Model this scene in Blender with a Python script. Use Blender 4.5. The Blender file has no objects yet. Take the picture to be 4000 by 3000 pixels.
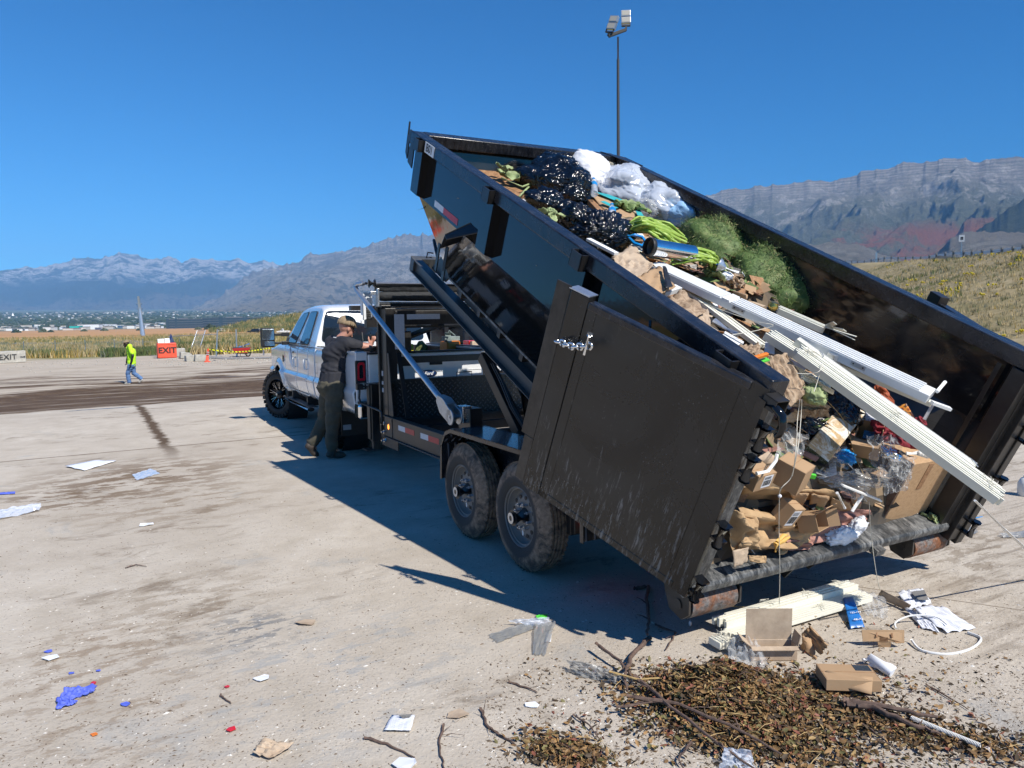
import bpy, bmesh, math, random
from mathutils import Vector, Matrix, Quaternion, noise as mnoise
R = math.radians
random.seed(7)
sc = bpy.context.scene
COL = sc.collection
# ------------------------------------------------------------------ camera
CF, CPITCH, CROLL, CH = 2871.64, R(5.0433), R(0.8947), 1.7848
cam_d = bpy.data.cameras.new('camera'); cam = bpy.data.objects.new('camera', cam_d); COL.objects.link(cam)
cp, sp_, cr, sr = math.cos(CPITCH), math.sin(CPITCH), math.cos(CROLL), math.sin(CROLL)
_f = Vector((0, cp, -sp_)); _u0 = Vector((0, sp_, cp)); _r0 = Vector((1, 0, 0))
CR = cr*_r0 - sr*_u0; CU = cr*_u0 + sr*_r0; CW = _f; CO = Vector((0, 0, CH))
m = Matrix((CR, CU, -CW)).transposed().to_4x4(); m.translation = CO
cam.matrix_world = m
cam_d.sensor_width = 36; cam_d.lens = CF/4000*36; cam_d.clip_start = 0.05; cam_d.clip_end = 60000
sc.camera = cam
# ------------------------------------------------------------------ world and sun
SUN = Vector((0.466, -0.489, 0.738)).normalized()
w = bpy.data.worlds.new('World'); sc.world = w; w.use_nodes = True
nt = w.node_tree; nt.nodes.clear()
sky = nt.nodes.new('ShaderNodeTexSky'); sky.sky_type = 'NISHITA'; sky.sun_disc = False
sky.sun_elevation = math.asin(SUN.z); sky.sun_rotation = math.atan2(SUN.x, SUN.y)
sky.altitude = 1400; sky.air_density = 1.0; sky.dust_density = 0.15; sky.ozone_density = 4.0
bg = nt.nodes.new('ShaderNodeBackground'); bg.inputs['Strength'].default_value = 0.1
out = nt.nodes.new('ShaderNodeOutputWorld')
hs = nt.nodes.new('ShaderNodeHueSaturation'); hs.inputs['Saturation'].default_value = 1.15
nt.links.new(sky.outputs[0], hs.inputs['Color']); tn = nt.nodes.new('ShaderNodeMix'); tn.data_type = 'RGBA'; tn.blend_type = 'MULTIPLY'; tn.inputs[0].default_value = 1; tn.inputs[7].default_value = (.20, .80, 1.10, 1)
nt.links.new(hs.outputs[0], tn.inputs[6]); nt.links.new(tn.outputs[2], bg.inputs[0]); nt.links.new(bg.outputs[0], out.inputs[0])
ld = bpy.data.lights.new('sun', 'SUN'); ld.energy = 4.9; ld.angle = R(0.53); ld.color = (1.0, 0.945, 0.86)
lo = bpy.data.objects.new('sun', ld); COL.objects.link(lo); lo.rotation_euler = (-SUN).to_track_quat('-Z', 'Y').to_euler()
sc.view_settings.view_transform = 'Standard'; sc.view_settings.look = 'None'
sc.view_settings.exposure = 0.42; sc.view_settings.gamma = 1
sc.render.engine = 'CYCLES'
sc.cycles.use_denoising = True
sc.cycles.max_bounces = 8; sc.cycles.transparent_max_bounces = 12; sc.cycles.volume_bounces = 0
sc.cycles.caustics_reflective = False; sc.cycles.caustics_refractive = False
sc.cycles.sample_clamp_indirect = 6

# ------------------------------------------------------------------ frames of reference
PSI, TH = R(28.7049), R(25.6145)
P0 = Vector((0.92676, 3.77699, 0.32328)); G0 = Vector((P0.x, P0.y, 0))
MT = Matrix.Translation(G0) @ Matrix.Rotation(PSI, 4, 'Z')                         # trailer: x right, y forward, z up
MBN = Matrix.Translation(P0) @ Matrix.Rotation(PSI, 4, 'Z') @ Matrix.Rotation(TH, 4, 'X')  # tipped bin: x right, y forward, z up off its floor
BW, BL, BH = 2.241, 4.654, 1.307
def ss(a, b, x):
    t = min(1, max(0, (x-a)/(b-a))); return t*t*(3-2*t)
def ray(px, py):
    return (CW*CF + CR*(px-2000) - CU*(py-1500)).normalized()
def proj(P):
    d = P-CO; z = d.dot(CW); return (2000+CF*d.dot(CR)/z, 1500-CF*d.dot(CU)/z)
# ------------------------------------------------------------------ terrain height
def pt_at(px, dist, h):
    d = ray(px, 1240); k = dist/math.hypot(d.x, d.y); return (d.x*k, d.y*k, h)
RIDGE = [pt_at(5600, 56, 5.4), pt_at(4600, 62, 6.0), pt_at(4000, 78, 6.5), pt_at(3310, 165, 11.6), pt_at(2600, 260, 12), pt_at(1800, 390, 10), pt_at(1400, 480, 9.4), pt_at(1160, 560, 7.6), pt_at(950, 620, 1.9), pt_at(830, 650, -3.6)]
def ridge_dist(x, y):
    best = (1e9, 0)
    for a, b in zip(RIDGE, RIDGE[1:]):
        dx, dy = b[0]-a[0], b[1]-a[1]; t = ((x-a[0])*dx+(y-a[1])*dy)/(dx*dx+dy*dy); t = min(1, max(0, t))
        d = math.hypot(x-a[0]-dx*t, y-a[1]-dy*t)
        if d < best[0]: best = (d, a[2]+(b[2]-a[2])*t)
    return best
def gz(x, y):
    r = math.hypot(x, y)
    if y < -4: return 0.0
    side = ss(6, -6, x)            # the yard only falls away to the left and ahead
    z = -0.6*ss(16, 30, r)*(0.35+0.65*side)
    if r > 62: z -= 1.7*ss(64, 95, r) + 2.6*ss(250, 1200, r)
    if r > 1700: z += (r-1700)*0.0235
    if r < 800 and x > -330:
        d, h = ridge_dist(x, y)
        e = h - max(0, d-5)*0.30
        e += 0.35*(mnoise.noise(Vector((x*.05, y*.05, 0)))) if e > z else 0
        z = max(z, e)
    if 30 < r < 700: z += 0.10*mnoise.noise(Vector((x*.2, y*.2, 3)))
    return z
def gp(px, py):
    """the point of the ground seen at a pixel of the photograph"""
    d = ray(px, py); z = 0.0; P = None
    for _ in range(40):
        k = (z-CH)/d.z if d.z < -1e-5 else 900
        k = min(k, 900); P = CO+d*k; z = .5*z + .5*gz(P.x, P.y)
    P.z = gz(P.x, P.y); return P
MBI = MBN.inverted(); MTI = MT.inverted()
def bn(px, py, n):
    """point seen at a pixel on the plane n metres above the bin floor, in bin coordinates"""
    o = MBI @ CO; d = MBI.to_3x3() @ ray(px, py); k = (n-o.z)/d.z; return o+d*k
def bs(px, py, s):
    o = MBI @ CO; d = MBI.to_3x3() @ ray(px, py); k = (s-o.y)/d.y; return o+d*k
def bt(px, py, t):
    o = MBI @ CO; d = MBI.to_3x3() @ ray(px, py); k = (t-o.x)/d.x; return o+d*k
def tt(px, py, t):
    o = MTI @ CO; d = MTI.to_3x3() @ ray(px, py); k = (t-o.x)/d.x; return o+d*k
def ts(px, py, s):
    o = MTI @ CO; d = MTI.to_3x3() @ ray(px, py); k = (s-o.y)/d.y; return o+d*k

# ------------------------------------------------------------------ mesh builder
def frame(d, up=Vector((0, 0, 1))):
    d = Vector(d).normalized()
    if abs(d.dot(up)) > .98: up = Vector((0, 1, 0)) if abs(d.y) < .9 else Vector((1, 0, 0))
    x = d.cross(up).normalized(); y = x.cross(d).normalized()
    return x, y, d
class MB:
    def __init__(s): s.v = []; s.f = []; s.mi = []; s.cur = 0
    def add(s, vs, fs):
        b = len(s.v); s.v += [Vector(v) for v in vs]; s.f += [tuple(b+i for i in f) for f in fs]; s.mi += [s.cur]*len(fs); return s
    def box(s, c, d, M=None):
        c = Vector(c); hx, hy, hz = d[0]/2, d[1]/2, d[2]/2
        vs = [Vector((i*hx, j*hy, k*hz)) for i in (-1, 1) for j in (-1, 1) for k in (-1, 1)]
        if M is not None: vs = [M @ v for v in vs]
        return s.add([c+v for v in vs], [(0, 1, 3, 2), (4, 6, 7, 5), (0, 4, 5, 1), (2, 3, 7, 6), (0, 2, 6, 4), (1, 5, 7, 3)])
    def bx(s, x0, x1, y0, y1, z0, z1): return s.box(((x0+x1)/2, (y0+y1)/2, (z0+z1)/2), (abs(x1-x0), abs(y1-y0), abs(z1-z0)))
    def beam(s, a, b, w_, h, up=Vector((0, 0, 1))):
        a, b = Vector(a), Vector(b); x, y, d = frame(b-a, up); vs = []
        for p in (a, b):
            for i, j in ((-1, -1), (1, -1), (1, 1), (-1, 1)): vs.append(p+x*i*w_/2+y*j*h/2)
        return s.add(vs, [(3, 2, 1, 0), (4, 5, 6, 7), (0, 1, 5, 4), (1, 2, 6, 5), (2, 3, 7, 6), (3, 0, 4, 7)])
    def prism(s, pts, a, b, up=Vector((0, 0, 1))):
        """2D outline swept from a to b"""
        a, b = Vector(a), Vector(b); x, y, d = frame(b-a, up); n = len(pts)
        vs = [a+x*p[0]+y*p[1] for p in pts]+[b+x*p[0]+y*p[1] for p in pts]
        return s.add(vs, [tuple(range(n))[::-1], tuple(range(n, 2*n))]+[(i, (i+1) % n, n+(i+1) % n, n+i) for i in range(n)])
    def plate(s, pts, nrm, th):
        """outline of 3D points thickened along nrm"""
        n = len(pts); nrm = Vector(nrm)*th
        vs = [Vector(p) for p in pts]+[Vector(p)+nrm for p in pts]
        return s.add(vs, [tuple(range(n))[::-1], tuple(range(n, 2*n))]+[(i, (i+1) % n, n+(i+1) % n, n+i) for i in range(n)])
    def tube(s, pts, r, n=8, cap=True):
        pts = [Vector(p) for p in pts]; rs = r if isinstance(r, (list, tuple)) else [r]*len(pts)
        base = []; px = None
        for i, p in enumerate(pts):
            d = (pts[min(i+1, len(pts)-1)]-pts[max(i-1, 0)])
            if d.length < 1e-9: d = Vector((0, 0, 1))
            d.normalize()
            if px is None: x, y, _ = frame(d)
            else:
                x = (px-d*px.dot(d))
                x = x.normalized() if x.length > 1e-6 else frame(d)[0]
                y = d.cross(x)
            px = x
            base += [p+(x*math.cos(2*math.pi*k/n)+y*math.sin(2*math.pi*k/n))*rs[i] for k in range(n)]
        fs = []
        for i in range(len(pts)-1):
            for k in range(n): fs.append((i*n+k, i*n+(k+1) % n, (i+1)*n+(k+1) % n, (i+1)*n+k))
        if cap: fs += [tuple(range(n))[::-1], tuple((len(pts)-1)*n+k for k in range(n))]
        return s.add(base, fs)
    def cyl(s, a, b, r, n=16, r2=None): return s.tube([a, b], [r, r if r2 is None else r2], n)
    def lathe(s, prof, c, axis, n=32, closed=False, ph=0):
        """profile of (radius, along) pairs turned about axis at c"""
        c = Vector(c); x, y, d = frame(axis); m_ = len(prof); vs = []
        for k in range(n):
            a = 2*math.pi*k/n+ph
            for r_, h in prof: vs.append(c+(x*math.cos(a)+y*math.sin(a))*r_+d*h)
        fs = []
        for k in range(n):
            k2 = (k+1) % n
            for i in range(m_ if closed else m_-1):
                j = (i+1) % m_; fs.append((k*m_+i, k2*m_+i, k2*m_+j, k*m_+j))
        return s.add(vs, fs)
    def ell(s, c, r, M=None, n=12, m_=8):
        vs = []; fs = []
        for i in range(m_+1):
            a = math.pi*i/m_
            for k in range(n):
                b = 2*math.pi*k/n; v = Vector((r[0]*math.sin(a)*math.cos(b), r[1]*math.sin(a)*math.sin(b), r[2]*math.cos(a)))
                if M is not None: v = M @ v
                vs.append(Vector(c)+v)
        for i in range(m_):
            for k in range(n): fs.append((i*n+k, (i+1)*n+k, (i+1)*n+(k+1) % n, i*n+(k+1) % n))
        return s.add(vs, fs)
    def capsule(s, a, b, ra, rb, n=14):
        a, b = Vector(a), Vector(b); d = (b-a); L = d.length; d.normalize(); pts = []; rs = []
        for i in range(6):
            t = math.pi/2*i/6; pts.append(a-d*ra*math.cos(t)); rs.append(max(1e-4, ra*math.sin(t)))
        pts += [a, b]; rs += [ra, rb]
        for i in range(5, -1, -1):
            t = math.pi/2*i/6; pts.append(b+d*rb*math.cos(t)); rs.append(max(1e-4, rb*math.sin(t)))
        return s.tube(pts, rs, n)
    def sheet(s, fn, nu, nv):
        vs = [fn(i/nu, j/nv) for i in range(nu+1) for j in range(nv+1)]
        fs = [(i*(nv+1)+j, (i+1)*(nv+1)+j, (i+1)*(nv+1)+j+1, i*(nv+1)+j+1) for i in range(nu) for j in range(nv)]
        return s.add(vs, fs)
    def xf(s, M): s.v = [M @ v for v in s.v]; return s
    def mesh(s, name):
        me = bpy.data.meshes.new(name); me.from_pydata([tuple(v) for v in s.v], [], s.f)
        if any(s.mi): me.polygons.foreach_set('material_index', s.mi)
        me.update(); return me
def mods(o, bevel=0, solid=0, subd=0, seg=2, smooth=False, offset=0):
    if solid:
        md = o.modifiers.new('thickness', 'SOLIDIFY'); md.thickness = solid; md.offset = offset
    if bevel:
        md = o.modifiers.new('bevel', 'BEVEL'); md.width = bevel; md.segments = seg; md.limit_method = 'ANGLE'; md.angle_limit = R(35); md.harden_normals = False
    if subd:
        md = o.modifiers.new('subdivision', 'SUBSURF'); md.levels = subd; md.render_levels = subd
def shade(me, ang=None):
    if ang is None: return
    me.polygons.foreach_set('use_smooth', [True]*len(me.polygons)); 
    if ang < 179 and hasattr(me, 'set_sharp_from_angle'): me.set_sharp_from_angle(angle=R(ang))
def fixn(me):
    b = bmesh.new(); b.from_mesh(me); bmesh.ops.recalc_face_normals(b, faces=b.faces); b.to_mesh(me); b.free()
def _mk(name, mb, mt, ang, kw, M=None):
    me = mb if isinstance(mb, bpy.types.Mesh) else mb.mesh(name)
    if isinstance(mb, MB): fixn(me)
    shade(me, ang); o = bpy.data.objects.new(name, me); COL.objects.link(o)
    for q in (mt if isinstance(mt, (list, tuple)) else [mt]): me.materials.append(q)
    mods(o, **kw); return o
def thing(name, label, cat, M, group=None):
    o = bpy.data.objects.new(name, None); COL.objects.link(o); o.matrix_world = M if isinstance(M, Matrix) else Matrix.Translation(M)
    o.empty_display_size = .1; o['label'] = label; o['category'] = cat
    if group: o['group'] = group
    return o
def part(name, mb, mt, parent, ang=None, label=None, **kw):
    o = _mk(name, mb, mt, ang, kw); o.parent = parent
    if label: o['label'] = label
    return o
def top(name, mb, mt, label, cat, group=None, ang=None, M=None, kind=None, **kw):
    """a thing of one mesh; the mesh is given in world space (or in the frame M) and its origin moved to its base"""
    if isinstance(mb, MB) and kind == 'structure': c = Vector((0, 0, 0)); mb.xf(M or Matrix())
    elif isinstance(mb, MB):
        if M is not None: mb.xf(M)
        xs = [v.x for v in mb.v]; ys = [v.y for v in mb.v]; zs = [v.z for v in mb.v]
        c = Vector(((min(xs)+max(xs))/2, (min(ys)+max(ys))/2, min(zs)))
        mb.v = [v-c for v in mb.v]
    else: c = Vector((0, 0, 0))
    o = _mk(name, mb, mt, ang, kw); o.location = c
    if kind: o['kind'] = kind
    if label: o['label'] = label; o['category'] = cat
    if group: o['group'] = group
    return o
def copy_tree(o, parent=None):
    c = o.copy(); COL.objects.link(c); c.parent = parent
    for ch in list(o.children): copy_tree(ch, c)
    return c
def ev_mesh(o):
    dg = bpy.context.evaluated_depsgraph_get(); me = bpy.data.meshes.new_from_object(o.evaluated_get(dg)); return me
def fuse(mb, voxel, smooth=4, fn=None):
    """weld overlapping solids into one continuous skin"""
    me = mb.mesh('tmp'); fixn(me); o = bpy.data.objects.new('tmp', me); COL.objects.link(o)
    md = o.modifiers.new('r', 'REMESH'); md.mode = 'VOXEL'; md.voxel_size = voxel; md.use_smooth_shade = True
    if smooth:
        md = o.modifiers.new('s', 'SMOOTH'); md.iterations = smooth; md.factor = .5
    r = ev_mesh(o); bpy.data.objects.remove(o); bpy.data.meshes.remove(me)
    if fn:
        r.update(); nn = [v.normal.copy() for v in r.vertices]
        for v, n_ in zip(r.vertices, nn): v.co = fn(v.co.copy(), n_)
        r.update()
    return r
FONTC = {}
def text_mb(txt, size, M, depth=.002, shear=0, bold=0, spacing=1.0):
    cu = bpy.data.curves.new('t', 'FONT'); cu.body = txt; cu.size = size; cu.align_x = 'CENTER'; cu.align_y = 'CENTER'
    cu.extrude = depth; cu.shear = shear; cu.offset = bold; cu.space_character = spacing; cu.resolution_u = 4
    o = bpy.data.objects.new('t', cu); COL.objects.link(o); me = ev_mesh(o)
    mb = MB(); mb.add([M @ v.co for v in me.vertices], [tuple(p.vertices) for p in me.polygons])
    bpy.data.objects.remove(o); bpy.data.meshes.remove(me); return mb
def rmat(x, y, z):  # columns
    return Matrix((x, y, z)).transposed()
def place(o_, x, y, z):
    m_ = rmat(Vector(x).normalized(), Vector(y).normalized(), Vector(z).normalized()).to_4x4(); m_.translation = Vector(o_); return m_
def nz(p, s=1.0, seed=0.0): return mnoise.noise(Vector((p[0]*s+seed*13.1, p[1]*s+seed*7.7, p[2]*s-seed*3.3)))
# ------------------------------------------------------------------ materials
class N:
    def __init__(s, name):
        s.m = bpy.data.materials.new(name); s.m.use_nodes = True; s.t = s.m.node_tree; s.t.nodes.clear()
        s.out = s.t.nodes.new('ShaderNodeOutputMaterial'); s.b = s.t.nodes.new('ShaderNodeBsdfPrincipled'); s.t.links.new(s.b.outputs[0], s.out.inputs[0])
        s.tc = s.t.nodes.new('ShaderNodeTexCoord')
    def new(s, k): return s.t.nodes.new(k)
    def l(s, a, b): s.t.links.new(a, b)
    def inp(s, sock, v):
        if isinstance(v, bpy.types.NodeSocket): s.l(v, sock)
        elif v is not None:
            if sock.type == 'RGBA' and len(v) == 3: v = (*v, 1)
            sock.default_value = v
    def math(s, op, a, b=None, c=None, clamp=False):
        n = s.new('ShaderNodeMath'); n.operation = op; n.use_clamp = clamp
        for i, v in enumerate((a, b, c)):
            if v is not None: s.inp(n.inputs[i], v)
        return n.outputs[0]
    def obj(s): return s.tc.outputs['Object']
    def pos(s):
        if not hasattr(s, 'g'): s.g = s.new('ShaderNodeNewGeometry')
        return s.g.outputs['Position']
    def map(s, vec, sc_=(1, 1, 1), rot=(0, 0, 0), loc=(0, 0, 0)):
        n = s.new('ShaderNodeMapping'); s.l(vec, n.inputs[0]); n.inputs['Scale'].default_value = sc_; n.inputs['Rotation'].default_value = rot; n.inputs['Location'].default_value = loc; return n.outputs[0]
    def noise(s, vec, scale=5, det=4, rough=.55, dist=0, col=False):
        n = s.new('ShaderNodeTexNoise'); s.l(vec, n.inputs['Vector']); n.inputs['Scale'].default_value = scale; n.inputs['Detail'].default_value = det; n.inputs['Roughness'].default_value = rough; n.inputs['Distortion'].default_value = dist
        return n.outputs['Color' if col else 'Fac']
    def vor(s, vec, scale=5, feat='F1', out='Distance', rnd=1):
        n = s.new('ShaderNodeTexVoronoi'); n.feature = feat; s.l(vec, n.inputs['Vector']); n.inputs['Scale'].default_value = scale; n.inputs['Randomness'].default_value = rnd; return n.outputs[out]
    def wave(s, vec, scale=5, dist=0, det=2, dirn='X'):
        n = s.new('ShaderNodeTexWave'); n.bands_direction = dirn; s.l(vec, n.inputs['Vector']); n.inputs['Scale'].default_value = scale; n.inputs['Distortion'].default_value = dist; n.inputs['Detail'].default_value = det; return n.outputs['Fac']
    def ramp(s, f, stops, interp='LINEAR'):
        n = s.new('ShaderNodeValToRGB'); s.inp(n.inputs[0], f); e = n.color_ramp.elements; n.color_ramp.interpolation = interp
        while len(e) < len(stops): e.new(.5)
        for q, (p, c) in zip(e, stops):
            q.position = p; q.color = (c, c, c, 1) if isinstance(c, (int, float)) else (*c, 1)
        return n.outputs[0]
    def mr(s, v, a, b, c=0, d=1):
        n = s.new('ShaderNodeMapRange'); s.inp(n.inputs[0], v)
        for i, q in enumerate((a, b, c, d)): n.inputs[i+1].default_value = q
        n.clamp = True; return n.outputs[0]
    def mix(s, f, a, b, mode='MIX'):
        n = s.new('ShaderNodeMix'); n.data_type = 'RGBA'; n.blend_type = mode; s.inp(n.inputs[0], f); s.inp(n.inputs[6], a); s.inp(n.inputs[7], b); return n.outputs[2]
    def bump(s, h, st=.3, d=.01):
        n = s.new('ShaderNodeBump'); s.inp(n.inputs['Height'], h); n.inputs['Strength'].default_value = st; n.inputs['Distance'].default_value = d
        s.l(n.outputs[0], s.b.inputs['Normal']); return n.outputs[0]
    def sep(s, v):
        n = s.new('ShaderNodeSeparateXYZ'); s.l(v, n.inputs[0]); return n.outputs
    def set(s, **k):
        nm = dict(color='Base Color', rough='Roughness', metal='Metallic', coat='Coat Weight', coatr='Coat Roughness', trans='Transmission Weight', alpha='Alpha', ior='IOR', spec='Specular IOR Level', sheen='Sheen Weight', ecol='Emission Color', estr='Emission Strength', sss='Subsurface Weight')
        for a, v in k.items(): s.inp(s.b.inputs[nm[a]], v)
        return s
def simple(name, col, rough=.6, metal=0, var=.15, vs=12, bump=.1, bs_=60, bd=.003, coat=0, **k):
    n = N(name); o = n.obj(); f = n.noise(o, vs, 5, .6)
    d = tuple(max(0, c*(1-var)) for c in col); l_ = tuple(min(1, c*(1+var)) for c in col)
    n.set(color=n.ramp(f, [(.3, d), (.7, l_)]), metal=metal, coat=coat, coatr=.08)
    n.set(rough=n.mr(n.noise(o, vs*2.3, 4), .3, .7, max(.02, rough-.08), min(1, rough+.08)))
    if bump: n.bump(n.noise(o, bs_, 4), bump, bd)
    n.set(**k); return n.m
def dusty(name, col, dust, rough, amt=.5, scale=3, coat=0.0, metal=0, pitted=0):
    """painted metal with patches of dust and scuffs"""
    n = N(name); o = n.obj(); a = n.noise(o, scale, 6, .65, .4); b = n.noise(n.map(o, (14, 2, 3)), 2.5, 5, .7)
    m_ = n.mr(n.math('MULTIPLY', a, b), .16, .42, 0, amt)
    sc_ = n.mr(n.noise(n.map(o, (3, 40, 40)), 3, 3, .7), .66, .70, 0, .5)
    m2 = n.math('MAXIMUM', m_, n.math('MULTIPLY', sc_, amt))
    n.set(color=n.mix(m2, col, dust), rough=n.mr(m2, 0, 1, rough, .75), coat=coat, coatr=.05, metal=metal)
    n.bump(n.noise(o, 4, 3), .05, .02); return n.m
M = {}
M['black'] = dusty('black gloss paint', (.005, .006, .008), (.10, .095, .085), .05, .03, 2.2, .0)
M['black2'] = dusty('black satin paint', (.010, .010, .011), (.12, .105, .09), .32, .22, 3)
M['rail'] = dusty('scuffed black rail paint', (.007, .008, .012), (.16, .16, .17), .22, .20, 9)
M['frame'] = dusty('dusty black frame paint', (.012, .012, .013), (.17, .14, .11), .35, .45, 2.5)
# open door: dusty with splashes of lime and drips
n = N('dirty door paint'); o = n.obj(); xyz = n.sep(o)
dust = n.mr(n.noise(o, 1.6, 6, .6, .5), .40, .68, .0, .7)
low = n.mr(xyz[2], .62, .0, 0, 1)
streak = n.noise(n.map(o, (1, 26, 3.2)), 2.4, 6, .75)
blot = n.noise(n.map(o, (1, 5, 2.2)), 1.7, 5, .6, .8)
spots = n.mr(n.vor(n.map(o, (1, 30, 22)), 1.6), .18, .10, 0, 1)
spk = n.math('MULTIPLY', spots, n.mr(n.noise(o, 3.2, 3), .5, .62))
lime = n.math('MULTIPLY', n.mr(streak, .53, .64), n.mr(n.math('ADD', n.math('MULTIPLY', low, .34), blot), .60, .78))
lime = n.math('MAXIMUM', n.math('MULTIPLY', lime, .75), n.math('MULTIPLY', spk, n.mr(low, 0, 1, .25, .9)))
c = n.mix(dust, (.010, .010, .010), (.042, .038, .033)); c = n.mix(lime, c, (.27, .26, .25))
scr = n.mr(n.noise(n.map(o, (1, 6, 60), (0.5, 0, 0)), 1.2, 3, .8), .70, .72, 0, .5)
c = n.mix(scr, c, (.12, .12, .12))
n.set(color=c, rough=n.mr(n.math('MAXIMUM', lime, n.math('MULTIPLY', dust, .6)), 0, 1, .20, .75)); n.bump(n.math('ADD', n.noise(o, 3, 3), n.math('MULTIPLY', lime, .15)), .12, .02); M['door'] = n.m
# inside of the bin wall: scratched, reflective
n = N('scratched inner wall'); o = n.obj()
s1_ = n.mr(n.noise(n.map(o, (1, 1.2, 34), (R(12), 0, 0)), 1.6, 4, .8), .58, .63, 0, 1); s2_ = n.mr(n.noise(n.map(o, (1, 2, 50), (R(-28), 0, 0)), 1.3, 4, .8), .62, .66, 0, 1)
s3_ = n.mr(n.noise(n.map(o, (1, 40, 2)), 1.3, 4, .8), .64, .68)
sx = n.math('MAXIMUM', n.math('MAXIMUM', s1_, s2_), n.math('MULTIPLY', s3_, .6))
pat = n.mr(n.noise(o, 1.1, 5, .6, .6), .42, .62)
c = n.mix(n.math('MULTIPLY', pat, .6), (.010, .010, .011), (.060, .061, .060)); c = n.mix(n.math('MULTIPLY', sx, .35), c, (.006, .006, .006))
n.set(color=c, rough=n.math('ADD', .09, n.math('MULTIPLY', pat, .16)), coat=.3, coatr=.04); n.bump(n.math('SUBTRACT', n.noise(o, 1.4, 2), n.math('MULTIPLY', sx, .08)), .10, .03); M['inner'] = n.m
# scraped steel lip
n = N('scraped steel'); o = n.obj(); f = n.noise(n.map(o, (9, 3, 3)), 3.5, 8, .78, .5); g = n.noise(o, 6, 5, .7)
mm = n.math('MULTIPLY', n.mr(f, .42, .62), n.mr(g, .35, .6))
n.set(color=n.mix(mm, (.022, .025, .028), (.30, .30, .29)), rough=.5, metal=n.math('MULTIPLY', mm, .3)); n.bump(f, .2, .01); M['scraped'] = n.m
n = N('rusty roller steel'); o = n.obj(); f = n.noise(o, 5, 7, .7, .4); g = n.noise(o, 50, 4, .7)
n.set(color=n.mix(n.mr(f, .45, .6), n.ramp(g, [(.3, (.05, .05, .05)), (.7, (.26, .25, .24))]), n.ramp(g, [(.3, (.10, .035, .015)), (.7, (.32, .13, .055))])), rough=.7, metal=.15); n.bump(g, .3, .004); M['rust'] = n.m
M['galv'] = simple('galvanized steel', (.55, .58, .62), .35, .85, .12, 30, .08)
M['zinc'] = simple('zinc plated chain', (.75, .76, .78), .22, .95, .1, 40, .05)
M['alu'] = simple('cast aluminium', (.50, .51, .52), .42, .75, .15, 25, .15)
M['chrome'] = simple('polished stainless', (.80, .81, .83), .10, 1.0, .05, 8, .04, 14, .004)
M['gold'] = simple('brass cap', (.55, .38, .10), .25, .9)
M['truck'] = simple('white truck paint', (.78, .79, .80), .22, 0, .02, 3, 0, coat=.9)
n = N('white truck side paint'); o = n.obj(); z = n.sep(o)[2]
f = n.math('MULTIPLY', n.mr(z, .95, .55), n.mr(n.noise(o, 3, 5, .65), .35, .7)); n.set(color=n.mix(n.math('MULTIPLY', f, .45), (.76, .77, .79), (.38, .34, .29)), rough=n.mr(f, 0, 1, .18, .5), coat=.9, coatr=.05); n.bump(n.noise(n.map(o, (1, 1.2, 2.5)), 2.2, 2), .06, .02); M['truckside'] = n.m
M['plblack'] = simple('black plastic', (.018, .018, .019), .45, 0, .2, 20, .1)
M['rubber'] = simple('tyre rubber', (.022, .021, .020), .75, 0, .3, 8, .3, 90, .003)
n = N('muddy tyre'); o = n.obj(); a = n.noise(o, 9, 6, .7, .6); xyz = n.sep(o)
rr = n.math('SQRT', n.math('ADD', n.math('MULTIPLY', xyz[1], xyz[1]), n.math('MULTIPLY', xyz[2], xyz[2])))
ring = n.math('MULTIPLY', n.mr(rr, .275, .30), n.mr(a, .40, .52, .15, 1)); tread = n.math('MULTIPLY', n.mr(rr, .375, .388), n.mr(a, .35, .65, .1, .9))
mm = n.math('MAXIMUM', ring, tread, clamp=True)
n.set(color=n.mix(n.math('MULTIPLY', mm, .85), (.04, .039, .038), n.ramp(n.noise(o, 40, 3), [(.3, (.17, .12, .085)), (.7, (.34, .25, .18))])), rough=.85); n.bump(n.noise(o, 70, 5, .7), .5, .006); M['mudtyre'] = n.m
M['hoist'] = dusty('dusty grey hoist paint', (.05, .056, .062), (.15, .14, .125), .35, .6, 2.5)
M['rim'] = dusty('grey steel rim', (.15, .155, .16), (.24, .21, .17), .42, .6, 6)
M['glass'] = simple('tinted glass', (.012, .018, .024), .04, 0, .1, 3, 0, coat=0, spec=.8)
M['sideglass'] = simple('tinted side glass', (.015, .05, .085), .05, 0, .1, 3, 0, spec=.9)
M['mirror'] = simple('mirror glass', (.35, .42, .48), .05, .9, .1, 3, 0)
M['red'] = simple('red lens', (.55, .02, .035), .25, 0, .1, 30, .1)
M['redtape'] = simple('red reflective tape', (.50, .035, .04), .4, 0, .08, 30, .1)
M['whitetape'] = simple('white reflective tape', (.62, .64, .68), .4, 0, .08, 60, .1)
M['greytape'] = simple('grey reflective strip', (.42, .44, .48), .45, 0, .08, 60, .1)
n = N('lit red lamp'); n.set(color=(.6, .02, .03), ecol=(1, .06, .08), estr=2.2, rough=.3); M['redlamp'] = n.m
n = N('lit amber lamp'); n.set(color=(.7, .2, .02), ecol=(1, .32, .04), estr=2.0, rough=.3); M['amber'] = n.m
n = N('headlamp'); n.set(color=(.8, .8, .8), ecol=(1, .97, .9), estr=.5, rough=.15); M['headlamp'] = n.m
M['white'] = simple('white plastic', (.78, .78, .76), .45, 0, .06, 20, .1)
M['cream'] = simple('cream vinyl', (.74, .72, .61), .42, 0, .06, 9, .06)
M['offwhite'] = simple('off white painted metal', (.76, .765, .75), .38, 0, .05, 9, .05)
M['cord'] = simple('cream cord', (.62, .59, .50), .8, 0, .1, 60, .1)
n = N('cardboard'); o = n.obj(); g = n.noise(n.map(o, (3, 60, 3)), 3, 3)
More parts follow.
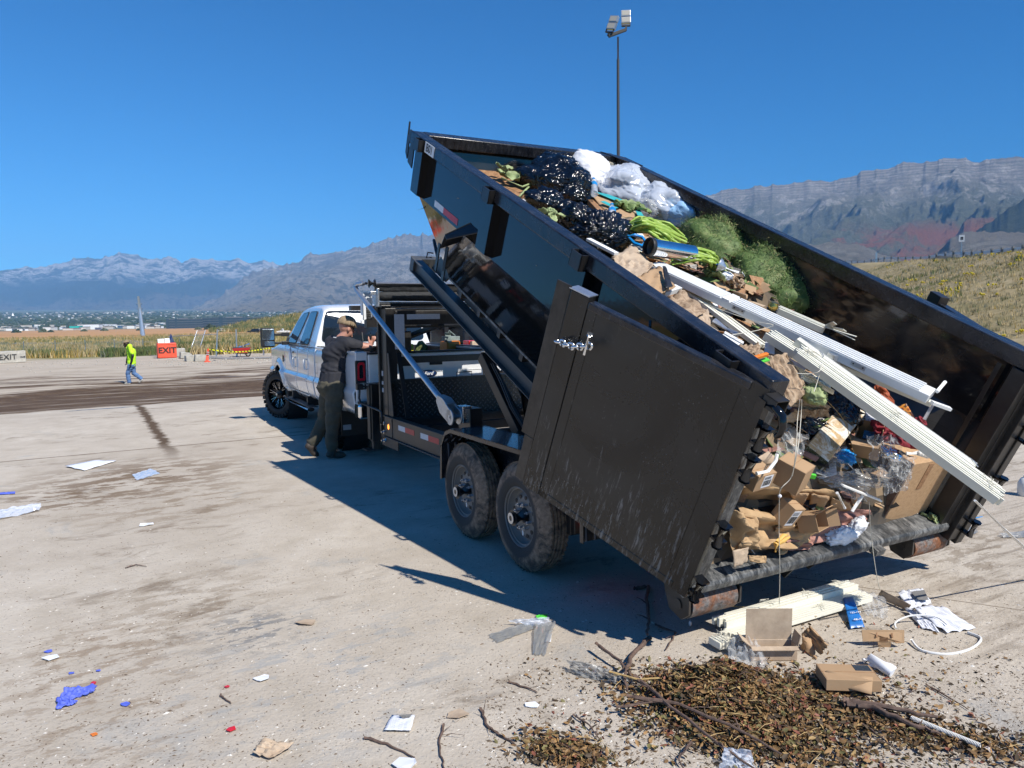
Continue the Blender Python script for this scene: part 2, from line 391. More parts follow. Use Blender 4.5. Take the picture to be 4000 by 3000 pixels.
n.set(color=n.mix(n.mr(n.noise(o, 6, 5), .35, .7, 0, .5), (.42, .275, .155), (.33, .21, .115)), rough=.85); n.bump(n.math('ADD', g, n.noise(o, 7, 3)), .15, .006); M['card'] = n.m
n = N('pale cardboard'); o = n.obj(); n.set(color=n.mix(n.mr(n.noise(o, 7, 6, .7), .4, .62), (.50, .39, .28), (.36, .27, .19)), rough=.88); n.bump(n.noise(o, 16, 5), .3, .008); M['card2'] = n.m
n = N('stained wet cardboard'); o = n.obj(); v = n.noise(o, 14, 6, .75, 1.2); n.set(color=n.ramp(v, [(.32, (.10, .055, .03)), (.5, (.36, .255, .165)), (.7, (.50, .40, .29))]), rough=.85); n.bump(v, .5, .01); M['card3'] = n.m
n = N('particle board box'); o = n.obj(); n.set(color=n.ramp(n.noise(o, 55, 4, .7), [(.35, (.40, .245, .125)), (.6, (.50, .32, .175))]), rough=.8); n.bump(n.noise(o, 40, 3), .1, .003); M['card4'] = n.m
n = N('kraft paper'); o = n.obj(); n.set(color=n.mix(n.mr(n.noise(o, 5, 6, .7), .4, .66), (.46, .31, .165), (.30, .19, .10)), rough=.8); n.bump(n.noise(o, 22, 5, .6), .3, .006); M['kraft'] = n.m
M['rose'] = simple('dusty rose paper', (.37, .185, .145), .7, 0, .18, 9, .4, 25, .005)
M['paper'] = simple('white paper', (.76, .78, .82), .7, 0, .05, 9, .2, 15, .004)
n = N('printed paper'); o = n.obj(); t_ = n.mr(n.wave(o, 34, 0, 0, 'Y'), .72, .8); q = n.mr(n.noise(n.map(o, (60, 4, 1)), 2, 3), .45, .55); n.set(color=n.mix(n.math('MULTIPLY', n.math('MULTIPLY', t_, q), .5), (.72, .74, .80), (.2, .22, .28)), rough=.7); M['print'] = n.m
n = N('weathered brown board'); o = n.obj(); g = n.noise(n.map(o, (26, 1.6, 26)), 1.4, 6, .7, .6); k = n.mr(n.vor(o, 3.2), .05, .14, 1, 0)
c = n.ramp(g, [(.25, (.13, .062, .028)), (.5, (.32, .17, .08)), (.75, (.47, .29, .16))]); n.set(color=n.mix(n.math('MULTIPLY', k, .5), c, (.07, .03, .015)), rough=.7); n.bump(g, .4, .006); M['wood'] = n.m
n = N('peeling painted timber'); o = n.obj(); g = n.noise(n.map(o, (16, 2.2, 16)), 1.6, 6, .75, .4); p = n.mr(n.noise(o, 7, 7, .75, .8), .47, .55)
n.set(color=n.mix(p, n.ramp(g, [(.3, (.30, .17, .06)), (.6, (.55, .40, .22))]), (.70, .68, .60)), rough=.75); n.bump(n.math('ADD', g, p), .5, .005); M['peel'] = n.m
n = N('mossy end grain'); o = n.obj(); g = n.wave(n.map(o, (1, 1, 1)), 26, 6, 3, 'Z'); p = n.mr(n.noise(o, 60, 6, .75), .54, .60); n.set(color=n.mix(p, n.ramp(g, [(.2, (.04, .045, .02)), (.8, (.12, .13, .07))]), (.34, .36, .28)), rough=.9); n.bump(p, .5, .01); M['moss'] = n.m
M['branch'] = simple('grey brown bark', (.13, .085, .065), .85, 0, .4, 40, .5, 70, .004)
M['straw'] = simple('dry straw stem', (.42, .29, .12), .7, 0, .2, 30, .1)
M['leafgreen'] = simple('wilted green leaf', (.17, .24, .085), .6, 0, .3, 14, .5, 30, .008)
M['leafpale'] = simple('pale limp leaf', (.29, .35, .16), .65, 0, .25, 14, .5, 30, .008)
n = N('green stalk'); o = n.obj(); n.set(color=n.ramp(n.noise(n.map(o, (8, 8, 8)), 2, 3), [(.3, (.19, .33, .04)), (.7, (.40, .52, .10))]), rough=.38, sss=.0); M['stalk'] = n.m
def plastic(name, col, alpha, rough, bumps=.4, scale=9, milky=0):
    n = N(name); o = n.obj(); f = n.noise(o, scale, 5, .6, 1.0); fr = n.new('ShaderNodeLayerWeight'); fr.inputs[0].default_value = .35
    n.bump(f, bumps, .02); a = n.math('ADD', alpha, n.math('MULTIPLY', fr.outputs['Facing'], .5), clamp=True)
    n.set(color=n.ramp(f, [(.3, tuple(c*.85 for c in col)), (.7, col)]), rough=rough, alpha=a, spec=.8, coat=.5, coatr=.05); return n.m
M['clear'] = plastic('clear film', (.75, .78, .80), .16, .10, .8, 9)
M['milky'] = plastic('translucent white bag', (.76, .82, .92), .50, .16, .30, 5)
M['bluebag'] = plastic('translucent blue bag', (.42, .68, .95), .80, .22, .5, 7)
M['greyfilm'] = plastic('dusty grey film', (.30, .31, .31), .55, .35, .5, 12)
M['bottle'] = plastic('clear bottle plastic', (.80, .86, .92), .28, .06, .3, 14)
M['whitebag'] = simple('white bag plastic', (.78, .78, .81), .3, 0, .04, 8, .35, 6, .04)
M['redbag'] = simple('red snack bag', (.62, .02, .03), .22, 0, .12, 10, .5, 14, .01)
n = N('black bag film'); o = n.obj(); f = n.noise(n.map(o, (1, 2.2, 1)), 8, 2, .5, 2.2); n.set(color=(.003, .003, .004), rough=.14, spec=.7); n.bump(f, .62, .05); M['blackbag'] = n.m
M['blue'] = simple('bright blue plastic', (.01, .25, .62), .3, 0, .15, 12, .4, 20, .006)
M['glove'] = simple('periwinkle blue cloth', (.10, .145, .62), .6, 0, .15, 18, .4, 30, .006)
M['lime'] = simple('lime green plastic', (.10, .62, .06), .35, 0, .1, 12, .1)
M['yellow'] = simple('yellow plastic', (.65, .48, .02), .4, 0, .1, 12, .1)
M['orange'] = simple('orange plastic', (.75, .20, .02), .45, 0, .1, 12, .1)
M['teal'] = simple('teal print', (.03, .36, .38), .6, 0, .15, 12, .1)
M['maroon'] = simple('dark red fabric', (.19, .012, .022), .8, 0, .25, 18, .4, 40, .006)
M['rustcloth'] = simple('rust orange fabric', (.38, .085, .03), .75, 0, .2, 12, .4, 20, .01)
n = N('flower print'); o = n.obj(); v = n.vor(n.map(o, (1, 1, 1)), 28, out='Distance'); n.set(color=n.ramp(v, [(.15, (.05, .015, .01)), (.3, (.62, .17, .02)), (.5, (.85, .36, .06)), (.62, (.10, .03, .01))]), rough=.4); M['flower'] = n.m
M['banana'] = simple('banana peel', (.66, .40, .10), .6, 0, .2, 25, .3)
M['ink'] = simple('black ink', (.02, .02, .02), .6, 0, .1, 5, 0)
M['whiteink'] = simple('white lettering', (.8, .8, .8), .5, 0, .03, 5, 0)
M['navy'] = simple('navy badge', (.01, .025, .09), .3, 0, .1, 9, 0, coat=.5)
M['bluecard'] = simple('blue printed card', (.02, .16, .48), .35, 0, .25, 9, .05)
M['skin'] = simple('light skin', (.50, .25, .18), .5, 0, .12, 14, .2, 60, .002)
M['skindark'] = simple('dark skin', (.045, .025, .018), .5, 0, .12, 14, .2, 60, .002)
M['shirt'] = simple('charcoal tee shirt cloth', (.020, .021, .028), .85, 0, .15, 9, .3, 50, .003)
M['olive'] = simple('olive trouser cloth', (.075, .068, .048), .9, 0, .2, 9, .35, 50, .003)
M['boot'] = simple('brown leather boot', (.055, .042, .033), .7, 0, .3, 16, .3)
M['cap'] = simple('tan cap cloth', (.27, .20, .12), .85, 0, .15, 30, .6, 120, .003)
M['capdark'] = simple('dark cap brim', (.045, .04, .03), .85, 0, .15, 30, .2)
M['hivis'] = simple('hi vis yellow shirt', (.55, .95, .03), .8, 0, .06, 9, .3, 30, .005)
M['denim'] = simple('blue denim', (.09, .17, .33), .85, 0, .25, 9, .3, 50, .004)
M['concrete'] = simple('rough concrete block', (.42, .40, .35), .9, 0, .25, 4, .5, 20, .02)
M['signorange'] = simple('orange plastic barrier', (.80, .10, .045), .55, 0, .12, 5, .15)
M['sign'] = simple('faded sign white', (.70, .72, .74), .5, 0, .1, 6, .1)
M['asphalt'] = simple('grey asphalt', (.17, .165, .16), .9, 0, .15, 2, .3, 40, .01)
M['poledark'] = simple('dark bronze pole paint', (.05, .048, .05), .45, 0, .1, 5, .05)
M['lamplens'] = simple('floodlight lens', (.40, .38, .33), .3, 0, .08, 60, .3, 80, .004)
M['tarp'] = simple('black mesh tarp', (.028, .030, .032), .85, 0, .35, 26, .6, 60, .006)
n = N('diamond plate'); o = n.obj(); mp = n.map(o, (1, 1, 1), (0, 0, 0))
def dplate(n, a, b, sc_, yz=True):
    """raised lozenges of tread plate in the plane of two axes"""
    u = n.math('MULTIPLY', a, sc_); v = n.math('MULTIPLY', b, sc_)
    p = n.math('ADD', u, v); q = n.math('SUBTRACT', u, v)
    cp_ = n.math('ABSOLUTE', n.math('SUBTRACT', n.math('FRACT', p), .5)); cq = n.math('ABSOLUTE', n.math('SUBTRACT', n.math('FRACT', q), .5))
    par = n.math('MODULO', n.math('ADD', n.math('FLOOR', p), n.math('FLOOR', q)), 2.0); par = n.math('ABSOLUTE', par)
    l1 = n.math('MULTIPLY', n.mr(cp_, .42, .2), n.mr(cq, .16, .08)); l2 = n.math('MULTIPLY', n.mr(cq, .42, .2), n.mr(cp_, .16, .08))
    return n.math('ADD', n.math('MULTIPLY', l1, par), n.math('MULTIPLY', l2, n.math('SUBTRACT', 1, par)))
e = n.sep(o); h = dplate(n, e[0], e[2], 15); n.set(color=n.mix(h, (.010, .010, .011), (.10, .095, .09)), rough=.32); n.bump(h, 1, .006); M['dplate'] = n.m  # raised lozenges coloured paler, which paints their subtle highlights into the plate
n = N('diamond plate fender'); o = n.obj(); e = n.sep(o); h = dplate(n, e[0], e[1], 15); n.set(color=n.mix(h, (.012, .014, .020), (.11, .13, .17)), rough=.25, coat=.4); n.bump(h, 1, .006); M['dplatef'] = n.m  # bluish paler lozenges: the reflected sky is painted into the fender colour
M['lightblue'] = simple('pale blue car paint', (.30, .48, .70), .22, 0, .03, 3, 0, coat=.9)
M['carwhite'] = simple('white van paint', (.75, .75, .74), .25, 0, .03, 3, 0, coat=.9)
M['cardark'] = simple('black car paint', (.012, .012, .013), .2, 0, .1, 3, 0, coat=.9)
M['camo'] = simple('camouflage cloth', (.12, .15, .05), .9, 0, .9, 22, .3)
M['wellgrey'] = simple('grey green machine', (.20, .24, .22), .5, 0, .4, 12, .2)
M['barrowred'] = simple('red barrow tray', (.5, .03, .03), .35, 0, .1, 8, .1)
M['tapeyellow'] = N('caution tape').m
n = N('striped caution tape'); o = n.obj(); w_ = n.mr(n.wave(n.pos(), 1.3, 0, 0, 'DIAGONAL'), .7, .74); n.set(color=n.mix(w_, (.72, .70, .02), (.03, .03, .02)), rough=.5); M['tapeyellow'] = n.m
STAINS = [(-4.4, 8.6, 1.6, (.17, .115, .07), .85, .47), (-4.7, 7.5, 1.1, (.17, .115, .07), .8, .5), (-3.4, 7.3, 1.3, (.22, .16, .10), .6, .5), (-1.55, 4.15, .45, (.16, .17, .18), .8, .5, 7), (-2.1, 4.6, .9, (.26, .20, .14), .5, .5, 5), (-1.9, 3.2, .9, (.25, .18, .12), .55, .52, 6), (-2.3, 3.9, .7, (.25, .18, .12), .6, .5, 6), (-1.0, 3.6, 1.2, (.33, .34, .34), .6, .54, 4), (3.6, 5.2, 1.6, (.22, .17, .12), .6, .5, 3)]
# ------------------------------------------------------------------ ground: one sheet to the horizon
def polar(radii, angs, fz):
    mb = MB(); n = len(angs)
    for r_ in radii:
        for a in angs:
            x, y = r_*math.sin(a), r_*math.cos(a); mb.v.append(Vector((x, y, fz(x, y))))
    for i in range(len(radii)-1):
        for k in range(n):
            k2 = (k+1) % n; mb.f.append((i*n+k, i*n+k2, (i+1)*n+k2, (i+1)*n+k))
    mb.mi = [0]*len(mb.f); return mb
rad = [0.01, 2, 5, 9, 13]; q = 16.0
while q < 900: rad.append(q); q *= 1.022
while q < 30000: rad.append(q); q *= 1.06
ang = []; a = -180.0
while a < 180: ang.append(R(a)); a += .3 if -46 < a < 46 else (1.0 if abs(a) < 90 else 4)
gmb = polar(rad, ang, gz)
n = N('yard concrete, mud and fields'); p = n.obj(); X, Y, Zc = n.sep(p)
rr = n.math('SQRT', n.math('ADD', n.math('MULTIPLY', X, X), n.math('MULTIPLY', Y, Y)))
uv = n.map(p, (1, 1, 1), (0, 0, -PSI-R(.6)))                       # aligned with the slab joints
U, V, _z = n.sep(uv)
# concrete
big = n.noise(p, .35, 5, .6); mid = n.noise(uv, 2.2, 6, .7); fine = n.noise(p, 38, 5, .75); str_ = n.noise(n.map(uv, (.7, 1.5, 1)), 1.9, 7, .75, .5)
conc = n.ramp(mid, [(.25, (.43, .375, .30)), (.5, (.53, .47, .39)), (.75, (.60, .545, .465))])
conc = n.mix(n.mr(big, .42, .62, 0, .45), conc, (.37, .315, .255))
conc = n.mix(n.mr(fine, .58, .72, 0, .55), conc, (.22, .185, .15)); conc = n.mix(n.mr(fine, .34, .26, 0, .7), conc, (.66, .62, .56))
peb = n.vor(p, 21); pm = n.math('MULTIPLY', n.mr(peb, .2, .12), n.mr(n.noise(p, 9, 3), .52, .6)); conc = n.mix(n.math('MULTIPLY', pm, .75), conc, n.ramp(n.vor(p, 21, out='Color'), [(.2, (.12, .095, .075)), (.8, (.62, .58, .52))]))
grey = n.mr(n.noise(n.map(p, (1, 1, 1), (0, 0, 0), (7, 2, 0)), 1.3, 5, .7, .5), .60, .70, 0, .45); conc = n.mix(grey, conc, (.33, .34, .335))
patch = n.math('MULTIPLY', n.mr(str_, .52, .62), n.mr(n.noise(p, .55, 4, .6), .50, .60)); conc = n.mix(n.math('MULTIPLY', patch, .7), conc, (.16, .115, .075))
sp2 = n.vor(n.map(uv, (1, 1.8, 1)), 46); conc = n.mix(n.math('MULTIPLY', n.math('MULTIPLY', n.mr(sp2, .26, .16), n.mr(n.noise(p, 5, 4, .7), .44, .56)), n.mr(rr, 14, 5, 0, .8)), conc, (.20, .165, .13))
def spot(x, y, r_, c, st, th=.50, sc_=2.6):
    global conc
    d = n.math('SQRT', n.math('ADD', n.math('POWER', n.math('SUBTRACT', X, x), 2.0), n.math('POWER', n.math('SUBTRACT', Y, y), 2.0)))
    m_ = n.math('MULTIPLY', n.mr(d, r_, r_*.2), n.mr(n.noise(n.map(uv, (.8, 1.7, 1)), sc_, 6, .72), th, th+.05)); conc = n.mix(n.math('MULTIPLY', m_, st), conc, c)
for q in STAINS: spot(*q)
def dline(nx, ny, c, wdt, wob=.05):   # soft line nx*x+ny*y=c
    d = n.math('ABSOLUTE', n.math('ADD', n.math('SUBTRACT', n.math('ADD', n.math('MULTIPLY', X, nx), n.math('MULTIPLY', Y, ny)), c), n.math('MULTIPLY', n.math('SUBTRACT', n.noise(p, 3, 4, .7), .5), wob)))
    return n.mr(d, wdt, wdt*.35)
fx, fy = -math.sin(R(30)), math.cos(R(30)); rx_, ry_ = math.cos(R(29.8)), math.sin(R(29.8))
J = n.math('MULTIPLY', dline(fx, fy, fx*-6.81+fy*9.64, .035), .85)
J2 = n.math('MULTIPLY', n.math('MULTIPLY', dline(.474, .880, 5.19, .010, .03), .7), n.math('MULTIPLY', n.mr(X, 1.3, 1.8), n.mr(rr, 16, 10)))
Cr = n.math('MULTIPLY', dline(rx_, ry_, rx_*-4.54+ry_*9.72, .115, .30), n.mr(Y, 9.4, 11))
tr2 = n.math('MULTIPLY', n.mr(X, 1.5, 3), n.math('MULTIPLY', n.mr(n.noise(n.map(uv, (.5, 5, 1)), 2.2, 5, .7), .5, .62), .45))
conc = n.mix(n.math('MAXIMUM', n.math('MAXIMUM', n.math('MULTIPLY', J, n.mr(rr, 30, 24)), J2), n.math('MAXIMUM', n.math('MULTIPLY', Cr, n.mr(rr, 30, 24)), tr2), clamp=True), conc, (.115, .08, .052))
# mud beyond the slab edge
ex, ey = -.652, .758
de = n.math('SUBTRACT', n.math('ADD', n.math('MULTIPLY', X, ex), n.math('MULTIPLY', Y, ey)), ex*-10.8+ey*15.4)
den = n.math('ADD', de, n.math('MULTIPLY', n.math('SUBTRACT', n.noise(p, .5, 5, .7), .5), 1.6))
mst = n.noise(n.map(uv, (.22, .8, 1)), .9, 7, .72, .4); mcov = n.mr(den, 9, 32, .56, .26)
mudn = n.mr(n.math('ADD', mst, mcov), .90, 1.04); mud_c = n.ramp(n.noise(p, 2.5, 6, .7), [(.3, (.07, .042, .024)), (.6, (.13, .085, .05)), (.8, (.22, .16, .105))])
yard = n.ramp(n.noise(n.map(uv, (.3, 1, 1)), 1.3, 6, .7), [(.3, (.37, .31, .24)), (.7, (.53, .465, .38))])
far_c = n.mix(n.math('MULTIPLY', mudn, n.mr(den, 34, 24)), yard, mud_c)
beyond = n.mr(den, .0, .25); col = n.mix(beyond, conc, far_c)
# beyond the fence: grass, ploughed field, town ground
gn = n.noise(n.map(p, (1, 1, 1)), .06, 6, .65); g2 = n.noise(p, .9, 6, .8)
grass = n.mix(n.mr(g2, .4, .62), n.ramp(gn, [(.36, (.30, .215, .075)), (.5, (.33, .265, .10)), (.62, (.16, .17, .05))]), (.12, .13, .035))
dry = n.mix(n.mr(g2, .42, .66), n.ramp(n.noise(p, .12, 6, .7), [(.35, (.40, .325, .205)), (.5, (.34, .27, .155)), (.65, (.22, .20, .10))]), (.17, .15, .075))
mg = n.mr(n.math('ADD', rr, n.math('MULTIPLY', n.noise(p, .2, 4), 10)), 66, 72)
col = n.mix(mg, col, grass)
slope = n.math('MULTIPLY', n.mr(X, 4, 10), n.mr(Zc, -.45, -.1)); slope = n.math('MULTIPLY', slope, n.mr(rr, 30, 36)); col = n.mix(slope, col, dry)
fld = n.math('MULTIPLY', n.mr(n.math('ADD', rr, n.math('MULTIPLY', n.noise(p, .01, 3), 120)), 330, 370), n.mr(X, 0, -60)); fld = n.math('MULTIPLY', fld, n.mr(Zc, -1.9, -2.2))
col = n.mix(fld, col, n.ramp(n.noise(n.map(p, (1, 1, 1)), .02, 5), [(.3, (.40, .22, .10)), (.7, (.50, .30, .15))]))
col = n.mix(n.mr(rr, 1300, 1500), col, n.ramp(n.noise(p, .012, 7, .75), [(.35, (.04, .06, .03)), (.5, (.10, .12, .07)), (.62, (.26, .23, .17))]))
pud = n.math('MULTIPLY', n.mr(n.noise(n.map(uv, (.25, .9, 1), (0, 0, 0), (3, 1, 0)), .8, 4, .55), .655, .68), n.mr(rr, 40, 28)); pud = n.math('MULTIPLY', pud, n.mr(rr, 13, 16)); pud = n.math('MULTIPLY', pud, n.mr(X, -3, -5))
wetm = n.math('MULTIPLY', mudn, n.math('MULTIPLY', beyond, n.mr(den, 34, 24)))
col = n.mix(n.math('MULTIPLY', pud, .8), col, (.05, .045, .04))
n.set(color=col, rough=n.math('SUBTRACT', n.math('SUBTRACT', .9, n.math('MULTIPLY', wetm, .12)), n.math('MULTIPLY', pud, .74)), spec=.12)
hgt = n.math('ADD', n.math('MULTIPLY', fine, .6), n.math('ADD', n.math('MULTIPLY', mid, .8), n.math('MULTIPLY', n.math('MULTIPLY', mudn, beyond), .6)))
hgt = n.math('MULTIPLY', hgt, n.math('SUBTRACT', 1, pud)); n.bump(hgt, .55, .03)
ground = top('ground', gmb, n.m, None, None, kind='structure', ang=180)
ground['label'] = 'pale dusty concrete yard running out to mud, dry grass and fields'
# ------------------------------------------------------------------ mountains
def interp(prof, x):
    if x <= prof[0][0]: return prof[0][1]
    for (a, b), (c, d) in zip(prof, prof[1:]):
        if x <= c: return b+(d-b)*(x-a)/(c-a)
    return prof[-1][1]
def px_az(px): d = ray(px, 1250); return math.atan2(d.x, d.y)
def elev(px, py):
    d = ray(px, py); return d.z/math.hypot(d.x, d.y)
def ridged(v, octs=5, lac=2.1, gain=.55):
    s_, a, f = 0, 1, 1; pr = 1
    for _ in range(octs):
        q_ = 1-abs(mnoise.noise(v*f))*1.8; q_ = max(0, q_)**2; s_ += q_*a*pr; pr = min(1, q_*1.4); a *= gain; f *= lac
    return s_
def range_mesh(prof, D0, D1, foot, back, px0, px1, ncol, nrow, gull, seed, jag, shape=1.05, fr=1):
    """a mountain range: skyline heights from prof, foot at D0, crest at D1"""
    mb = MB(); nb_ = 14
    for i in range(ncol+1):
        px = px0+(px1-px0)*i/ncol; az = px_az(px); el = elev(px, interp(prof, px))
        zr = CH+el*D1; w_ = (px1-px0)*.02
        zs = CH+D1*sum(elev(px+q*w_, interp(prof, px+q*w_)) for q in (-3, -2, -1, 0, 1, 2, 3))/7
        jg = jag*(ridged(Vector((az*60*fr, seed, 0)), 5)-.75); zt = max(zr+jg, foot+20); zr = max(zs, foot+15)
        for j in range(nrow+nb_+1):
            if j <= nrow:
                u = j/nrow; D = D0+(D1-D0)*u; k = u**shape
                warp = .5*mnoise.noise(Vector((az*D1/2600*fr, D/2600, seed+5)))
                sp = min(1, ridged(Vector((az*D1/1300*fr+warp*1.3, D/3800+warp*.6, seed)), 5, 2.1, .5)/1.25)
                s2 = min(1, ridged(Vector((az*D1/330*fr+warp*3, D/300, seed+9)), 4)/1.2)
                env = math.sin(math.pi*min(1, u*1.0))**.7
                carve = gull*env*((1-sp)*.62+(1-s2)*.20)
                z = foot+(zr-foot)*max(0, k-carve)
                z += (zt-zr)*ss(.72, 1, u)
            else:
                v = (j-nrow)/nb_; D = D1+(back)*v; z = zt-(zt-foot)*.75*v
            mb.v.append(Vector((D*math.sin(az), D*math.cos(az), z)))
    m_ = nrow+nb_+1
    for i in range(ncol):
        for j in range(m_-1): mb.f.append((i*m_+j, (i+1)*m_+j, (i+1)*m_+j+1, i*m_+j+1))
    mb.mi = [0]*len(mb.f); return mb
def rock_mat(name, foot, topz, stops, pale, patch, palef, scrub=(.07, .085, .05), red=0, bands=0, vz=2.2):
    n = N(name); p = n.obj(); z = n.sep(p)[2]
    h = n.mr(z, foot, topz); wb = n.math('ADD', h, n.math('MULTIPLY', n.math('SUBTRACT', n.noise(p, .0011, 7, .7), .5), .55))
    c = n.ramp(wb, stops)
    g = n.new('ShaderNodeNewGeometry'); nz_ = n.sep(g.outputs['Normal'])[2]
    pk = n.math('MULTIPLY', n.mr(n.noise(n.map(p, (1, 1, vz)), .0042 if vz > 1 else .0075, 7, .78), palef, palef+.07), n.mr(wb, pale[0], pale[1]))
    c = n.mix(pk, c, patch)
    tr = n.mr(n.noise(p, .011, 5, .75), .53, .58); c = n.mix(n.math('MULTIPLY', tr, n.mr(wb, .75, .3, .1, .75)), c, scrub)
    if red:
        rm = n.math('MULTIPLY', n.mr(n.noise(n.map(p, (1, 1, 1), (0, 0, 0), (900, 0, 0)), .0012, 6, .7), .50, .58), n.math('MULTIPLY', n.mr(h, .10, .16), n.mr(h, .36, .28)))
        c = n.mix(n.math('MULTIPLY', rm, red), c, (.40, .15, .075))
    if bands:
        b = n.mr(n.wave(n.map(p, (.15, .15, 1)), .010, 3, 4, 'Z'), .35, .75); c = n.mix(n.math('MULTIPLY', n.math('MULTIPLY', b, .4), n.mr(h, .5, .7)), c, (.15, .14, .15))
    n.set(color=c, rough=.95, spec=.1); n.bump(n.noise(p, .008, 8, .85), 1.0, 110); return n.m
PA = [(-2600, 1230), (-1600, 1170), (-900, 1120), (-300, 1075), (0, 1054), (110, 1045), (200, 1042), (260, 1022), (330, 1008), (420, 1006), (470, 989), (510, 986), (560, 1000), (640, 1016), (675, 1003), (700, 1008), (722, 1024), (780, 1011), (860, 1014), (945, 1012), (1000, 1030), (1050, 1019), (1090, 1030), (1200, 1045), (1500, 1060), (2200, 1060)]
a_m = rock_mat('granite range', 150, 1290, [(.10, (.17, .14, .10)), (.16, (.065, .075, .05)), (.42, (.055, .065, .055)), (.62, (.10, .11, .105)), (.9, (.20, .21, .20))], (.34, .52), (.62, .58, .53), .45, (.045, .055, .05), .0)
top('mountain_range', range_mesh(PA, 8200, 12500, 40, 3000, -2600, 2200, 1250, 110, .34, 3.3, 28), a_m, 'far grey-white granite mountain range on the left', 'mountain', ang=180, kind='structure')
PB = [(540, 1262), (700, 1225), (780, 1196), (850, 1165), (930, 1112), (1000, 1062), (1060, 1052), (1110, 1042), (1180, 1022), (1225, 992), (1250, 1004), (1290, 990), (1340, 985), (1430, 965), (1490, 948), (1560, 926), (1620, 915), (1700, 917), (1800, 940), (2000, 930), (2300, 860), (2600, 800), (2900, 790)]
b_m = rock_mat('brown foothill range', 60, 1000, [(.08, (.36, .30, .21)), (.34, (.34, .285, .21)), (.6, (.25, .225, .185)), (.9, (.31, .275, .235))], (.1, .4), (.50, .44, .35), .49, (.075, .085, .06))
top('brown_mountain', range_mesh(PB, 4300, 8600, 25, 2500, 540, 2900, 820, 110, .34, 8.1, 30, 1.0), b_m, 'brown scrubby mountain rising behind the pickup', 'mountain', ang=180, kind='structure')
PC = [(2300, 800), (2600, 782), (2750, 768), (2812, 745), (2976, 728), (3123, 711), (3196, 701), (3232, 709), (3332, 688), (3349, 670), (3428, 667), (3507, 636), (3586, 638), (3688, 616), (3733, 623), (3801, 638), (3852, 617), (4000, 618), (4300, 612), (4700, 660), (5400, 760)]
c_m = rock_mat('banded limestone range', 60, 1560, [(.12, (.32, .27, .20)), (.24, (.19, .20, .12)), (.48, (.23, .23, .165)), (.62, (.42, .385, .33)), (.9, (.60, .55, .47))], (.30, .6), (.66, .61, .53), .515, (.12, .14, .085), .9, 1, .35)
top('banded_mountain', range_mesh(PC, 3600, 7000, 25, 2500, 2300, 5400, 1000, 130, .42, 21.7, 16, .95, .8), c_m, 'tall banded limestone mountain on the right', 'mountain', ang=180, kind='structure')
PD = [(3000, 1250), (3080, 1010), (3140, 958), (3260, 947), (3340, 955), (3450, 1000), (3560, 1030), (3640, 1000), (3700, 935), (3760, 905), (3860, 909), (4000, 912), (4400, 940), (5000, 1050), (5300, 1200)]
d_m = rock_mat('pale scrub foothills', 10, 420, [(.1, (.31, .27, .21)), (.9, (.34, .30, .235))], (.1, .3), (.39, .355, .29), .50, (.07, .085, .05))
top('pale_foothills', range_mesh(PD, 2000, 3400, 5, 900, 3000, 5300, 420, 60, .22, 33.1, 6, .8), d_m, 'low pale foothills dotted with scrub on the right', 'hill', ang=180, kind='structure')
PE = [(3740, 1240), (3800, 905), (3880, 850), (3940, 805), (4000, 775), (4200, 700), (4600, 720), (5300, 1000)]
e_m = rock_mat('wooded spur', 20, 800, [(.1, (.14, .12, .07)), (.5, (.085, .10, .055)), (.9, (.09, .105, .06))], (.6, .9), (.3, .2, .12), .6, (.035, .05, .03), .6)
top('wooded_spur', range_mesh(PE, 3000, 4700, 15, 900, 3740, 5300, 260, 60, .3, 41.3, 14, .9), e_m, 'dark wooded spur in front of the banded mountain', 'hill', ang=180, kind='structure')
PF = [(-700, 1262), (60, 1262), (90, 1245), (150, 1232), (230, 1236), (270, 1247), (310, 1240), (380, 1228), (440, 1238), (520, 1246), (640, 1255), (760, 1262)]
f_m = rock_mat('tan bench hills', 0, 200, [(.1, (.30, .24, .17)), (.9, (.34, .28, .20))], (.1, .3), (.38, .32, .24), .52, (.12, .12, .08))
top('bench_hills', range_mesh(PF, 5000, 6000, 10, 700, -700, 760, 300, 30, .2, 51.3, 3, .9), f_m, 'low tan bench hills below the granite range', 'hill', ang=180, kind='structure')
# ------------------------------------------------------------------ air
hz = MB(); hz.bx(-17000, 17000, -3000, 17000, -40, 1750)
n = N('haze air'); n.t.nodes.remove(n.b); pv = n.new('ShaderNodeVolumePrincipled'); pv.inputs['Color'].default_value = (.26, .56, 1.0, 1); pv.inputs['Density'].default_value = 7.0e-5; pv.inputs['Anisotropy'].default_value = -.35; n.l(pv.outputs[0], n.out.inputs['Volume'])
n.m.cycles.homogeneous_volume = True if hasattr(n.m.cycles, 'homogeneous_volume') else None
hzo = top('haze', hz, n.m, None, None, kind='stuff'); hzo['label'] = 'thin blue haze filling the valley air'; hzo['category'] = 'haze'
# ------------------------------------------------------------------ tipped roll-off bin (x right, y forward from the tailgate, z off the floor)
W_, L_, H_ = BW, BL, BH
binr = thing('rolloff_container', 'long black open-top dump bin tipped up on the trailer and heaped with rubbish', 'dumpster', MBN)
LB = 4.36                      # length of the floor; the front wall leans out to L_
NB = .772                      # height where the side walls start to taper in
TP = .40                       # inset of the floor edge
def yf(z): return LB + (L_-LB)*max(0, (z-.0))/H_    # front wall position at height z
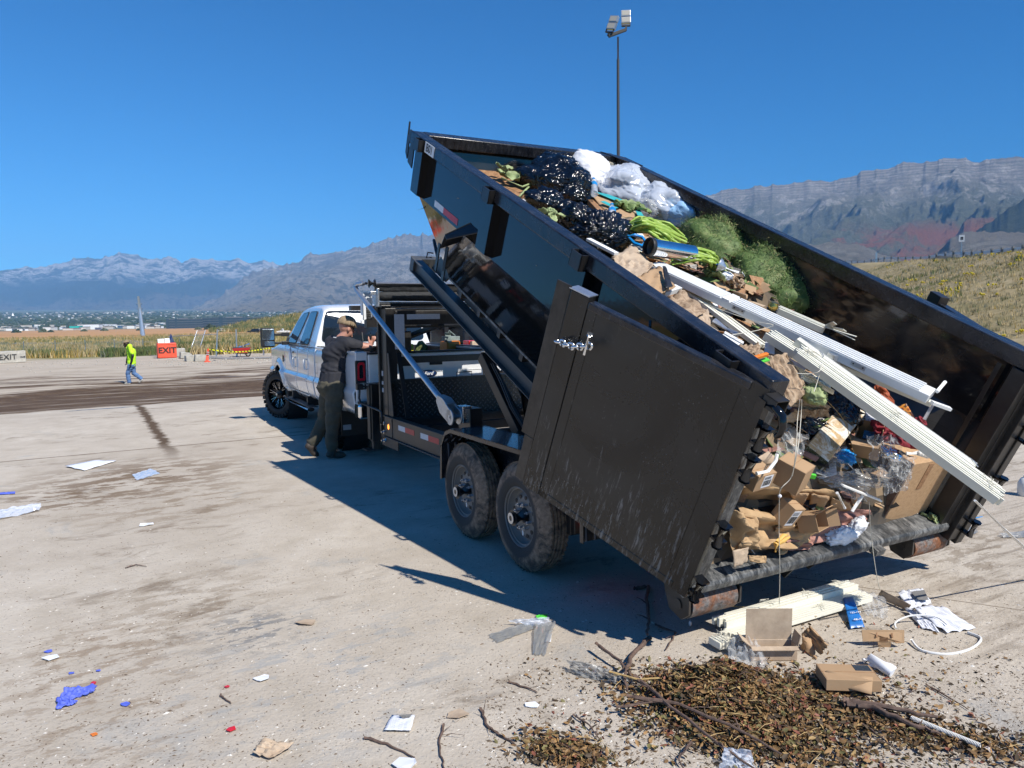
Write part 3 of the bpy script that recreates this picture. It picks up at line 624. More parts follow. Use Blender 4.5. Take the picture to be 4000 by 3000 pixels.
# side shell: outer skin and inner skin, upper band vertical, lower band tapered towards the front
def side(sgn, x0):
    mb = MB(); th = .012
    def X(x): return x0+sgn*x
    # floor inset grows from 0 at the back to TP at the front part
    ys = [0.0, .35, .8, 1.6, 2.6, 3.6]
    up = []; lo = []
    for y in ys+[None]:
        if y is None: a, b = yf(NB)-.02, LB
        else: a = b = y
        ins = TP if y is None else TP*min(1, max(0, (y-.05)/.75))
        up.append(Vector((X(0), a if y is not None else L_-.20, NB))); lo.append(Vector((X(ins), b, 0)))
    topv = [Vector((X(0), y, H_-.10)) for y in ys]+[Vector((X(0), L_-.02, H_-.10))]
    n_ = len(ys)+1
    for o_ in (0, th):
        q = [v+Vector((sgn*o_, 0, 0)) for v in topv+up+lo]
        mb.add(q, [(i, i+1, n_+i+1, n_+i) for i in range(n_-1)]+[(n_+i, n_+i+1, 2*n_+i+1, 2*n_+i) for i in range(n_-1)])
    return mb
def wall_part(sgn, x0, lab):
    p_ = part('side_wall', side(sgn, x0), [M['black']], binr, label=lab); return p_
lw = wall_part(1, 0, 'outer face of the near side wall, glossy black')
rw_ = part('side_wall', side(-1, W_), M['inner'], binr, label='scratched inner face of the far side wall')
# bottom
mb = MB(); mb.plate([(0, .0, 0), (W_, .0, 0), (W_-TP, .85, 0), (W_-TP, LB, 0), (TP, LB, 0), (TP, .85, 0)], (0, 0, 1), -.02); part('floor', mb, M['scraped'], binr)
# front wall
mb = MB(); fw = [(TP, LB+.002, 0), (W_-TP, LB+.002, 0), (W_-.01, L_-.18, NB), (W_-.01, L_-.0, H_-.1), (.01, L_-.0, H_-.1), (.01, L_-.18, NB)]
mb.plate(fw, (0, 1, -.15), -.015); part('front_wall', mb, M['inner'], binr)
# top rail: rectangular tube all round (near, far, front)
def rail(a, b, nm='top_rail'):
    mb = MB(); mb.beam(a, b, .115, .105); return part(nm, mb, M['rail'], binr, ang=30, bevel=.008)
rail((-.003, -.02, H_-.052), (-.003, L_+.05, H_-.052)); rail((W_+.003, -.02, H_-.052), (W_+.003, L_-.10, H_-.052))
mb = MB(); mb.beam((.06, L_-.01, H_-.0525), (W_-.02, L_-.01, H_-.0525), .16, .105); part('top_rail', mb, M['rail'], binr, ang=30, bevel=.008, label='front top rail')
# corner gusset right front + bent notch plate at the left front
mb = MB(); mb.plate([(W_-.16, L_+.07, H_+.001), (W_+.06, L_-.10, H_+.001), (W_+.06, L_-.42, H_+.001), (W_-.05, L_-.3, H_+.001)], (0, 0, 1), .006); part('gusset', mb, M['rail'], binr)
mb = MB(); pl_ = [(L_+.03, H_+.0), (L_+.10, H_+.0), (L_+.105, H_-.055), (L_+.135, H_-.055), (L_+.14, H_+.06), (L_+.155, H_+.06), (L_+.155, H_-.22), (L_+.10, H_-.27), (L_+.085, H_-.18), (L_+.10, H_-.13), (L_+.075, H_-.10), (L_+.05, H_-.13), (L_+.065, H_-.18), (L_+.065, H_-.29), (L_-.05, H_-.32), (L_-.05, H_-.1)]
mb.plate([(-.055, a, b) for a, b in pl_], (1, 0, 0), .012); part('corner_plate', mb, M['black2'], binr)
# number plate
def bx_text(txt, y0, y1, z0, z1, x, nm, mt_, mtext, size, par, bold=.004):
    mb = MB(); mb.bx(x-.003, x, y0, y1, z0, z1); p_ = part(nm, mb, mt_, par)
    # text reads from the outside (left side): right of the text = toward -y
    Mx = place((x-.004, (y0+y1)/2, (z0+z1)/2), (0, -1, 0), (0, 0, 1), (-1, 0, 0))
    t_ = text_mb(txt, size, Mx, .001, bold=bold); part('lettering', t_, mtext, p_); return p_
bx_text('B01', 4.10, 4.32, H_-.098, H_-.006, -.062, 'number_plate', M['sign'], M['ink'], .098, binr, bold=.001)
# side ribs: hollow channel posts standing off the wall, stubs above the rail line
ribs = [4.42, 2.92, 1.60, .25]
for k, y in enumerate(ribs):
    for sgn, x0 in ((-1, 0), (1, W_)):
        mb = MB(); x1 = x0+sgn*.075
        mb.bx(x0+sgn*.001, x0+sgn*.010, y-.09, y+.09, NB+.005, H_-.105); mb = MB()
        # channel: outer face sloping to meet the rail, two webs
        for yy in (y-.085, y+.075):
            mb.plate([(x0, yy, NB+.01), (x1, yy, NB+.035), (x1, yy, H_-.106), (x0, yy, H_-.106)], (0, 1, 0), .010)
        mb.bx(x1-sgn*.010, x1, y-.075, y+.075, NB+.035, H_-.106)
        part('rib', mb, M['black'], binr)
        # tarp / stake pocket on the rail
        mb = MB(); xo = x0+sgn*.061; z1 = H_-.012; z0 = H_-.115
        for q in ((xo, xo+sgn*.052, y-.06, y-.052), (xo, xo+sgn*.052, y+.052, y+.06), (xo+sgn*.044, xo+sgn*.052, y-.06, y+.06)):
            mb.bx(q[0], q[1], q[2], q[3], z0, z1)
        part('stake_pocket', mb, M['black2'], binr)
# tarp tie bracket on the near wall
mb = MB(); mb.plate([(-.002, 3.42, .70), (-.002, 3.30, .90), (-.16, 3.40, .76), (-.16, 3.46, .62)], (0, .3, 1), .008)
mb.plate([(-.002, 3.30, .90), (-.002, 3.10, .90), (-.16, 3.36, .74), (-.16, 3.40, .76)], (0, 0, 1), -.008)
mb.bx(-.165, -.155, 3.46, 3.50, .42, .66); mb.bx(-.125, -.115, 3.38, 3.43, .36, .66); part('tie_bracket', mb, M['black2'], binr)
# reflective tape on the near wall
mb = MB(); mb.bx(-.003, -.001, 3.86, 4.07, .80, .855); part('reflector', mb, M['whitetape'], binr)
mb = MB(); mb.bx(-.003, -.001, 3.54, 3.857, .80, .855); part('reflector', mb, M['redtape'], binr)
# rear sill
mb = MB(); mb.prism([(-.02, -.02), (.02, -.055), (.10, -.055), (.10, .012), (.0, .012)], (-.01, .02, -.0), (W_+.01, .02, -.0), up=Vector((0, 0, 1)))
mb = MB()
mb.plate([(-.02, -.02, .004), (-.02, -.02, .042), (-.02, -.005, .060), (-.02, .17, .060), (-.02, .17, -.05), (-.02, .02, -.05), (-.02, .005, -.01)], (1, 0, 0), W_+.04)
part('rear_sill', mb, M['scraped'], binr, bevel=.006)
mb = MB()
mb.plate([(.85, .02, -.02), (.85, .06, -.15), (.85, .26, -.15), (.85, .30, -.02)], (1, 0, 0), .012); part('latch_bracket', mb, M['black2'], binr); mb = MB(); mb.plate([(1.05, .02, -.02), (1.05, .06, -.13), (1.05, .26, -.13), (1.05, .30, -.02)], (1, 0, 0), .012)
part('latch_bracket', mb, M['black2'], binr)
mb = MB(); mb.bx(1.44, 1.52, -.07, -.021, .0, .04); part('sill_catch', mb, M['scraped'], binr)
# rear corner posts
mb = MB(); mb.bx(-.03, .07, 0, .10, .013, H_-.106); part('rear_post', mb, M['scraped'], binr, bevel=.005, label='scraped near rear corner post')
mb = MB(); mb.bx(W_-.07, W_+.03, 0, .10, .013, H_-.106); mb.bx(W_-.075, W_-.070, .16, .19, .02, H_-.12); part('rear_post', mb, M['black2'], binr, bevel=.005)
# long runners under the floor
for x in (.50, W_-.62):
    mb = MB(); mb.bx(x, x+.12, .15, LB-.02, -.16, -.022); part('runner', mb, M['frame'], binr, bevel=.004)
mb = MB()
for k in range(9): mb.bx(TP+.02, W_-TP-.02, .55+k*.44, .61+k*.44, -.10, -.021)
part('crossmember', mb, M['frame'], binr)
# steel rollers at the back
for x0, x1 in ((.04, .37), (1.98, 2.34)):
    mb = MB(); c0 = Vector((x0, .055, -.130)); c1 = Vector((x1, .055, -.130)); r_ = .086
    prof = [(r_-.012, 0), (r_, 0), (r_, x1-x0), (r_-.012, x1-x0)]
    mb.lathe(prof, c0, (1, 0, 0), 40, closed=True); o_ = part('roller', mb, M['rust'], binr, ang=40)
    mb = MB(); mb.cyl(c0+Vector((.02, 0, 0)), c1-Vector((.02, 0, 0)), .03, 12); part('axle', mb, M['black2'], o_)
    for xx in (x0-.03, x1+.012):
        mb = MB(); mb.plate([(xx, .0, -.045), (xx, -.035, -.13), (xx, .0, -.195), (xx, .10, -.205), (xx, .17, -.14), (xx, .26, -.03)], (1, 0, 0), .014); mb.cyl((xx-.008, .055, -.13), (xx+.0, .055, -.13), .03, 16); part('bracket', mb, M['frame'], o_)
# doors -------------------------------------------------------------------
def door(a, b, sgn, lab, nm='rear_door'):
    """leaf hinged at a (x,y) with its free edge at b; visible details on the outer face"""
    a = Vector((a[0], a[1], 0)); b = Vector((b[0], b[1], 0)); d = (b-a); wd = d.length; d.normalize(); nrm = Vector((-d.y, d.x, 0))*sgn
    e = bpy.data.objects.new(nm, None); COL.objects.link(e); e.parent = binr; e['label'] = lab
    e.matrix_local = place(a, nrm, d, (0, 0, 1)) if nrm.cross(d).z > 0 else place(a, -nrm, d, (0, 0, 1))
    return e, wd
D0 = Vector((-.055, -.02, 0)); D1 = Vector((-.47, 1.075, 0)); dd = (D1-D0); DW = dd.length; dd.normalize(); dn = Vector((-dd.y, dd.x, 0))
if dn.x > 0: dn = -dn                                   # outwards, away from the bin
# local door frame: x = along the leaf from the hinge, y = inwards, z = up
DM = place(D0, dd, -dn, (0, 0, 1)) if dd.cross(-dn).z > 0 else place(D0, dd, dn, (0, 0, 1))
ysg = 1 if dd.cross(-dn).z > 0 else -1                   # +ysg is towards the bin
def dpart(name, mb, mt_, **k):
    mb.xf(DM); return part(name, mb, mt_, near_door, **k)
mb = MB(); DH0, DH1 = .005, 1.262; Yo = 0.0
mb.bx(0.0, DW-.20, Yo, Yo+ysg*.012, DH0, DH1-.04)
near_door = part('rear_door', mb.xf(DM), M['door'], binr, label='near rear door swung open and chained back, dirty black')
mb = MB(); mb.bx(0.0, .085, -ysg*.004, ysg*.055, DH0, DH1+.002); mb.bx(.125, .130, -ysg*.003, 0, DH0+.02, DH1-.06); dpart('edge_post', mb, M['door'], bevel=.004)
mb = MB(); mb.bx(DW-.135, DW-.01, -ysg*.006, ysg*.06, DH0+.0, DH1+.02); mb.bx(DW-.20, DW-.137, -ysg*.003, ysg*.05, DH0, DH1-.02); dpart('lock_post', mb, M['door'], bevel=.005)
mb = MB(); mb.bx(DW-.0075, DW+.09, -ysg*.004, ysg*.006, .33, DH1+.035); mb.bx(DW-.008, DW+.06, -ysg*.004, ysg*.006, DH0+.02, .328); dpart('weather_strip', mb, M['frame'], bevel=.002)
mb = MB(); mb.bx(.085, DW-.137, -ysg*.008, ysg*.05, DH1-.045, DH1-.002); dpart('top_rail', mb, M['rail'], bevel=.008)
mb = MB(); mb.bx(DW-.137, DW+.0, -ysg*.008, ysg*.07, DH1+.021, DH1+.026); dpart('cap', mb, M['galv'])
mb = MB(); mb.bx(.086, DW-.137, -ysg*.003, ysg*.045, DH0, DH0+.045); dpart('bottom_rail', mb, M['door'], bevel=.004)
# hinges on the near door, sticking out behind the hinge edge
for z in (.10, .46, .86, 1.03):
    mb = MB(); c0 = Vector((-.055, -.075, z-.05)); c1 = Vector((-.055, -.075, z+.06))
    mb.cyl(c0, c1, .024, 16); mb.bx(-.055, .0, -.085, -.02, z-.045, z-.033); mb.bx(-.055, .0, -.085, -.02, z+.045, z+.057); mb.cyl(c1, c1+Vector((0, 0, .012)), .030, 6); mb.cyl(c0-Vector((0, 0, .01)), c0, .03, 6)
    h_ = part('hinge', mb, M['black'], binr, ang=40)
# hook at the top corner
mb = MB(); pts = [(-.07, -.03, 1.20), (-.07, -.09, 1.215), (-.07, -.14, 1.20), (-.07, -.165, 1.16), (-.07, -.165, 1.12), (-.07, -.150, 1.10)]
mb.tube(pts, [.020, .020, .019, .018, .016, .013], 10); mb.bx(-.09, -.05, -.05, .0, 1.08, 1.22); part('door_hook', mb, M['black'], binr, ang=50)
mb = MB(); mb.bx(-.085, -.005, -.10, -.025, 1.245, 1.25); mb.bx(-.085, -.08, -.10, -.025, 1.19, 1.25); mb.bx(-.01, -.005, -.10, -.025, 1.19, 1.25); part('pocket', mb, M['black2'], binr)
# chain from the door edge forwards to the bin side
def link(c, d, up, r_=.0085, w=.026, l_=.046):
    mb = MB(); x, y, z = frame(d, up); pts = []
    for k in range(17):
        a = 2*math.pi*k/16; px_, pz = math.cos(a)*w/2*1.0, math.sin(a)*(w/2)+(l_-w/2 if math.sin(a) > 0 else -(l_-w/2))*.55
        pts.append(Vector(c)+x*px_+z*pz)
    mb.tube(pts, r_*.75, 8, cap=False); return mb
ca = MBI @ proj_plane if False else None
A_ = D1+Vector((0, -.20, 0))+(-dn)*-.02; A_ = Vector((A_.x-.03, A_.y, .80)); 
pa = bt(2310, 1352, -.445); pb = bt(2174, 1332, -.50); pm_ = bt(2240, 1355, -.475)
chain = thing('chain', 'bright zinc chain holding the open bin door back', 'chain', MBN @ Matrix.Translation(pa))
cpts = [pa, pa.lerp(pm_, .5), pm_, pm_.lerp(pb, .5), pb]
Lc = (pm_-pa).length+(pb-pm_).length; nl = 8
for k in range(nl):
    t = (k+.5)/nl; p_ = pa.lerp(pm_, t*2) if t < .5 else pm_.lerp(pb, t*2-1); d_ = (pm_-pa) if t < .5 else (pb-pm_)
    mb = link(p_-pa, d_, Vector((0, .3, 1)) if k % 2 else Vector((1, 0, .2)), .0095, .034, Lc/nl*.72); part('link', mb, M['zinc'], chain, ang=60)
mb = MB(); q = bt(2305, 1345, -.45)-pa; mb.cyl(q+Vector((-.02, 0, .05)), q+Vector((-.02, 0, -.06)), .008, 8); mb.cyl(q+Vector((-.02, 0, .05)), q+Vector((-.02, 0, .065)), .016, 8); part('bolt', mb, M['zinc'], chain)
# far door: swung open past the far wall
E0 = Vector((W_+.05, -.02, 0)); E1 = Vector((W_+.42, 1.02, 0)); ed = (E1-E0).normalized(); en = Vector((ed.y, -ed.x, 0))
EM = place(E0, ed, Vector((0, 0, 1)).cross(ed), (0, 0, 1))
mb = MB(); Wd = (E1-E0).length; mb.bx(0, Wd, -.006, .006, .0, 1.22); far_door = part('rear_door', mb.xf(EM), M['black2'], binr, label='far rear door swung open')
for q, nm, mt_ in (((Wd-.12, Wd, -.03, .05, 0, 1.30), 'lock_post', 'black2'), ((0, .10, -.03, .05, 0, 1.25), 'edge_post', 'black2'), ((.1, Wd-.12, -.03, .04, 1.20, 1.252), 'top_rail', 'rail')):
    mb = MB(); mb.bx(*q); part(nm, mb.xf(EM), M[mt_], far_door, bevel=.005)
mb = MB(); mb.bx(W_+.031, W_+.125, -.05, .04, -.06, 1.2); mb.bx(W_+.126, W_+.20, -.06, .02, -.10, 1.15); part('hinge_post', mb, M['black2'], binr, bevel=.004)
for z in (.06, .42, .80):
    mb = MB(); c0 = Vector((W_+.13, -.105, z-.05)); c1 = Vector((W_+.13, -.105, z+.06)); mb.cyl(c0, c1, .024, 14); mb.bx(W_+.1, W_+.15, -.115, -.04, z-.045, z-.033); mb.bx(W_+.1, W_+.15, -.115, -.04, z+.045, z+.057); mb.cyl(c1, c1+Vector((0, 0, .012)), .030, 6)
    part('hinge', mb, M['black'], binr, ang=40)
# small rear mark on floor: small shadow-making wire bin hooks on near wall (tarp hook)
mb = MB(); mb.tube([(-.07, .75, 1.12), (-.10, .72, 1.08), (-.12, .70, 1.10), (-.10, .68, 1.14)], .008, 6); mb.tube([(-.065, .85, 1.19), (-.09, .80, 1.15), (-.11, .78, 1.13), (-.08, .72, 1.11)], .008, 6); mb.cyl((-.1, .70, 1.10), (-.16, .82, 1.02), .012, 8); mb.cyl((-.08, .60, 1.07), (-.10, .52, 1.00), .013, 8); part('tarp_hook', mb, M['black'], binr)
# ------------------------------------------------------------------ gooseneck dump trailer (x right from the bin's near edge, y forward, z up)
tr = thing('dump_trailer', 'black tandem-axle gooseneck dump trailer carrying the tipped bin', 'trailer', MT)
XN, XF = .12, 2.12           # near and far frame faces
def fr(nm, mb, mt_='frame', **k): return part(nm, mb, M[mt_], tr, **k)
for x in (XN, XF-.08):
    mb = MB(); y0, y1 = 1.25, 5.30
    mb.bx(x+.028, x+.040, y0, y1, .455, .685); mb.bx(x, x+.09, y0, y1, .685, .697); mb.bx(x, x+.09, y0, y1, .443, .455)
    fr('side_beam', mb, bevel=.003)
mb = MB(); mb.bx(.0, XF+.12, 1.15, 1.27, .34, .47); mb.bx(0, .30, 1.10, 1.149, .36, .50); fr('rear_bumper', mb, 'black2', bevel=.006)
mb = MB(); mb.cyl((.10, 1.098, .455), (.10, 1.080, .455), .052, 24); fr('tail_lamp', mb, 'redlamp', ang=40)
mb = MB(); mb.cyl((XF-.05, 1.098, .455), (XF-.05, 1.080, .455), .052, 24); fr('tail_lamp', mb, 'redlamp', ang=40)
mb = MB()
for y in (1.7, 2.6, 3.4, 4.1, 4.8): mb.bx(XN+.1, XF-.1, y, y+.08, .50, .60)
fr('crossmember', mb, 'black2')
for y0, y1, c in ((4.56, 4.84, 'redtape'), (4.841, 5.0, 'whitetape'), (3.70, 4.0, 'redtape'), (4.001, 4.18, 'whitetape')):
    pass
for y0, y1, c in ((4.36, 4.63, 'redtape'), (4.631, 4.84, 'whitetape'), (3.70, 3.97, 'redtape'), (3.971, 4.18, 'whitetape'), (3.20, 3.27, 'whitetape')):
    mb = MB(); mb.bx(XN+.0255, XN+.0275, y0, y1, .575, .632); fr('reflector', mb, c)
mb = MB(); mb.bx(XN+.02, XN+.03, 5.04, 5.28, .46, .68); fr('end_plate', mb, bevel=.003)
mb = MB(); mb.ell((XN+.018, 5.15, .575), (.006, .026, .032), n=16); fr('marker_lamp', mb, 'amber', ang=80)
# bottom skirt plate
mb = MB(); mb.bx(XN+.03, XN+.045, 4.88, 5.42, .33, .45); fr('skirt_plate', mb, bevel=.003)
# fender
fp = [(2.86, .44), (2.84, .73), (2.74, .86), (2.63, .895), (.95, .895), (.83, .86), (.73, .73), (.73, .44)]
mb = MB()
for (a, b), (c, d) in zip(fp, fp[1:]): mb.beam((-.03, a, b), (-.03, c, d), .012, .012) if False else mb.plate([(-.205, a, b), (.12, a, b), (.12, c, d), (-.205, c, d)], Vector((0, (d-b), -(c-a))).normalized()*(-1 if True else 1), .006)
fr('fender', mb, 'dplatef')
mb = MB()
for (a, b), (c, d) in zip(fp, fp[1:]): mb.plate([(-.205, a, b), (-.205, c, d), (-.205, c, d-.035) if abs(c-a) > .05 else (-.205, c-.03, d), (-.205, a, b-.035) if abs(c-a) > .05 else (-.205, a-.03, b)], (1, 0, 0), .005)
mb.plate([(.10, y, z) for y, z in fp], (1, 0, 0), .006)
fr('fender_lip', mb, 'galv' if False else 'rail')
# wheels
def trailer_wheel(y, x, sgn, R_=.39, wd=.235):
    c = Vector((0, 0, 0)); e = bpy.data.objects.new('wheel', None); COL.objects.link(e); e.parent = tr; e.location = (x, y, R_)
    s = sgn
    prof = [(.205, .030*1), (.225, .012), (.262, .000), (.31, .002), (.345, .016), (.372, .040), (.386, .058)]
    tread = []
    for k, h in enumerate((.075, .105, .130, .160)):
        tread += [(.389, h-.016), (.389, h-.006), (.376, h-.004), (.376, h+.004), (.389, h+.006)]
    prof += tread+[(.386, wd-.058), (.372, wd-.04), (.345, wd-.016), (.29, wd), (.225, wd-.01), (.205, wd-.03)]
    mb = MB(); mb.lathe([(a, (b)*s) for a, b in prof], c, (1, 0, 0), 72)
    for k in range(60):
        a = 2*math.pi*k/60
        for h, hw in ((.060, .012), (.118, .010), (.178, .012)):
            a2 = a+(.03 if h > .1 else 0); rr_ = .3885
            Mx = Matrix.Rotation(a2, 3, 'X')
            mb.box(Mx @ Vector((h*s, 0, rr_)), (hw*1.6, .026, .005), Mx @ Matrix.Rotation(.35, 3, 'Z'))
    t_ = part('tyre', mb, M['mudtyre'], e, ang=50)
    rp = [(.205, .028), (.212, .018), (.216, .02), (.214, .034), (.196, .040), (.190, .075), (.172, .088), (.150, .070), (.128, .062), (.085, .072), (.06, .072)]
    mb = MB(); mb.lathe([(a, b*s) for a, b in rp], c, (1, 0, 0), 64); r_ = part('rim', mb, M['rim'], e, ang=50)
    for k in range(12):
        if k % 12 in (): continue
        a = 2*math.pi*k/12+.2; mb = MB(); cc = Vector((0, math.cos(a)*.139, math.sin(a)*.139))
        nrm_ = Vector((1, 0, 0))*s
        mb.cyl(cc+nrm_*.0645, cc+nrm_*.0605, .0165, 16); part('rim_hole', mb, M['ink'], r_)
    mb = MB(); mb.cyl((.075*s, 0, 0), (-.03*s, 0, 0), .058, 32); mb.cyl((-.03*s, 0, 0), (-.045*s, 0, 0), .043, 28); h_ = part('hub', mb, M['black2'], e, ang=40)
    mb = MB(); mb.lathe([(.020, -.0475*s), (.040, -.0475*s), (.040, -.043*s), (.02, -.043*s)], c, (1, 0, 0), 28, closed=True); part('hub_cap', mb, M['galv'], h_, ang=40)
    for k in range(8):
        mb = MB(); a = 2*math.pi*k/8+.3; cc = Vector((0, math.cos(a)*.088, math.sin(a)*.088)); mb.cyl(cc+Vector((.072*s, 0, 0)), cc+Vector((.035*s, 0, 0)), .013, 6); mb.cyl(cc+Vector((.035*s, 0, 0)), cc+Vector((.022*s, 0, 0)), .006, 8); part('wheel_nut', mb, M['galv'], r_)
    mb = MB(); cc = Vector((.0635*s, .0, -.128)); mb.ell(cc+Vector((-.002*s, .02, 0)), (.002, .014, .022), n=16); part('rim_sticker', mb, M['sign'], r_)
    return e
w0 = trailer_wheel(1.588, -.169, 1); w1_ = trailer_wheel(1.588+.939, -.169, 1)
trailer_wheel(1.588, 2.41, -1); trailer_wheel(1.588+.939, 2.41, -1)
mb = MB(); mb.cyl((-.09, 1.588, .39), (2.33, 1.588, .39), .06, 16); mb.cyl((-.09, 2.527, .39), (2.33, 2.527, .39), .06, 16); fr('axle', mb, 'frame', ang=40)
mb = MB(); mb.plate([(.11, 1.3, .62), (.11, 2.1, .50), (.11, 2.85, .62), (.11, 2.85, .66), (.11, 2.1, .54), (.11, 1.3, .66)], (1, 0, 0), .06); fr('leaf_spring', mb, 'frame')
# bed deck bits between the beams, hoist frame and rams
def ang_pts(a, b): return a, b
ta = [bt(1634, 1030, .47), bt(2130, 1518, .47)]
hp0 = MBN @ Vector((.47, .30, -.20)); 
def T_(p): return MTI @ (MBN @ Vector(p))
for x in (.46, W_-.56):
    mb = MB(); a = T_((x, .25, -.215)); b = T_((x, 5.42, -.275)); up = (MTI.to_3x3() @ (MBN.to_3x3() @ Vector((0, 0, 1))))
    mb.beam(a, b, .10, .010, up=up); mb = MB()
    for off in (-.075, .075): mb.beam(a+up*off, b+up*off, .10, .010, up=up)
    mb.beam(a+Vector((.0, 0, 0)), b, .012, .140, up=up); fr('hoist_rail', mb, 'hoist')
mb = MB(); a = T_((.42, 5.42, -.275)); b = T_((W_-.46, 5.42, -.275)); mb.beam(a, b, .10, .16, up=up)
for yy in (3.6, 1.6): mb.beam(T_((.5, yy, -.25)), T_((W_-.6, yy, -.25)), .08, .10, up=up)
fr('hoist_crossmember', mb, 'hoist')
mb = MB(); mb.plate([T_((.50, 5.05, -.17)), T_((.50, 4.66, -.17)), T_((.50, 4.50, -.02)), T_((.50, 4.80, .08))], (1, 0, 0), .02); mb.cyl(T_((.40, 4.72, .09)), T_((.46, 5.0, .16)), .018, 8); mb.tube([T_((.40, 4.86, .02)), T_((.36, 4.90, .0)), T_((.38, 4.93, .05)), T_((.42, 4.88, .06))], .008, 6); fr('front_latch', mb, 'black2')
# rams: scissor legs from the deck up to the hoist
for (pa_, pb_, s0, s1) in (((1880, 1385), (2040, 1690), 5.3, 2.4), ((2020, 1455), (2110, 1670), 4.0, 1.9)):
    pass
for x in (.60, 1.40):
    mb = MB(); a, b = (tt(2035, 1695, .60), tt(1890, 1390, .60)) if x < 1 else (tt(2112, 1680, 1.40), tt(2026, 1462, 1.40)); mb.beam(a, b, .10, .11); fr('lift_arm', mb, 'black2', bevel=.004)
mb = MB(); a = tt(2085, 1670, 1.0); b = tt(2050, 1440, 1.0); mb.cyl(a, a.lerp(b, .6), .085, 20); fr('hydraulic_ram', mb, 'black2', ang=40)
mb = MB(); mb.cyl(a.lerp(b, .6), b, .045, 16); fr('ram_rod', mb, 'chrome', ang=40)
mb = MB()
for k in range(2): mb.tube([tt(1925+k*6, 1360, .56), tt(1920+k*8, 1420, .55), tt(1955+k*8, 1490, .54), tt(1995+k*8, 1590, .54), tt(2055+k*5, 1688, .56)], .012, 8)
fr('hydraulic_hose', mb, 'plblack', ang=60)
# front bulkhead of tread plate
mb = MB(); mb.bx(.19, 2.05, 5.18, 5.20, .66, 1.085); fr('bulkhead', mb, 'dplate')
mb = MB(); mb.bx(.19, 2.05, 5.165, 5.215, 1.086, 1.11); mb.bx(.19, 2.05, 5.17, 5.21, .625, .658); fr('bulkhead_rim', mb, 'black2')
mb = MB(); mb.bx(1.0, 1.75, 5.165, 5.178, 1.11, 1.15); mb = MB(); mb.tube([(1.02, 5.17, 1.10), (1.02, 5.17, 1.16), (1.22, 5.17, 1.16), (1.22, 5.17, 1.10)], .006, 6); fr('handle', mb, 'black2')
mb = MB(); mb.bx(XN+.1, XF-.1, 5.22, 5.34, .46, .69); fr('front_beam', mb, 'black2')
# uprights with reflective strips
for x in (XN+.03, XF-.12):
    mb = MB(); mb.bx(x, x+.12, 5.32, 5.44, .40, 1.97); mb.bx(x-.03, x+.0, 5.36, 5.40, .50, 1.95); mb.bx(x+.0, x+.13, 5.18, 5.31, .70, 1.93); fr('upright', mb, 'black2', bevel=.006)
mb = MB(); mb.plate([(XN+.035, 5.02, .70), (XN+.035, 5.17, .70), (XN+.035, 5.17, 1.42), (XN+.035, 5.13, 1.42)], (1, 0, 0), .012); fr('gusset_plate', mb, bevel=.002)
mb = MB(); mb.beam((XN+.15, 5.10, 1.42), (XN+.15, 4.86, .70), .05, .02); fr('diagonal_brace', mb, 'black2')
mb = MB()
for z in (.60, .50, .40): mb.cyl((XN+.03, 5.30, z), (XN-.02, 5.30, z), .013, 6); mb.cyl((XN+.03, 5.30, z), (XN+.01, 5.30, z), .022, 12)
fr('bolts', mb, 'zinc')
for z0, z1 in ((1.15, 1.21), (1.05, 1.09), (.96, 1.01)):
    mb = MB(); mb.bx(XN+.025, XN+.029, 5.30, 5.355, z0, z1); fr('sticker', mb, 'greytape')
mb = MB(); mb.bx(XN+.135, XN+.255, 5.172, 5.178, 1.46, 1.86); fr('reflector', mb, 'greytape')
mb = MB(); mb.bx(XN+.29, XN+.70, 5.172, 5.178, 1.80, 1.86); fr('reflector', mb, 'greytape')
mb = MB(); mb.bx(XN+.13, XF-.13, 5.18, 5.32, 1.74, 1.90); fr('top_crossbeam', mb, 'black2', bevel=.004)
mb = MB(); mb.bx(XN-.0, XN+.24, 5.22, 5.62, 1.945, 1.952); fr('step_plate', mb, 'dplatef')
mb = MB(); mb.bx(.24, 2.0, 5.40, 5.46, 1.28, 1.36); fr('mid_crossbeam', mb, 'black2', bevel=.003)
# gooseneck going forward over the truck bed
for x in (.85, 1.45):
    mb = MB(); mb.beam((x, 5.4, 1.80), (x, 7.3, 1.86), .10, .16); fr('gooseneck_beam', mb, 'black2', bevel=.004)
mb = MB(); mb.bx(.60, 1.65, 7.28, 7.40, 1.70, 1.95); mb.bx(.15, 2.05, 5.9, 6.0, 1.90, 1.96); mb.bx(.15, 2.05, 6.5, 6.6, 1.93, 1.99); fr('gooseneck_head', mb, 'black2')
mb = MB(); mb.cyl((1.15, 7.34, 1.75), (1.15, 7.34, 1.05), .06, 18); mb.beam((.95, 5.45, 1.74), (.55, 6.9, 1.38), .10, .05); fr('coupler', mb, 'black2')
mb = MB(); mb.bx(.40, .62, 5.6, 6.3, 1.40, 1.66); fr('tool_box', mb, 'black2', bevel=.01)
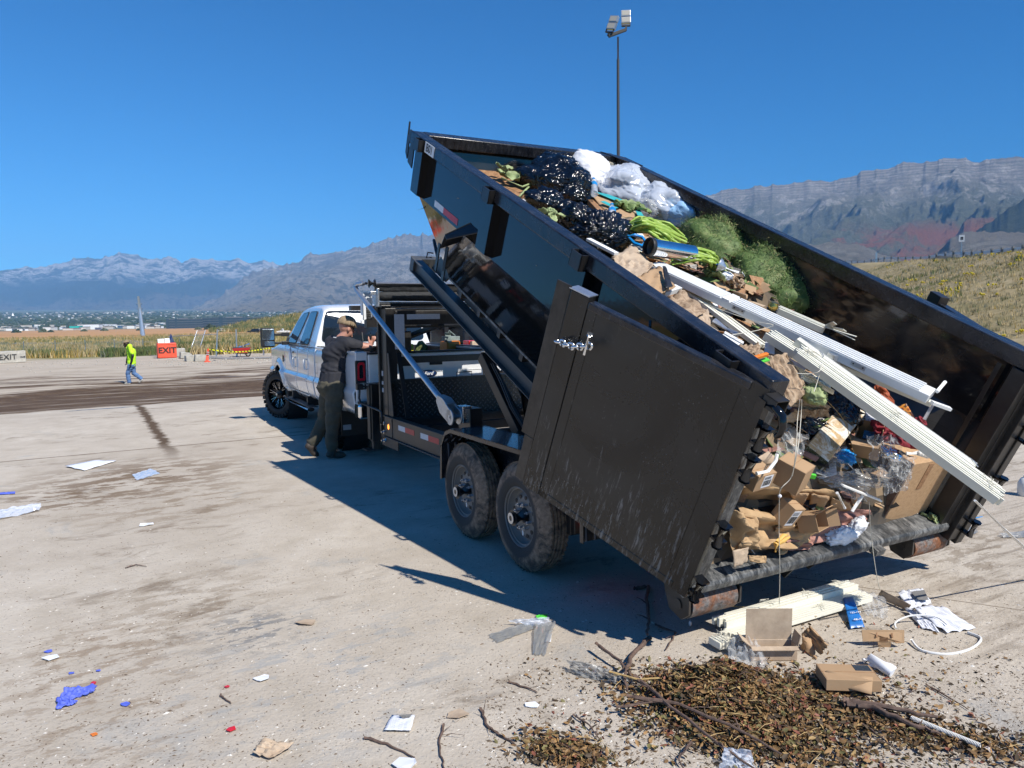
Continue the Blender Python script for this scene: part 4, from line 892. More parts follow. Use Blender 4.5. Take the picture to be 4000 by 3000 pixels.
# tarp roller across the top
mb = MB(); mb.cyl((.09, 5.42, 2.22), (1.98, 5.42, 2.22), .027, 16); fr('tarp_bow', mb, 'galv', ang=40)
def roll(x0, x1, y, z, r_, seed):
    mb = MB(); nu, nv = 60, 28
    def f(u, v):
        a = 2*math.pi*v; x = x0+(x1-x0)*u; rr_ = r_*(1+.10*mnoise.noise(Vector((x*4, math.cos(a)*1.2, math.sin(a)*1.2+seed)))+.05*mnoise.noise(Vector((x*14, math.cos(a)*3, math.sin(a)*3+seed))))
        rr_ *= min(1, .45+min(u, 1-u)*14); return Vector((x, y+math.cos(a)*rr_, z+math.sin(a)*rr_*.92))
    mb.sheet(f, nu, nv); return mb
fr('rolled_tarp', roll(.14, 2.0, 5.46, 2.075, .062, 1), 'tarp', ang=70)
def curtain(u, v):
    x = .12+1.86*u; z = 2.215-.085*v; return Vector((x, 5.415+.03*v+.008*mnoise.noise(Vector((x*9, v*2, 0))), z+.006*mnoise.noise(Vector((x*22, 0, 4)))))
mb = MB(); mb.sheet(curtain, 80, 5); fr('tarp_cloth', mb, 'tarp', ang=80, solid=.006)
mb = MB(); mb.cyl((.05, 5.42, 2.22), (.12, 5.42, 2.22), .050, 20); mb.cyl((.005, 5.42, 2.22), (.02, 5.42, 2.22), .02, 12); fr('roller_cap', mb, 'plblack', ang=40)
for z, w2, c in ((1.985, .012, 'galv'), (1.955, .05, 'black2'), (1.925, .012, 'galv'), (1.70, .02, 'black2')):
    mb = MB(); mb.bx(.16, 2.08, 5.40, 5.46, z, z+w2); fr('tarp_frame_bar', mb, c)
mb = MB(); mb.bx(.13, .15, 5.36, 5.5, 1.94, 2.16); mb.bx(.06, .13, 5.40, 5.44, 2.09, 2.13); fr('tarp_end_plate', mb, 'galv', bevel=.003)
mb = MB(); mb.bx(.02, .10, 5.50, 5.62, 1.80, 1.98); fr('tarp_motor', mb, 'plblack', bevel=.01)
mb = MB(); mb.bx(.015, .019, 5.58, 5.66, 1.86, 2.06); mb.plate([(.0, 5.5, 2.12), (.10, 5.5, 2.12), (.12, 5.5, 1.84), (.0, 5.5, 1.80)], (0, 1, 0), .004); fr('warning_sticker', mb, 'bottle' if False else 'sign')
# tarp arm: galvanised tube with a cast pivot
mb = MB(); P1 = Vector((-.05, 5.70, 2.20)); P2 = Vector((-.05, 3.16, 1.08))
mb.tube([(.05, 5.42, 2.225), (.0, 5.48, 2.225), (-.035, 5.56, 2.22), (-.05, 5.62, 2.19), (-.05, 5.55, 2.135), P2], .028, 16); fr('tarp_arm', mb, 'galv', ang=60)
d_ = (P2-Vector((-.05, 5.55, 2.135))).normalized()
mb = MB(); x, y, z = frame(d_, Vector((1, 0, 0)))
pr = [(-.028, -.028), (.028, -.028), (.028, .028), (-.028, .028)]
q0 = P2-d_*.03; q1 = P2+d_*.10
def oc(c, w_, h_): return [c+Vector((w_*i, 0, 0))+y_*h_*j for i, j in ((-1, -1), (1, -1), (1, 1), (-1, 1))]
y_ = d_.cross(Vector((1, 0, 0))).normalized()
sec = [(q0, .034, .034), (q1, .045, .075), (P2+d_*.20, .045, .072)]
vs = []
for c, a, b in sec: vs += oc(c, a, b)
fs = [(0, 1, 2, 3), (8, 9, 10, 11)[::-1]]
for i in range(2):
    for k in range(4): fs.append((i*4+k, i*4+(k+1) % 4, i*4+4+(k+1) % 4, i*4+4+k))
mb.add(vs, fs)
for sx in (-.040, .040):
    c = P2+d_*.31; mb.prism([(.07*math.cos(a), .07*math.sin(a)) for a in [2*math.pi*k/20 for k in range(20)]], c+Vector((sx-.008, 0, 0)), c+Vector((sx+.008, 0, 0)))
    b0 = P2+d_*.18; mb.plate([b0+y_*.07+Vector((sx-.008, 0, 0)), b0-y_*.07+Vector((sx-.008, 0, 0)), c-y_*.062+Vector((sx-.008, 0, 0)), c+y_*.062+Vector((sx-.008, 0, 0))], (1, 0, 0), .0158)
fr('arm_pivot', mb, 'alu', ang=35, bevel=.004)
c = P2+d_*.31; mb = MB(); mb.cyl(c+Vector((-.052, 0, 0)), c+Vector((-.045, 0, 0)), .024, 16); mb.cyl(c+Vector((-.056, 0, 0)), c+Vector((-.05, 0, 0)), .012, 6); mb.cyl(c+Vector((-.03, 0, 0)), c+Vector((.12, 0, 0)), .05, 20); fr('pivot_pin', mb, 'galv', ang=40)
mb = MB(); mb.bx(c.x+.05, c.x+.14, c.y-.06, c.y+.07, .90, c.z+.09); fr('pivot_mount', mb, 'zinc', bevel=.004)
mb = MB(); mb.bx(c.x+.10, c.x+.22, c.y-.10, c.y+.14, .70, c.z+.07); fr('pivot_bracket', mb, 'black2', bevel=.004)
# drop-leg jack with crank
mb = MB(); mb.bx(.10, .215, 5.62, 5.73, .34, 1.03); fr('jack_leg', mb, 'black2', bevel=.006)
mb = MB(); mb.bx(.085, .10, 5.66, 5.76, .36, 1.01); mb.bx(.06, .25, 5.58, 5.76, 1.03, 1.045); fr('jack_plate', mb, 'frame', bevel=.003)
mb = MB(); mb.bx(.115, .20, 5.635, 5.715, .245, .34); mb.bx(.02, .21, 5.60, 5.80, .235, .245); fr('jack_foot', mb, 'frame', bevel=.003)
mb = MB(); mb.bx(.20, .30, 5.3, 5.75, .9, .96); mb.bx(.2, .3, 5.3, 5.75, .45, .51); fr('jack_bracket', mb, 'black2')
mb = MB(); mb.tube([(.16, 5.74, 1.0), (.06, 5.80, 1.0), (.02, 5.82, .97), (.01, 5.82, .86), (.02, 5.80, .80), (.06, 5.72, .78), (.06, 5.20, .76), (.06, 5.14, .75), (.055, 5.12, .72), (.055, 5.13, .64)], .013, 10); fr('jack_crank', mb, 'plblack', ang=60)
mb = MB(); mb.cyl((.055, 5.13, .70), (.055, 5.135, .62), .018, 10); mb.bx(-.02, .05, 5.78, 5.86, .96, 1.03); fr('crank_grip', mb, 'plblack', ang=40)
# ------------------------------------------------------------------ white pickup (x right from its left side, y forward from the tailgate)
TM = MT @ Matrix.Translation((.05, 6.1, 0)) @ Matrix.Rotation(R(-1.1), 4, 'Z')
tk = thing('pickup_truck', 'white lifted crew-cab pickup towing the dump trailer', 'pickup truck', TM)
TW = 1.94
def tp_(nm, mb, mt_, par=None, **k): return part(nm, mb, M[mt_] if isinstance(mt_, str) else mt_, par or tk, **k)
AR = [(1.30, .455, .545), (5.20, .445, .555)]      # wheel arches: y, z, radius
SX = [(.58, .085), (.64, .03), (.72, .008), (.86, -.012), (.895, -.014), (.935, .022), (1.0, .024), (1.15, .022), (1.28, .028), (1.345, .040), (1.40, .075), (1.44, .12)]
def sx(z): return interp(SX, z)
def side_panel(y0, y1, z0, z1, step=.028, topf=None):
    mb = MB(); ny = max(2, int((y1-y0)/step)); nz_ = max(2, int((z1-z0)/step)); g = {}
    def inside(y, z): return any(math.hypot(y-a, z-b) < r_-1e-6 for a, b, r_ in AR)
    P = [[(y0+(y1-y0)*i/ny, z0+((topf(y0+(y1-y0)*i/ny) if topf else z1)-z0)*j/nz_) for j in range(nz_+1)] for i in range(ny+1)]
    def vert(i, j):
        if (i, j) in g: return g[i, j]
        y, z = P[i][j]
        for a, b, r_ in AR:
            d = math.hypot(y-a, z-b)
            if d < r_: k = r_/max(d, 1e-6); y, z = a+(y-a)*k, b+(z-b)*k; 
        x = sx(z)
        for a, b, r_ in AR:
            d = math.hypot(y-a, z-b)-r_
            if d < .13 and z > .5: x -= .035*(1-ss(.06, .13, d))
        mb.v.append(Vector((x, y, z))); g[i, j] = len(mb.v)-1; return g[i, j]
    for i in range(ny):
        for j in range(nz_):
            c = [P[i][j], P[i+1][j], P[i+1][j+1], P[i][j+1]]
            if all(inside(*q) for q in c): continue
            mb.f.append((vert(i, j), vert(i+1, j), vert(i+1, j+1), vert(i, j+1)))
    mb.mi = [0]*len(mb.f); return mb
def both(fn, nm, mt_, **k):
    a = fn(); o = tp_(nm, a, mt_, ang=40, **k); b = fn(); b.v = [Vector((TW-v.x, v.y, v.z)) for v in b.v]; return o, tp_(nm, b, mt_, ang=40, **k)
S = 'truckside'
both(lambda: side_panel(.03, 2.235, .60, 1.405), 'bed_side', S, solid=.02)
both(lambda: side_panel(2.285, 2.74, .60, 1.44), 'cab_corner', S, solid=.02)
rd = both(lambda: side_panel(2.748, 3.545, .64, 1.44), 'rear_door', S, solid=.02)
fd = both(lambda: side_panel(3.553, 4.62, .64, 1.44), 'front_door', S, solid=.02)
both(lambda: side_panel(2.748, 4.62, .56, .632), 'rocker_panel', S, solid=.02)
both(lambda: side_panel(4.628, 6.02, .60, 1.36, topf=lambda y: 1.40-.11*ss(4.9, 6.0, y)), 'front_fender', S, solid=.02)
# dark body underneath so the gaps read
mb = MB(); mb.bx(.10, TW-.10, .06, 4.7, .70, .90); mb.bx(.12, TW-.12, 2.30, 4.60, .62, 1.40); mb.bx(.45, TW-.45, 4.6, 5.95, .6, 1.25); tp_('chassis', mb, 'plblack')
# hood and front
mb = MB(); mb.sheet(lambda u, v: Vector((.06+(TW-.12)*v, 4.55+1.5*u, 1.44+.05*math.sin(math.pi*v)**.5-.13*ss(.3, 1, u)-.03*(2*v-1)**4)), 14, 20); tp_('hood', mb, 'truck', ang=60, solid=.02)
mb = MB(); mb.bx(.08, TW-.08, 5.98, 6.10, .62, 1.30); tp_('front_grille', mb, 'plblack', bevel=.03)
# cab top
def inset(z): return .035+max(0, z-1.42)*.33
mb = MB(); prof = [(2.275, 1.40), (2.31, 1.60), (2.37, 1.90), (2.43, 1.985), (2.60, 2.035), (3.0, 2.055), (3.5, 2.05), (3.75, 2.03), (3.95, 1.96), (4.52, 1.52), (4.60, 1.42)]
n_ = len(prof); cols = [0, .06, .2, .5, .8, .94, 1]
for c in cols:
    for y, z in prof:
        i_ = inset(z); crown = .018*math.sin(math.pi*c) if z > 1.95 else 0
        mb.v.append(Vector((i_+(TW-2*i_)*c, y, z+crown-(.03 if c in (0, 1) and z > 1.97 else 0))))
for k in range(len(cols)-1):
    for i in range(n_-1): mb.f.append((k*n_+i, k*n_+i+1, (k+1)*n_+i+1, (k+1)*n_+i))
mb.f.append(tuple(range(n_))[::-1]); mb.f.append(tuple((len(cols)-1)*n_+i for i in range(n_))); mb.mi = [0]*len(mb.f)
tp_('cab_roof', mb, 'truck', ang=45, bevel=.018, seg=3)
def rr_poly(pts, r_, n=4):
    """polygon with rounded corners"""
    out_ = []; m_ = len(pts)
    for i in range(m_):
        p, a, b = Vector(pts[i]), Vector(pts[i-1]), Vector(pts[(i+1) % m_]); da = (a-p); db = (b-p); k = min(r_, da.length*.45, db.length*.45)
        A = p+da.normalized()*k; B = p+db.normalized()*k
        for q in range(n+1):
            t = q/n; out_.append(A*(1-t)**2+p*2*t*(1-t)+B*t*t)
    return out_
def side_glass(poly, nm, par, sgn, off=.004, th=.003):
    pts = rr_poly([(0, y, z) for y, z in poly], .05)
    pts = [Vector(((inset(p.z)-off) if sgn < 0 else TW-inset(p.z)+off, p.y, p.z)) for p in pts]
    mb = MB(); mb.plate(pts, (-.95*1 if sgn < 0 else .95, 0, .3), th); return mb
def grow(poly, d):
    cx = sum(p[0] for p in poly)/len(poly); cz = sum(p[1] for p in poly)/len(poly)
    return [(y+(d if y > cx else -d), z+(d if z > cz else -d)) for y, z in poly]
gf = [(3.72, 1.445), (4.34, 1.445), (4.06, 1.80), (3.78, 1.925), (3.37, 1.945)]; gr = [(2.77, 1.445), (3.38, 1.445), (3.24, 1.945), (2.78, 1.945)]
for sgn, i in ((-1, 0), (1, 1)):
    for poly, dr in ((gf, fd[i]), (gr, rd[i])):
        tp_('window_trim', side_glass(grow(poly, .014), 'w', dr, sgn, .002, .002), 'plblack', dr); tp_('window', side_glass(poly, 'w', dr, sgn, .007, .003), 'sideglass', dr)
# B pillar seams: thin dark lines up to the roof
for y in (3.545, 2.70):
    mb = MB(); mb.plate([(inset(z)-.0035, y+(.10 if y > 3 else .0)*0-(z-1.44)*.30, z) for z in (1.42, 1.7, 1.98)]+[(inset(z)-.0035, y+.008-(z-1.44)*.30, z) for z in (1.98, 1.7, 1.42)], (-1, 0, 0), .002); tp_('door_seam', mb, 'plblack')
mb = MB(); mb.beam((.02, 3.45, 1.435), (.02, 2.80, 1.435), .02, .018); mb.beam((.02, 4.3, 1.435), (.02, 3.62, 1.435), .02, .018); tp_('belt_moulding', mb, 'plblack')
# rear window of the cab (follows the slanted back)
def back(x, z): return Vector((x, interp([(1.40, 2.275), (1.60, 2.31), (1.90, 2.37), (1.99, 2.43)][0:4] and [(1.40, 2.275), (1.60, 2.31), (1.90, 2.37), (1.99, 2.43)], z)-.006, z))
pts = rr_poly([(.13, 0, 1.475), (TW-.13, 0, 1.475), (TW-.23, 0, 1.955), (.23, 0, 1.955)], .09, 6)
mb = MB(); mb.plate([back(p.x, p.z) for p in pts], (0, -1, .15), .004); bw_ = tp_('rear_window', mb, 'glass')
mb = MB(); mb.bx(.70, .715, 2.26, 2.36, 1.48, 1.95); mb.xf(Matrix()); tp_('window_divider', MB().beam(back(.78, 1.48)-Vector((0, .008, 0)), back(.78, 1.95)-Vector((0, .008, 0)), .014, .006), 'plblack', bw_)
mb = MB(); mb.beam(back(.0+.2, 1.46)+Vector((0, -.01, 0)), back(TW-.2, 1.46)+Vector((0, -.01, 0)), .02, .02)
# bed
mb = MB(); mb.bx(.02, .14, .03, 2.235, 1.375, 1.41); mb.bx(TW-.14, TW-.02, .03, 2.235, 1.375, 1.41); tp_('bed_rail', mb, 'truck', bevel=.012)
mb = MB(); mb.bx(.045, .135, .04, 2.22, 1.411, 1.424); mb.bx(TW-.135, TW-.045, .04, 2.22, 1.411, 1.424); tp_('rail_cap', mb, 'plblack', bevel=.004)
mb = MB(); mb.bx(.13, TW-.13, .05, 2.22, .90, .93); mb.bx(.125, .145, .05, 2.22, .93, 1.38); mb.bx(TW-.145, TW-.125, .05, 2.22, .93, 1.38); mb.bx(.13, TW-.13, 2.18, 2.235, .9, 1.40); tp_('bed_liner', mb, 'plblack')
# rear corner pillars, tailgate
for x0, x1, sg in ((.0, .165, -1), (TW-.165, TW, 1)):
    mb = MB(); mb.bx(x0+.012, x1, -.0, .035, .72, 1.405); tp_('rear_pillar', mb, S, bevel=.012)
mb = MB(); mb.bx(.172, TW-.172, -.015, .045, .80, 1.37); tg = tp_('tailgate', mb, 'truck', bevel=.014, seg=3)
mb = MB(); mb.bx(.172, TW-.172, -.03, .05, 1.371, 1.395); tp_('tailgate_cap', mb, 'plblack', tg, bevel=.006)
mb = MB(); mb.bx(.20, TW-.20, -.022, -.016, 1.275, 1.28); mb.bx(.20, TW-.20, -.022, -.016, 1.12, 1.123); tp_('tailgate_crease', mb, 'truck', tg)
mb = MB(); mb.bx(.56, .74, -.024, -.0155, 1.205, 1.245); mb.bx(.99, 1.17, -.024, -.0155, 1.205, 1.245); tp_('tailgate_handle', mb, 'plblack', tg, bevel=.006)
mb = MB(); mb.bx(.60, .607, -.021, -.0152, .82, 1.36); tp_('gate_gap', mb, 'ink', tg)
mb = MB(); mb.ell((.97, -.017, 1.095), (.115, .008, .046), n=40, m_=8); bd = tp_('badge', mb, 'navy', tg, ang=80)
mb = MB(); mb.lathe([(1.0, -.004), (1.06, -.004), (1.06, .004), (1.0, .004)], (0, 0, 0), (0, 1, 0), 40, closed=True); mb.v = [Vector((.97+v.x*.113, -.019+v.y, 1.095+v.z*.045)) for v in mb.v]; tp_('badge_rim', mb, 'chrome', bd, ang=60)
tp_('badge_lettering', text_mb('Ford', .062, place((.97, -.026, 1.095), (1, 0, 0), (0, 0, 1), (0, -1, 0)), .001, shear=.35, bold=.0008), 'whiteink', bd)
tp_('decal', text_mb('powered', .03, place((1.42, -.0165, 1.17), (1, 0, 0), (0, 0, 1), (0, -1, 0)), .0006, shear=.3), 'whiteink', tg) if False else None
# tail lamps with a red ring
for x0, sg in ((.005, -1), (TW-.145, 1)):
    mb = MB(); mb.bx(x0, x0+.14, -.012, .02, .93, 1.30); tl = tp_('tail_light', mb, 'plblack', bevel=.025, seg=3)
    mb = MB(); P_ = rr_poly([(x0+.022, 0, 1.045), (x0+.125, 0, 1.045), (x0+.118, 0, 1.275), (x0+.030, 0, 1.275)], .03); Q_ = rr_poly([(x0+.045, 0, 1.075), (x0+.100, 0, 1.075), (x0+.096, 0, 1.245), (x0+.050, 0, 1.245)], .02); k_ = len(P_)
    vs = [Vector((p.x, -.018, p.z)) for p in P_]+[Vector((p.x, -.018, p.z)) for p in Q_]; mb.add(vs, [(i, (i+1) % k_, k_+(i+1) % k_, k_+i) for i in range(k_)]); tp_('red_ring', mb, 'red', tl, solid=.006)
    mb = MB(); mb.bx(x0+.048, x0+.098, -.016, -.0125, 1.08, 1.24); tp_('lens', mb, 'glass', tl)
    mb = MB(); mb.bx(x0+.05, x0+.11, -.015, -.0125, .95, 1.02); tp_('reverse_lens', mb, 'wellgrey', tl)
# rear bumper
mb = MB(); mb.prism([(-.10, -.10), (.10, -.10), (.10, .12), (.0, .12), (-.10, .06)], (-.01, -.10, .66), (TW+.01, -.10, .66)); mb = MB(); mb.bx(-.02, TW+.02, -.20, .02, .58, .77); tp_('rear_bumper', mb, 'chrome', bevel=.035, seg=4)
mb = MB(); mb.bx(.02, TW-.02, -.19, .0, .772, .785); tp_('bumper_step', mb, 'plblack')
# side details
mb = MB(); mb.bx(.012, .018, 2.10, 2.38, 1.0, 1.22); mb = MB()
q = rr_poly([(0, 2.03, 1.02), (0, 2.20, 1.02), (0, 2.20, 1.19), (0, 2.03, 1.19)], .03); q2 = rr_poly([(0, 2.036, 1.026), (0, 2.194, 1.026), (0, 2.194, 1.184), (0, 2.036, 1.184)], .028); k_ = len(q)
mb.add([Vector((sx(p.z)-.022, p.y, p.z)) for p in q]+[Vector((sx(p.z)-.022, p.y, p.z)) for p in q2], [(i, (i+1) % k_, k_+(i+1) % k_, k_+i) for i in range(k_)]); tp_('fuel_flap_gap', mb, 'plblack')
for y0, dr in ((3.68, fd[0]), (2.84, rd[0])):
    mb = MB(); mb.tube([(.012, y0, 1.20), (-.028, y0+.01, 1.20), (-.028, y0+.015, 1.04), (.012, y0, 1.04)], .013, 8); mb.bx(-.028, -.005, y0, y0+.02, 1.04, 1.20); tp_('door_handle', mb, 'truck', dr, ang=50)
mb = MB(); mb.bx(-.004, .012, 3.80, 3.85, 1.27, 1.295); tp_('key_pad', mb, 'plblack', fd[0])
# white flash decal on the front door and round fender emblem
mb = MB(); mb.plate([(sx(z)-.0235, y, z) for y, z in ((4.20, 1.38), (4.08, 1.30), (3.82, .98), (4.14, 1.12), (4.22, 1.27))], (-1, 0, 0), .001); tp_('door_decal', mb, 'paper', fd[0])
mb = MB(); mb.lathe([(.050, -.002), (.065, -.002), (.065, .002), (.050, .002)], (.0, 4.72, 1.14), (1, 0, 0), 24, closed=True); mb.bx(-.003, .003, 4.68, 4.76, 1.13, 1.15); mb.bx(-.003, .003, 4.71, 4.73, 1.07, 1.21); tp_('fender_emblem', mb, 'plblack')
# step bar
mb = MB(); mb.tube([(-.07, 4.25, .46), (-.07, 2.25, .46)], .055, 14); mb.v = [Vector((v.x, v.y, .46+(v.z-.46)*.55)) for v in mb.v]; st = tp_('step_bar', mb, 'chrome', ang=50)
mb = MB(); mb.bx(-.09, .05, 2.28, 4.2, .487, .494); tp_('step_pad', mb, 'plblack', st)
for y in (3.85, 2.7): tp_('step_bracket', MB().bx(-.02, .20, y, y+.06, .47, .62), 'plblack', st)
# tow mirror
mb = MB(); mb.bx(-.43, -.19, 4.33, 4.42, 1.36, 1.70); mr_ = tp_('side_mirror', mb, 'plblack', bevel=.035, seg=3)
mb = MB(); mb.bx(-.405, -.205, 4.322, 4.328, 1.485, 1.675); tp_('mirror_glass', mb, 'mirror', mr_, bevel=.003); mb = MB(); mb.bx(-.375, -.205, 4.322, 4.328, 1.385, 1.465); tp_('mirror_glass', mb, 'mirror', mr_)
mb = MB(); mb.bx(-.19, .06, 4.36, 4.40, 1.555, 1.60); mb.bx(-.07, .06, 4.34, 4.41, 1.545, 1.615); tp_('mirror_arm', mb, 'plblack', mr_, bevel=.006); mb = MB(); mb.bx(-.19, .06, 4.36, 4.40, 1.41, 1.45); mb.bx(-.07, .06, 4.34, 4.41, 1.395, 1.46); tp_('mirror_arm', mb, 'plblack', mr_, bevel=.006)
mb = MB(); mb.plate([(.028, 4.40, 1.40), (.028, 4.62, 1.40), (.06, 4.56, 1.50), (.06, 4.36, 1.62)], (-1, 0, 0), .006); tp_('mirror_mount', mb, 'plblack', mr_)
mb = MB(); mb.bx(TW+.19, TW+.43, 4.33, 4.42, 1.36, 1.70); mb.bx(TW-.06, TW+.19, 4.36, 4.40, 1.555, 1.6); tp_('side_mirror', mb, 'plblack', bevel=.02)
# wheel wells and wheels
for y in (1.30, 5.20):
    for x0, x1 in ((.06, .42), (TW-.42, TW-.06)):
        mb = MB(); mb.lathe([(.54, 0), (.54, x1-x0)], (x0, y, .455), (1, 0, 0), 40); tp_('wheel_well', mb, 'plblack', ang=60)
def truck_wheel(x, y, s, st=0):
    e = bpy.data.objects.new('wheel', None); COL.objects.link(e); e.parent = tk; e.location = (x, y, .445); R_ = .445; w_ = .31; e.rotation_euler = (0, 0, st)
    prof = [(.275, .03), (.30, .005), (.345, .0), (.39, .012), (.418, .035), (.428, .06), (.428, w_-.06), (.418, w_-.035), (.39, w_-.01), (.3, w_), (.275, w_-.03)]
    mb = MB(); mb.lathe([(a, b*s) for a, b in prof], (0, 0, 0), (1, 0, 0), 64); t_ = part('tyre', mb, M['rubber'], e, ang=50)
    mb = MB()
    for k in range(32):
        a = 2*math.pi*k/32; Mx = Matrix.Rotation(a, 3, 'X'); Mz = Matrix.Rotation(a+.098, 3, 'X')
        mb.box(Mx @ Vector((.033*s, 0, .428)), (.062, .058, .036), Mx @ Matrix.Rotation(.25*s, 3, 'Z')); mb.box(Mz @ Vector(((w_-.033)*s, 0, .428)), (.062, .058, .036), Mz @ Matrix.Rotation(-.25*s, 3, 'Z'))
        mb.box(Mz @ Vector((.112*s, 0, .431)), (.072, .045, .026), Mz @ Matrix.Rotation(-.6, 3, 'Z')); mb.box(Mx @ Vector((.195*s, 0, .431)), (.072, .045, .026), Mx @ Matrix.Rotation(.6, 3, 'Z'))
        mb.box(Mx @ Vector((-.001*s, 0, .405)), (.012, .045, .035), Mx)
    part('tread', mb, M['rubber'], t_)
    mb = MB(); mb.lathe([(a, b*s) for a, b in [(.278, .035), (.286, .015), (.276, .008), (.268, .03), (.262, .10), (.20, .125), (.075, .125)]], (0, 0, 0), (1, 0, 0), 56); r_ = part('rim', mb, M['black'], e, ang=40)
    for k in range(8):
        a = 2*math.pi*k/8+.2
        mb = MB()
        for da in (-.11, .11):
            c0 = Vector((.075*s, math.cos(a)*.08, math.sin(a)*.08)); c1 = Vector((.045*s, math.cos(a+da)*.262, math.sin(a+da)*.262)); mb.beam(c0, c1, .022, .03, up=Vector((1, 0, 0)))
        part('spoke', mb, M['black'], r_, bevel=.004)
        mb = MB()
        for da in (-.11, .11):
            c0 = Vector((.058*s, math.cos(a)*.10, math.sin(a)*.10)); c1 = Vector((.028*s, math.cos(a+da)*.235, math.sin(a+da)*.235)); mb.beam(c0, c1, .003, .004, up=Vector((1, 0, 0)))
        part('spoke_edge', mb, M['chrome'], r_)
    mb = MB(); mb.cyl((.09*s, 0, 0), (.03*s, 0, 0), .075, 28); mb.cyl((.03*s, 0, 0), (.0, 0, 0), .045, 24, .035); h_ = part('hub', mb, M['plblack'], e, ang=40)
    mb = MB(); mb.cyl((-.002*s, 0, 0), (0, 0, 0), .024, 16); part('hub_cap', mb, M['mirror'], h_)
    return e
truck_wheel(-.055, 5.22, 1, R(26)); truck_wheel(-.035, 1.30, 1); truck_wheel(TW+.035, 5.20, -1); truck_wheel(TW+.035, 1.30, -1)
mb = MB(); mb.cyl((.1, 1.3, .445), (TW-.1, 1.3, .445), .05, 12); mb.ell((TW/2, 1.3, .445), (.16, .17, .17)); mb.bx(.45, .53, .1, 5.8, .56, .68); mb.bx(TW-.53, TW-.45, .1, 5.8, .56, .68); mb.cyl((.1, 5.2, .445), (TW-.1, 5.2, .445), .05, 12); tp_('axle', mb, 'plblack', ang=50)
mb = MB(); mb.bx(.0, .34, .74, .752, .25, .72); fl = tp_('mud_flap', mb, 'plblack')
mb = MB(); mb.bx(.02, .13, .736, .739, .33, .40); tp_('flag_sticker', mb, 'greytape', fl)
mb = MB(); mb.cyl((.75, -.1, .63), (.75, 1.1, .60), .035, 12); tp_('exhaust', mb, 'plblack')
# ------------------------------------------------------------------ people
def person(label, group=None): pass
def wrinkle(amp, sc_, seed=0, rng=None):
    def f(co, no):
        k = mnoise.noise(Vector((co.x*sc_, co.y*sc_, co.z*sc_*1.7+seed))); k2 = 1-abs(mnoise.noise(Vector((co.x*sc_*.6+5, co.y*sc_*.6, co.z*sc_*1.5+seed))))*3
        return co+no*(amp*k+amp*.8*max(-1, k2))
    return f
def C(mb, a, b, ra, rb): mb.capsule(a, b, ra, rb); return mb
def head(mb, c, fwd, up, k=1.0):
    """skull, jaw, nose, ears about c"""
    f = Vector(fwd).normalized(); u = Vector(up).normalized(); s = f.cross(u).normalized(); u = s.cross(f); Mr = rmat(s, f, u); c = Vector(c)
    mb.ell(c+u*.025*k, (.074*k, .094*k, .098*k), Mr, 20, 14); mb.ell(c+f*.025*k-u*.05*k, (.056*k, .068*k, .066*k), Mr, 16, 12)
    mb.ell(c+f*.088*k-u*.085*k, (.026*k, .02*k, .018*k), Mr); mb.capsule(c+f*.088*k+u*.005*k, c+f*.112*k-u*.03*k, .010*k, .014*k)
    mb.ell(c+f*.09*k-u*.06*k, (.024*k, .012*k, .008*k), Mr)
    for q in (-1, 1): mb.ell(c+s*q*.076*k-f*.004*k-u*.012*k, (.010*k, .020*k, .033*k), Mr); mb.ell(c+s*q*.03*k+f*.078*k+u*.02*k, (.02*k, .014*k, .010*k), Mr)
    return s, f, u
def hand(mb, wrist, d, palm_n, k=1.0, curl=.5, thumb=1):
    """palm with five separate curled fingers"""
    d = Vector(d).normalized(); n_ = Vector(palm_n).normalized(); s = d.cross(n_).normalized(); n_ = s.cross(d); w = Vector(wrist)
    Mr = rmat(s, d, n_); mb.ell(w+d*.045*k, (.042*k, .055*k, .017*k), Mr, 14, 10)
    for i, (o, l_) in enumerate(((-.030, .066), (-.010, .076), (.011, .071), (.030, .055))):
        p = w+d*.085*k+s*o*k; a = 0; dirn = d
        for j, f_ in enumerate((.45, .32, .23)):
            a += curl*(.9 if j else .5); q = p+(d*math.cos(a)+n_*math.sin(a))*l_*f_*k; mb.capsule(p, q, (.0095-.001*j)*k, (.0088-.001*j)*k, 8); p = q
    p = w+d*.03*k-s*thumb*.034*k; q = p+(d*.7-s*thumb*.7).normalized()*.035*k+n_*.01*k; mb.capsule(p, q, .012*k, .0105*k, 8); mb.capsule(q, q+(d*.9-s*thumb*.25+n_*.35).normalized()*.03*k, .0105*k, .009*k, 8)
# man in the black shirt leaning on the side of the pickup ------------------
mp = lambda px, py, s: ts(px, py, s)
mn = thing('person', 'heavy-set man in black tee shirt, olive trousers and tan cap leaning on the pickup bed', 'person', MT @ Matrix.Translation((-.12, 6.7, 0)))
off = Vector((-.12, 6.7, 0))
def mpx(px, py, s): return mp(px, py, s)-off
pel = mpx(1298, 1500, 6.74); wst = mpx(1305, 1445, 6.74); che = mpx(1312, 1385, 6.74); nkb = mpx(1330, 1322, 6.74); hc = mpx(1352, 1281, 6.72)
rsh = mpx(1358, 1344, 6.56); lsh = mpx(1296, 1338, 6.93); rel = mpx(1440, 1357, 6.50); rwr = mpx(1447, 1345, 6.76); lel = mpx(1436, 1352, 7.0); lwr = mpx(1447, 1348, 6.86)
rhp = mpx(1308, 1510, 6.65); lhp = mpx(1284, 1510, 6.86); rkn = mpx(1301, 1630, 6.62); ran = mpx(1296, 1752, 6.62); lkn = mpx(1270, 1640, 6.92); lan = mpx(1222, 1735, 6.93)
fw_ = Vector((.93, .25, -.22)); up_ = Vector((.22, .0, .97))
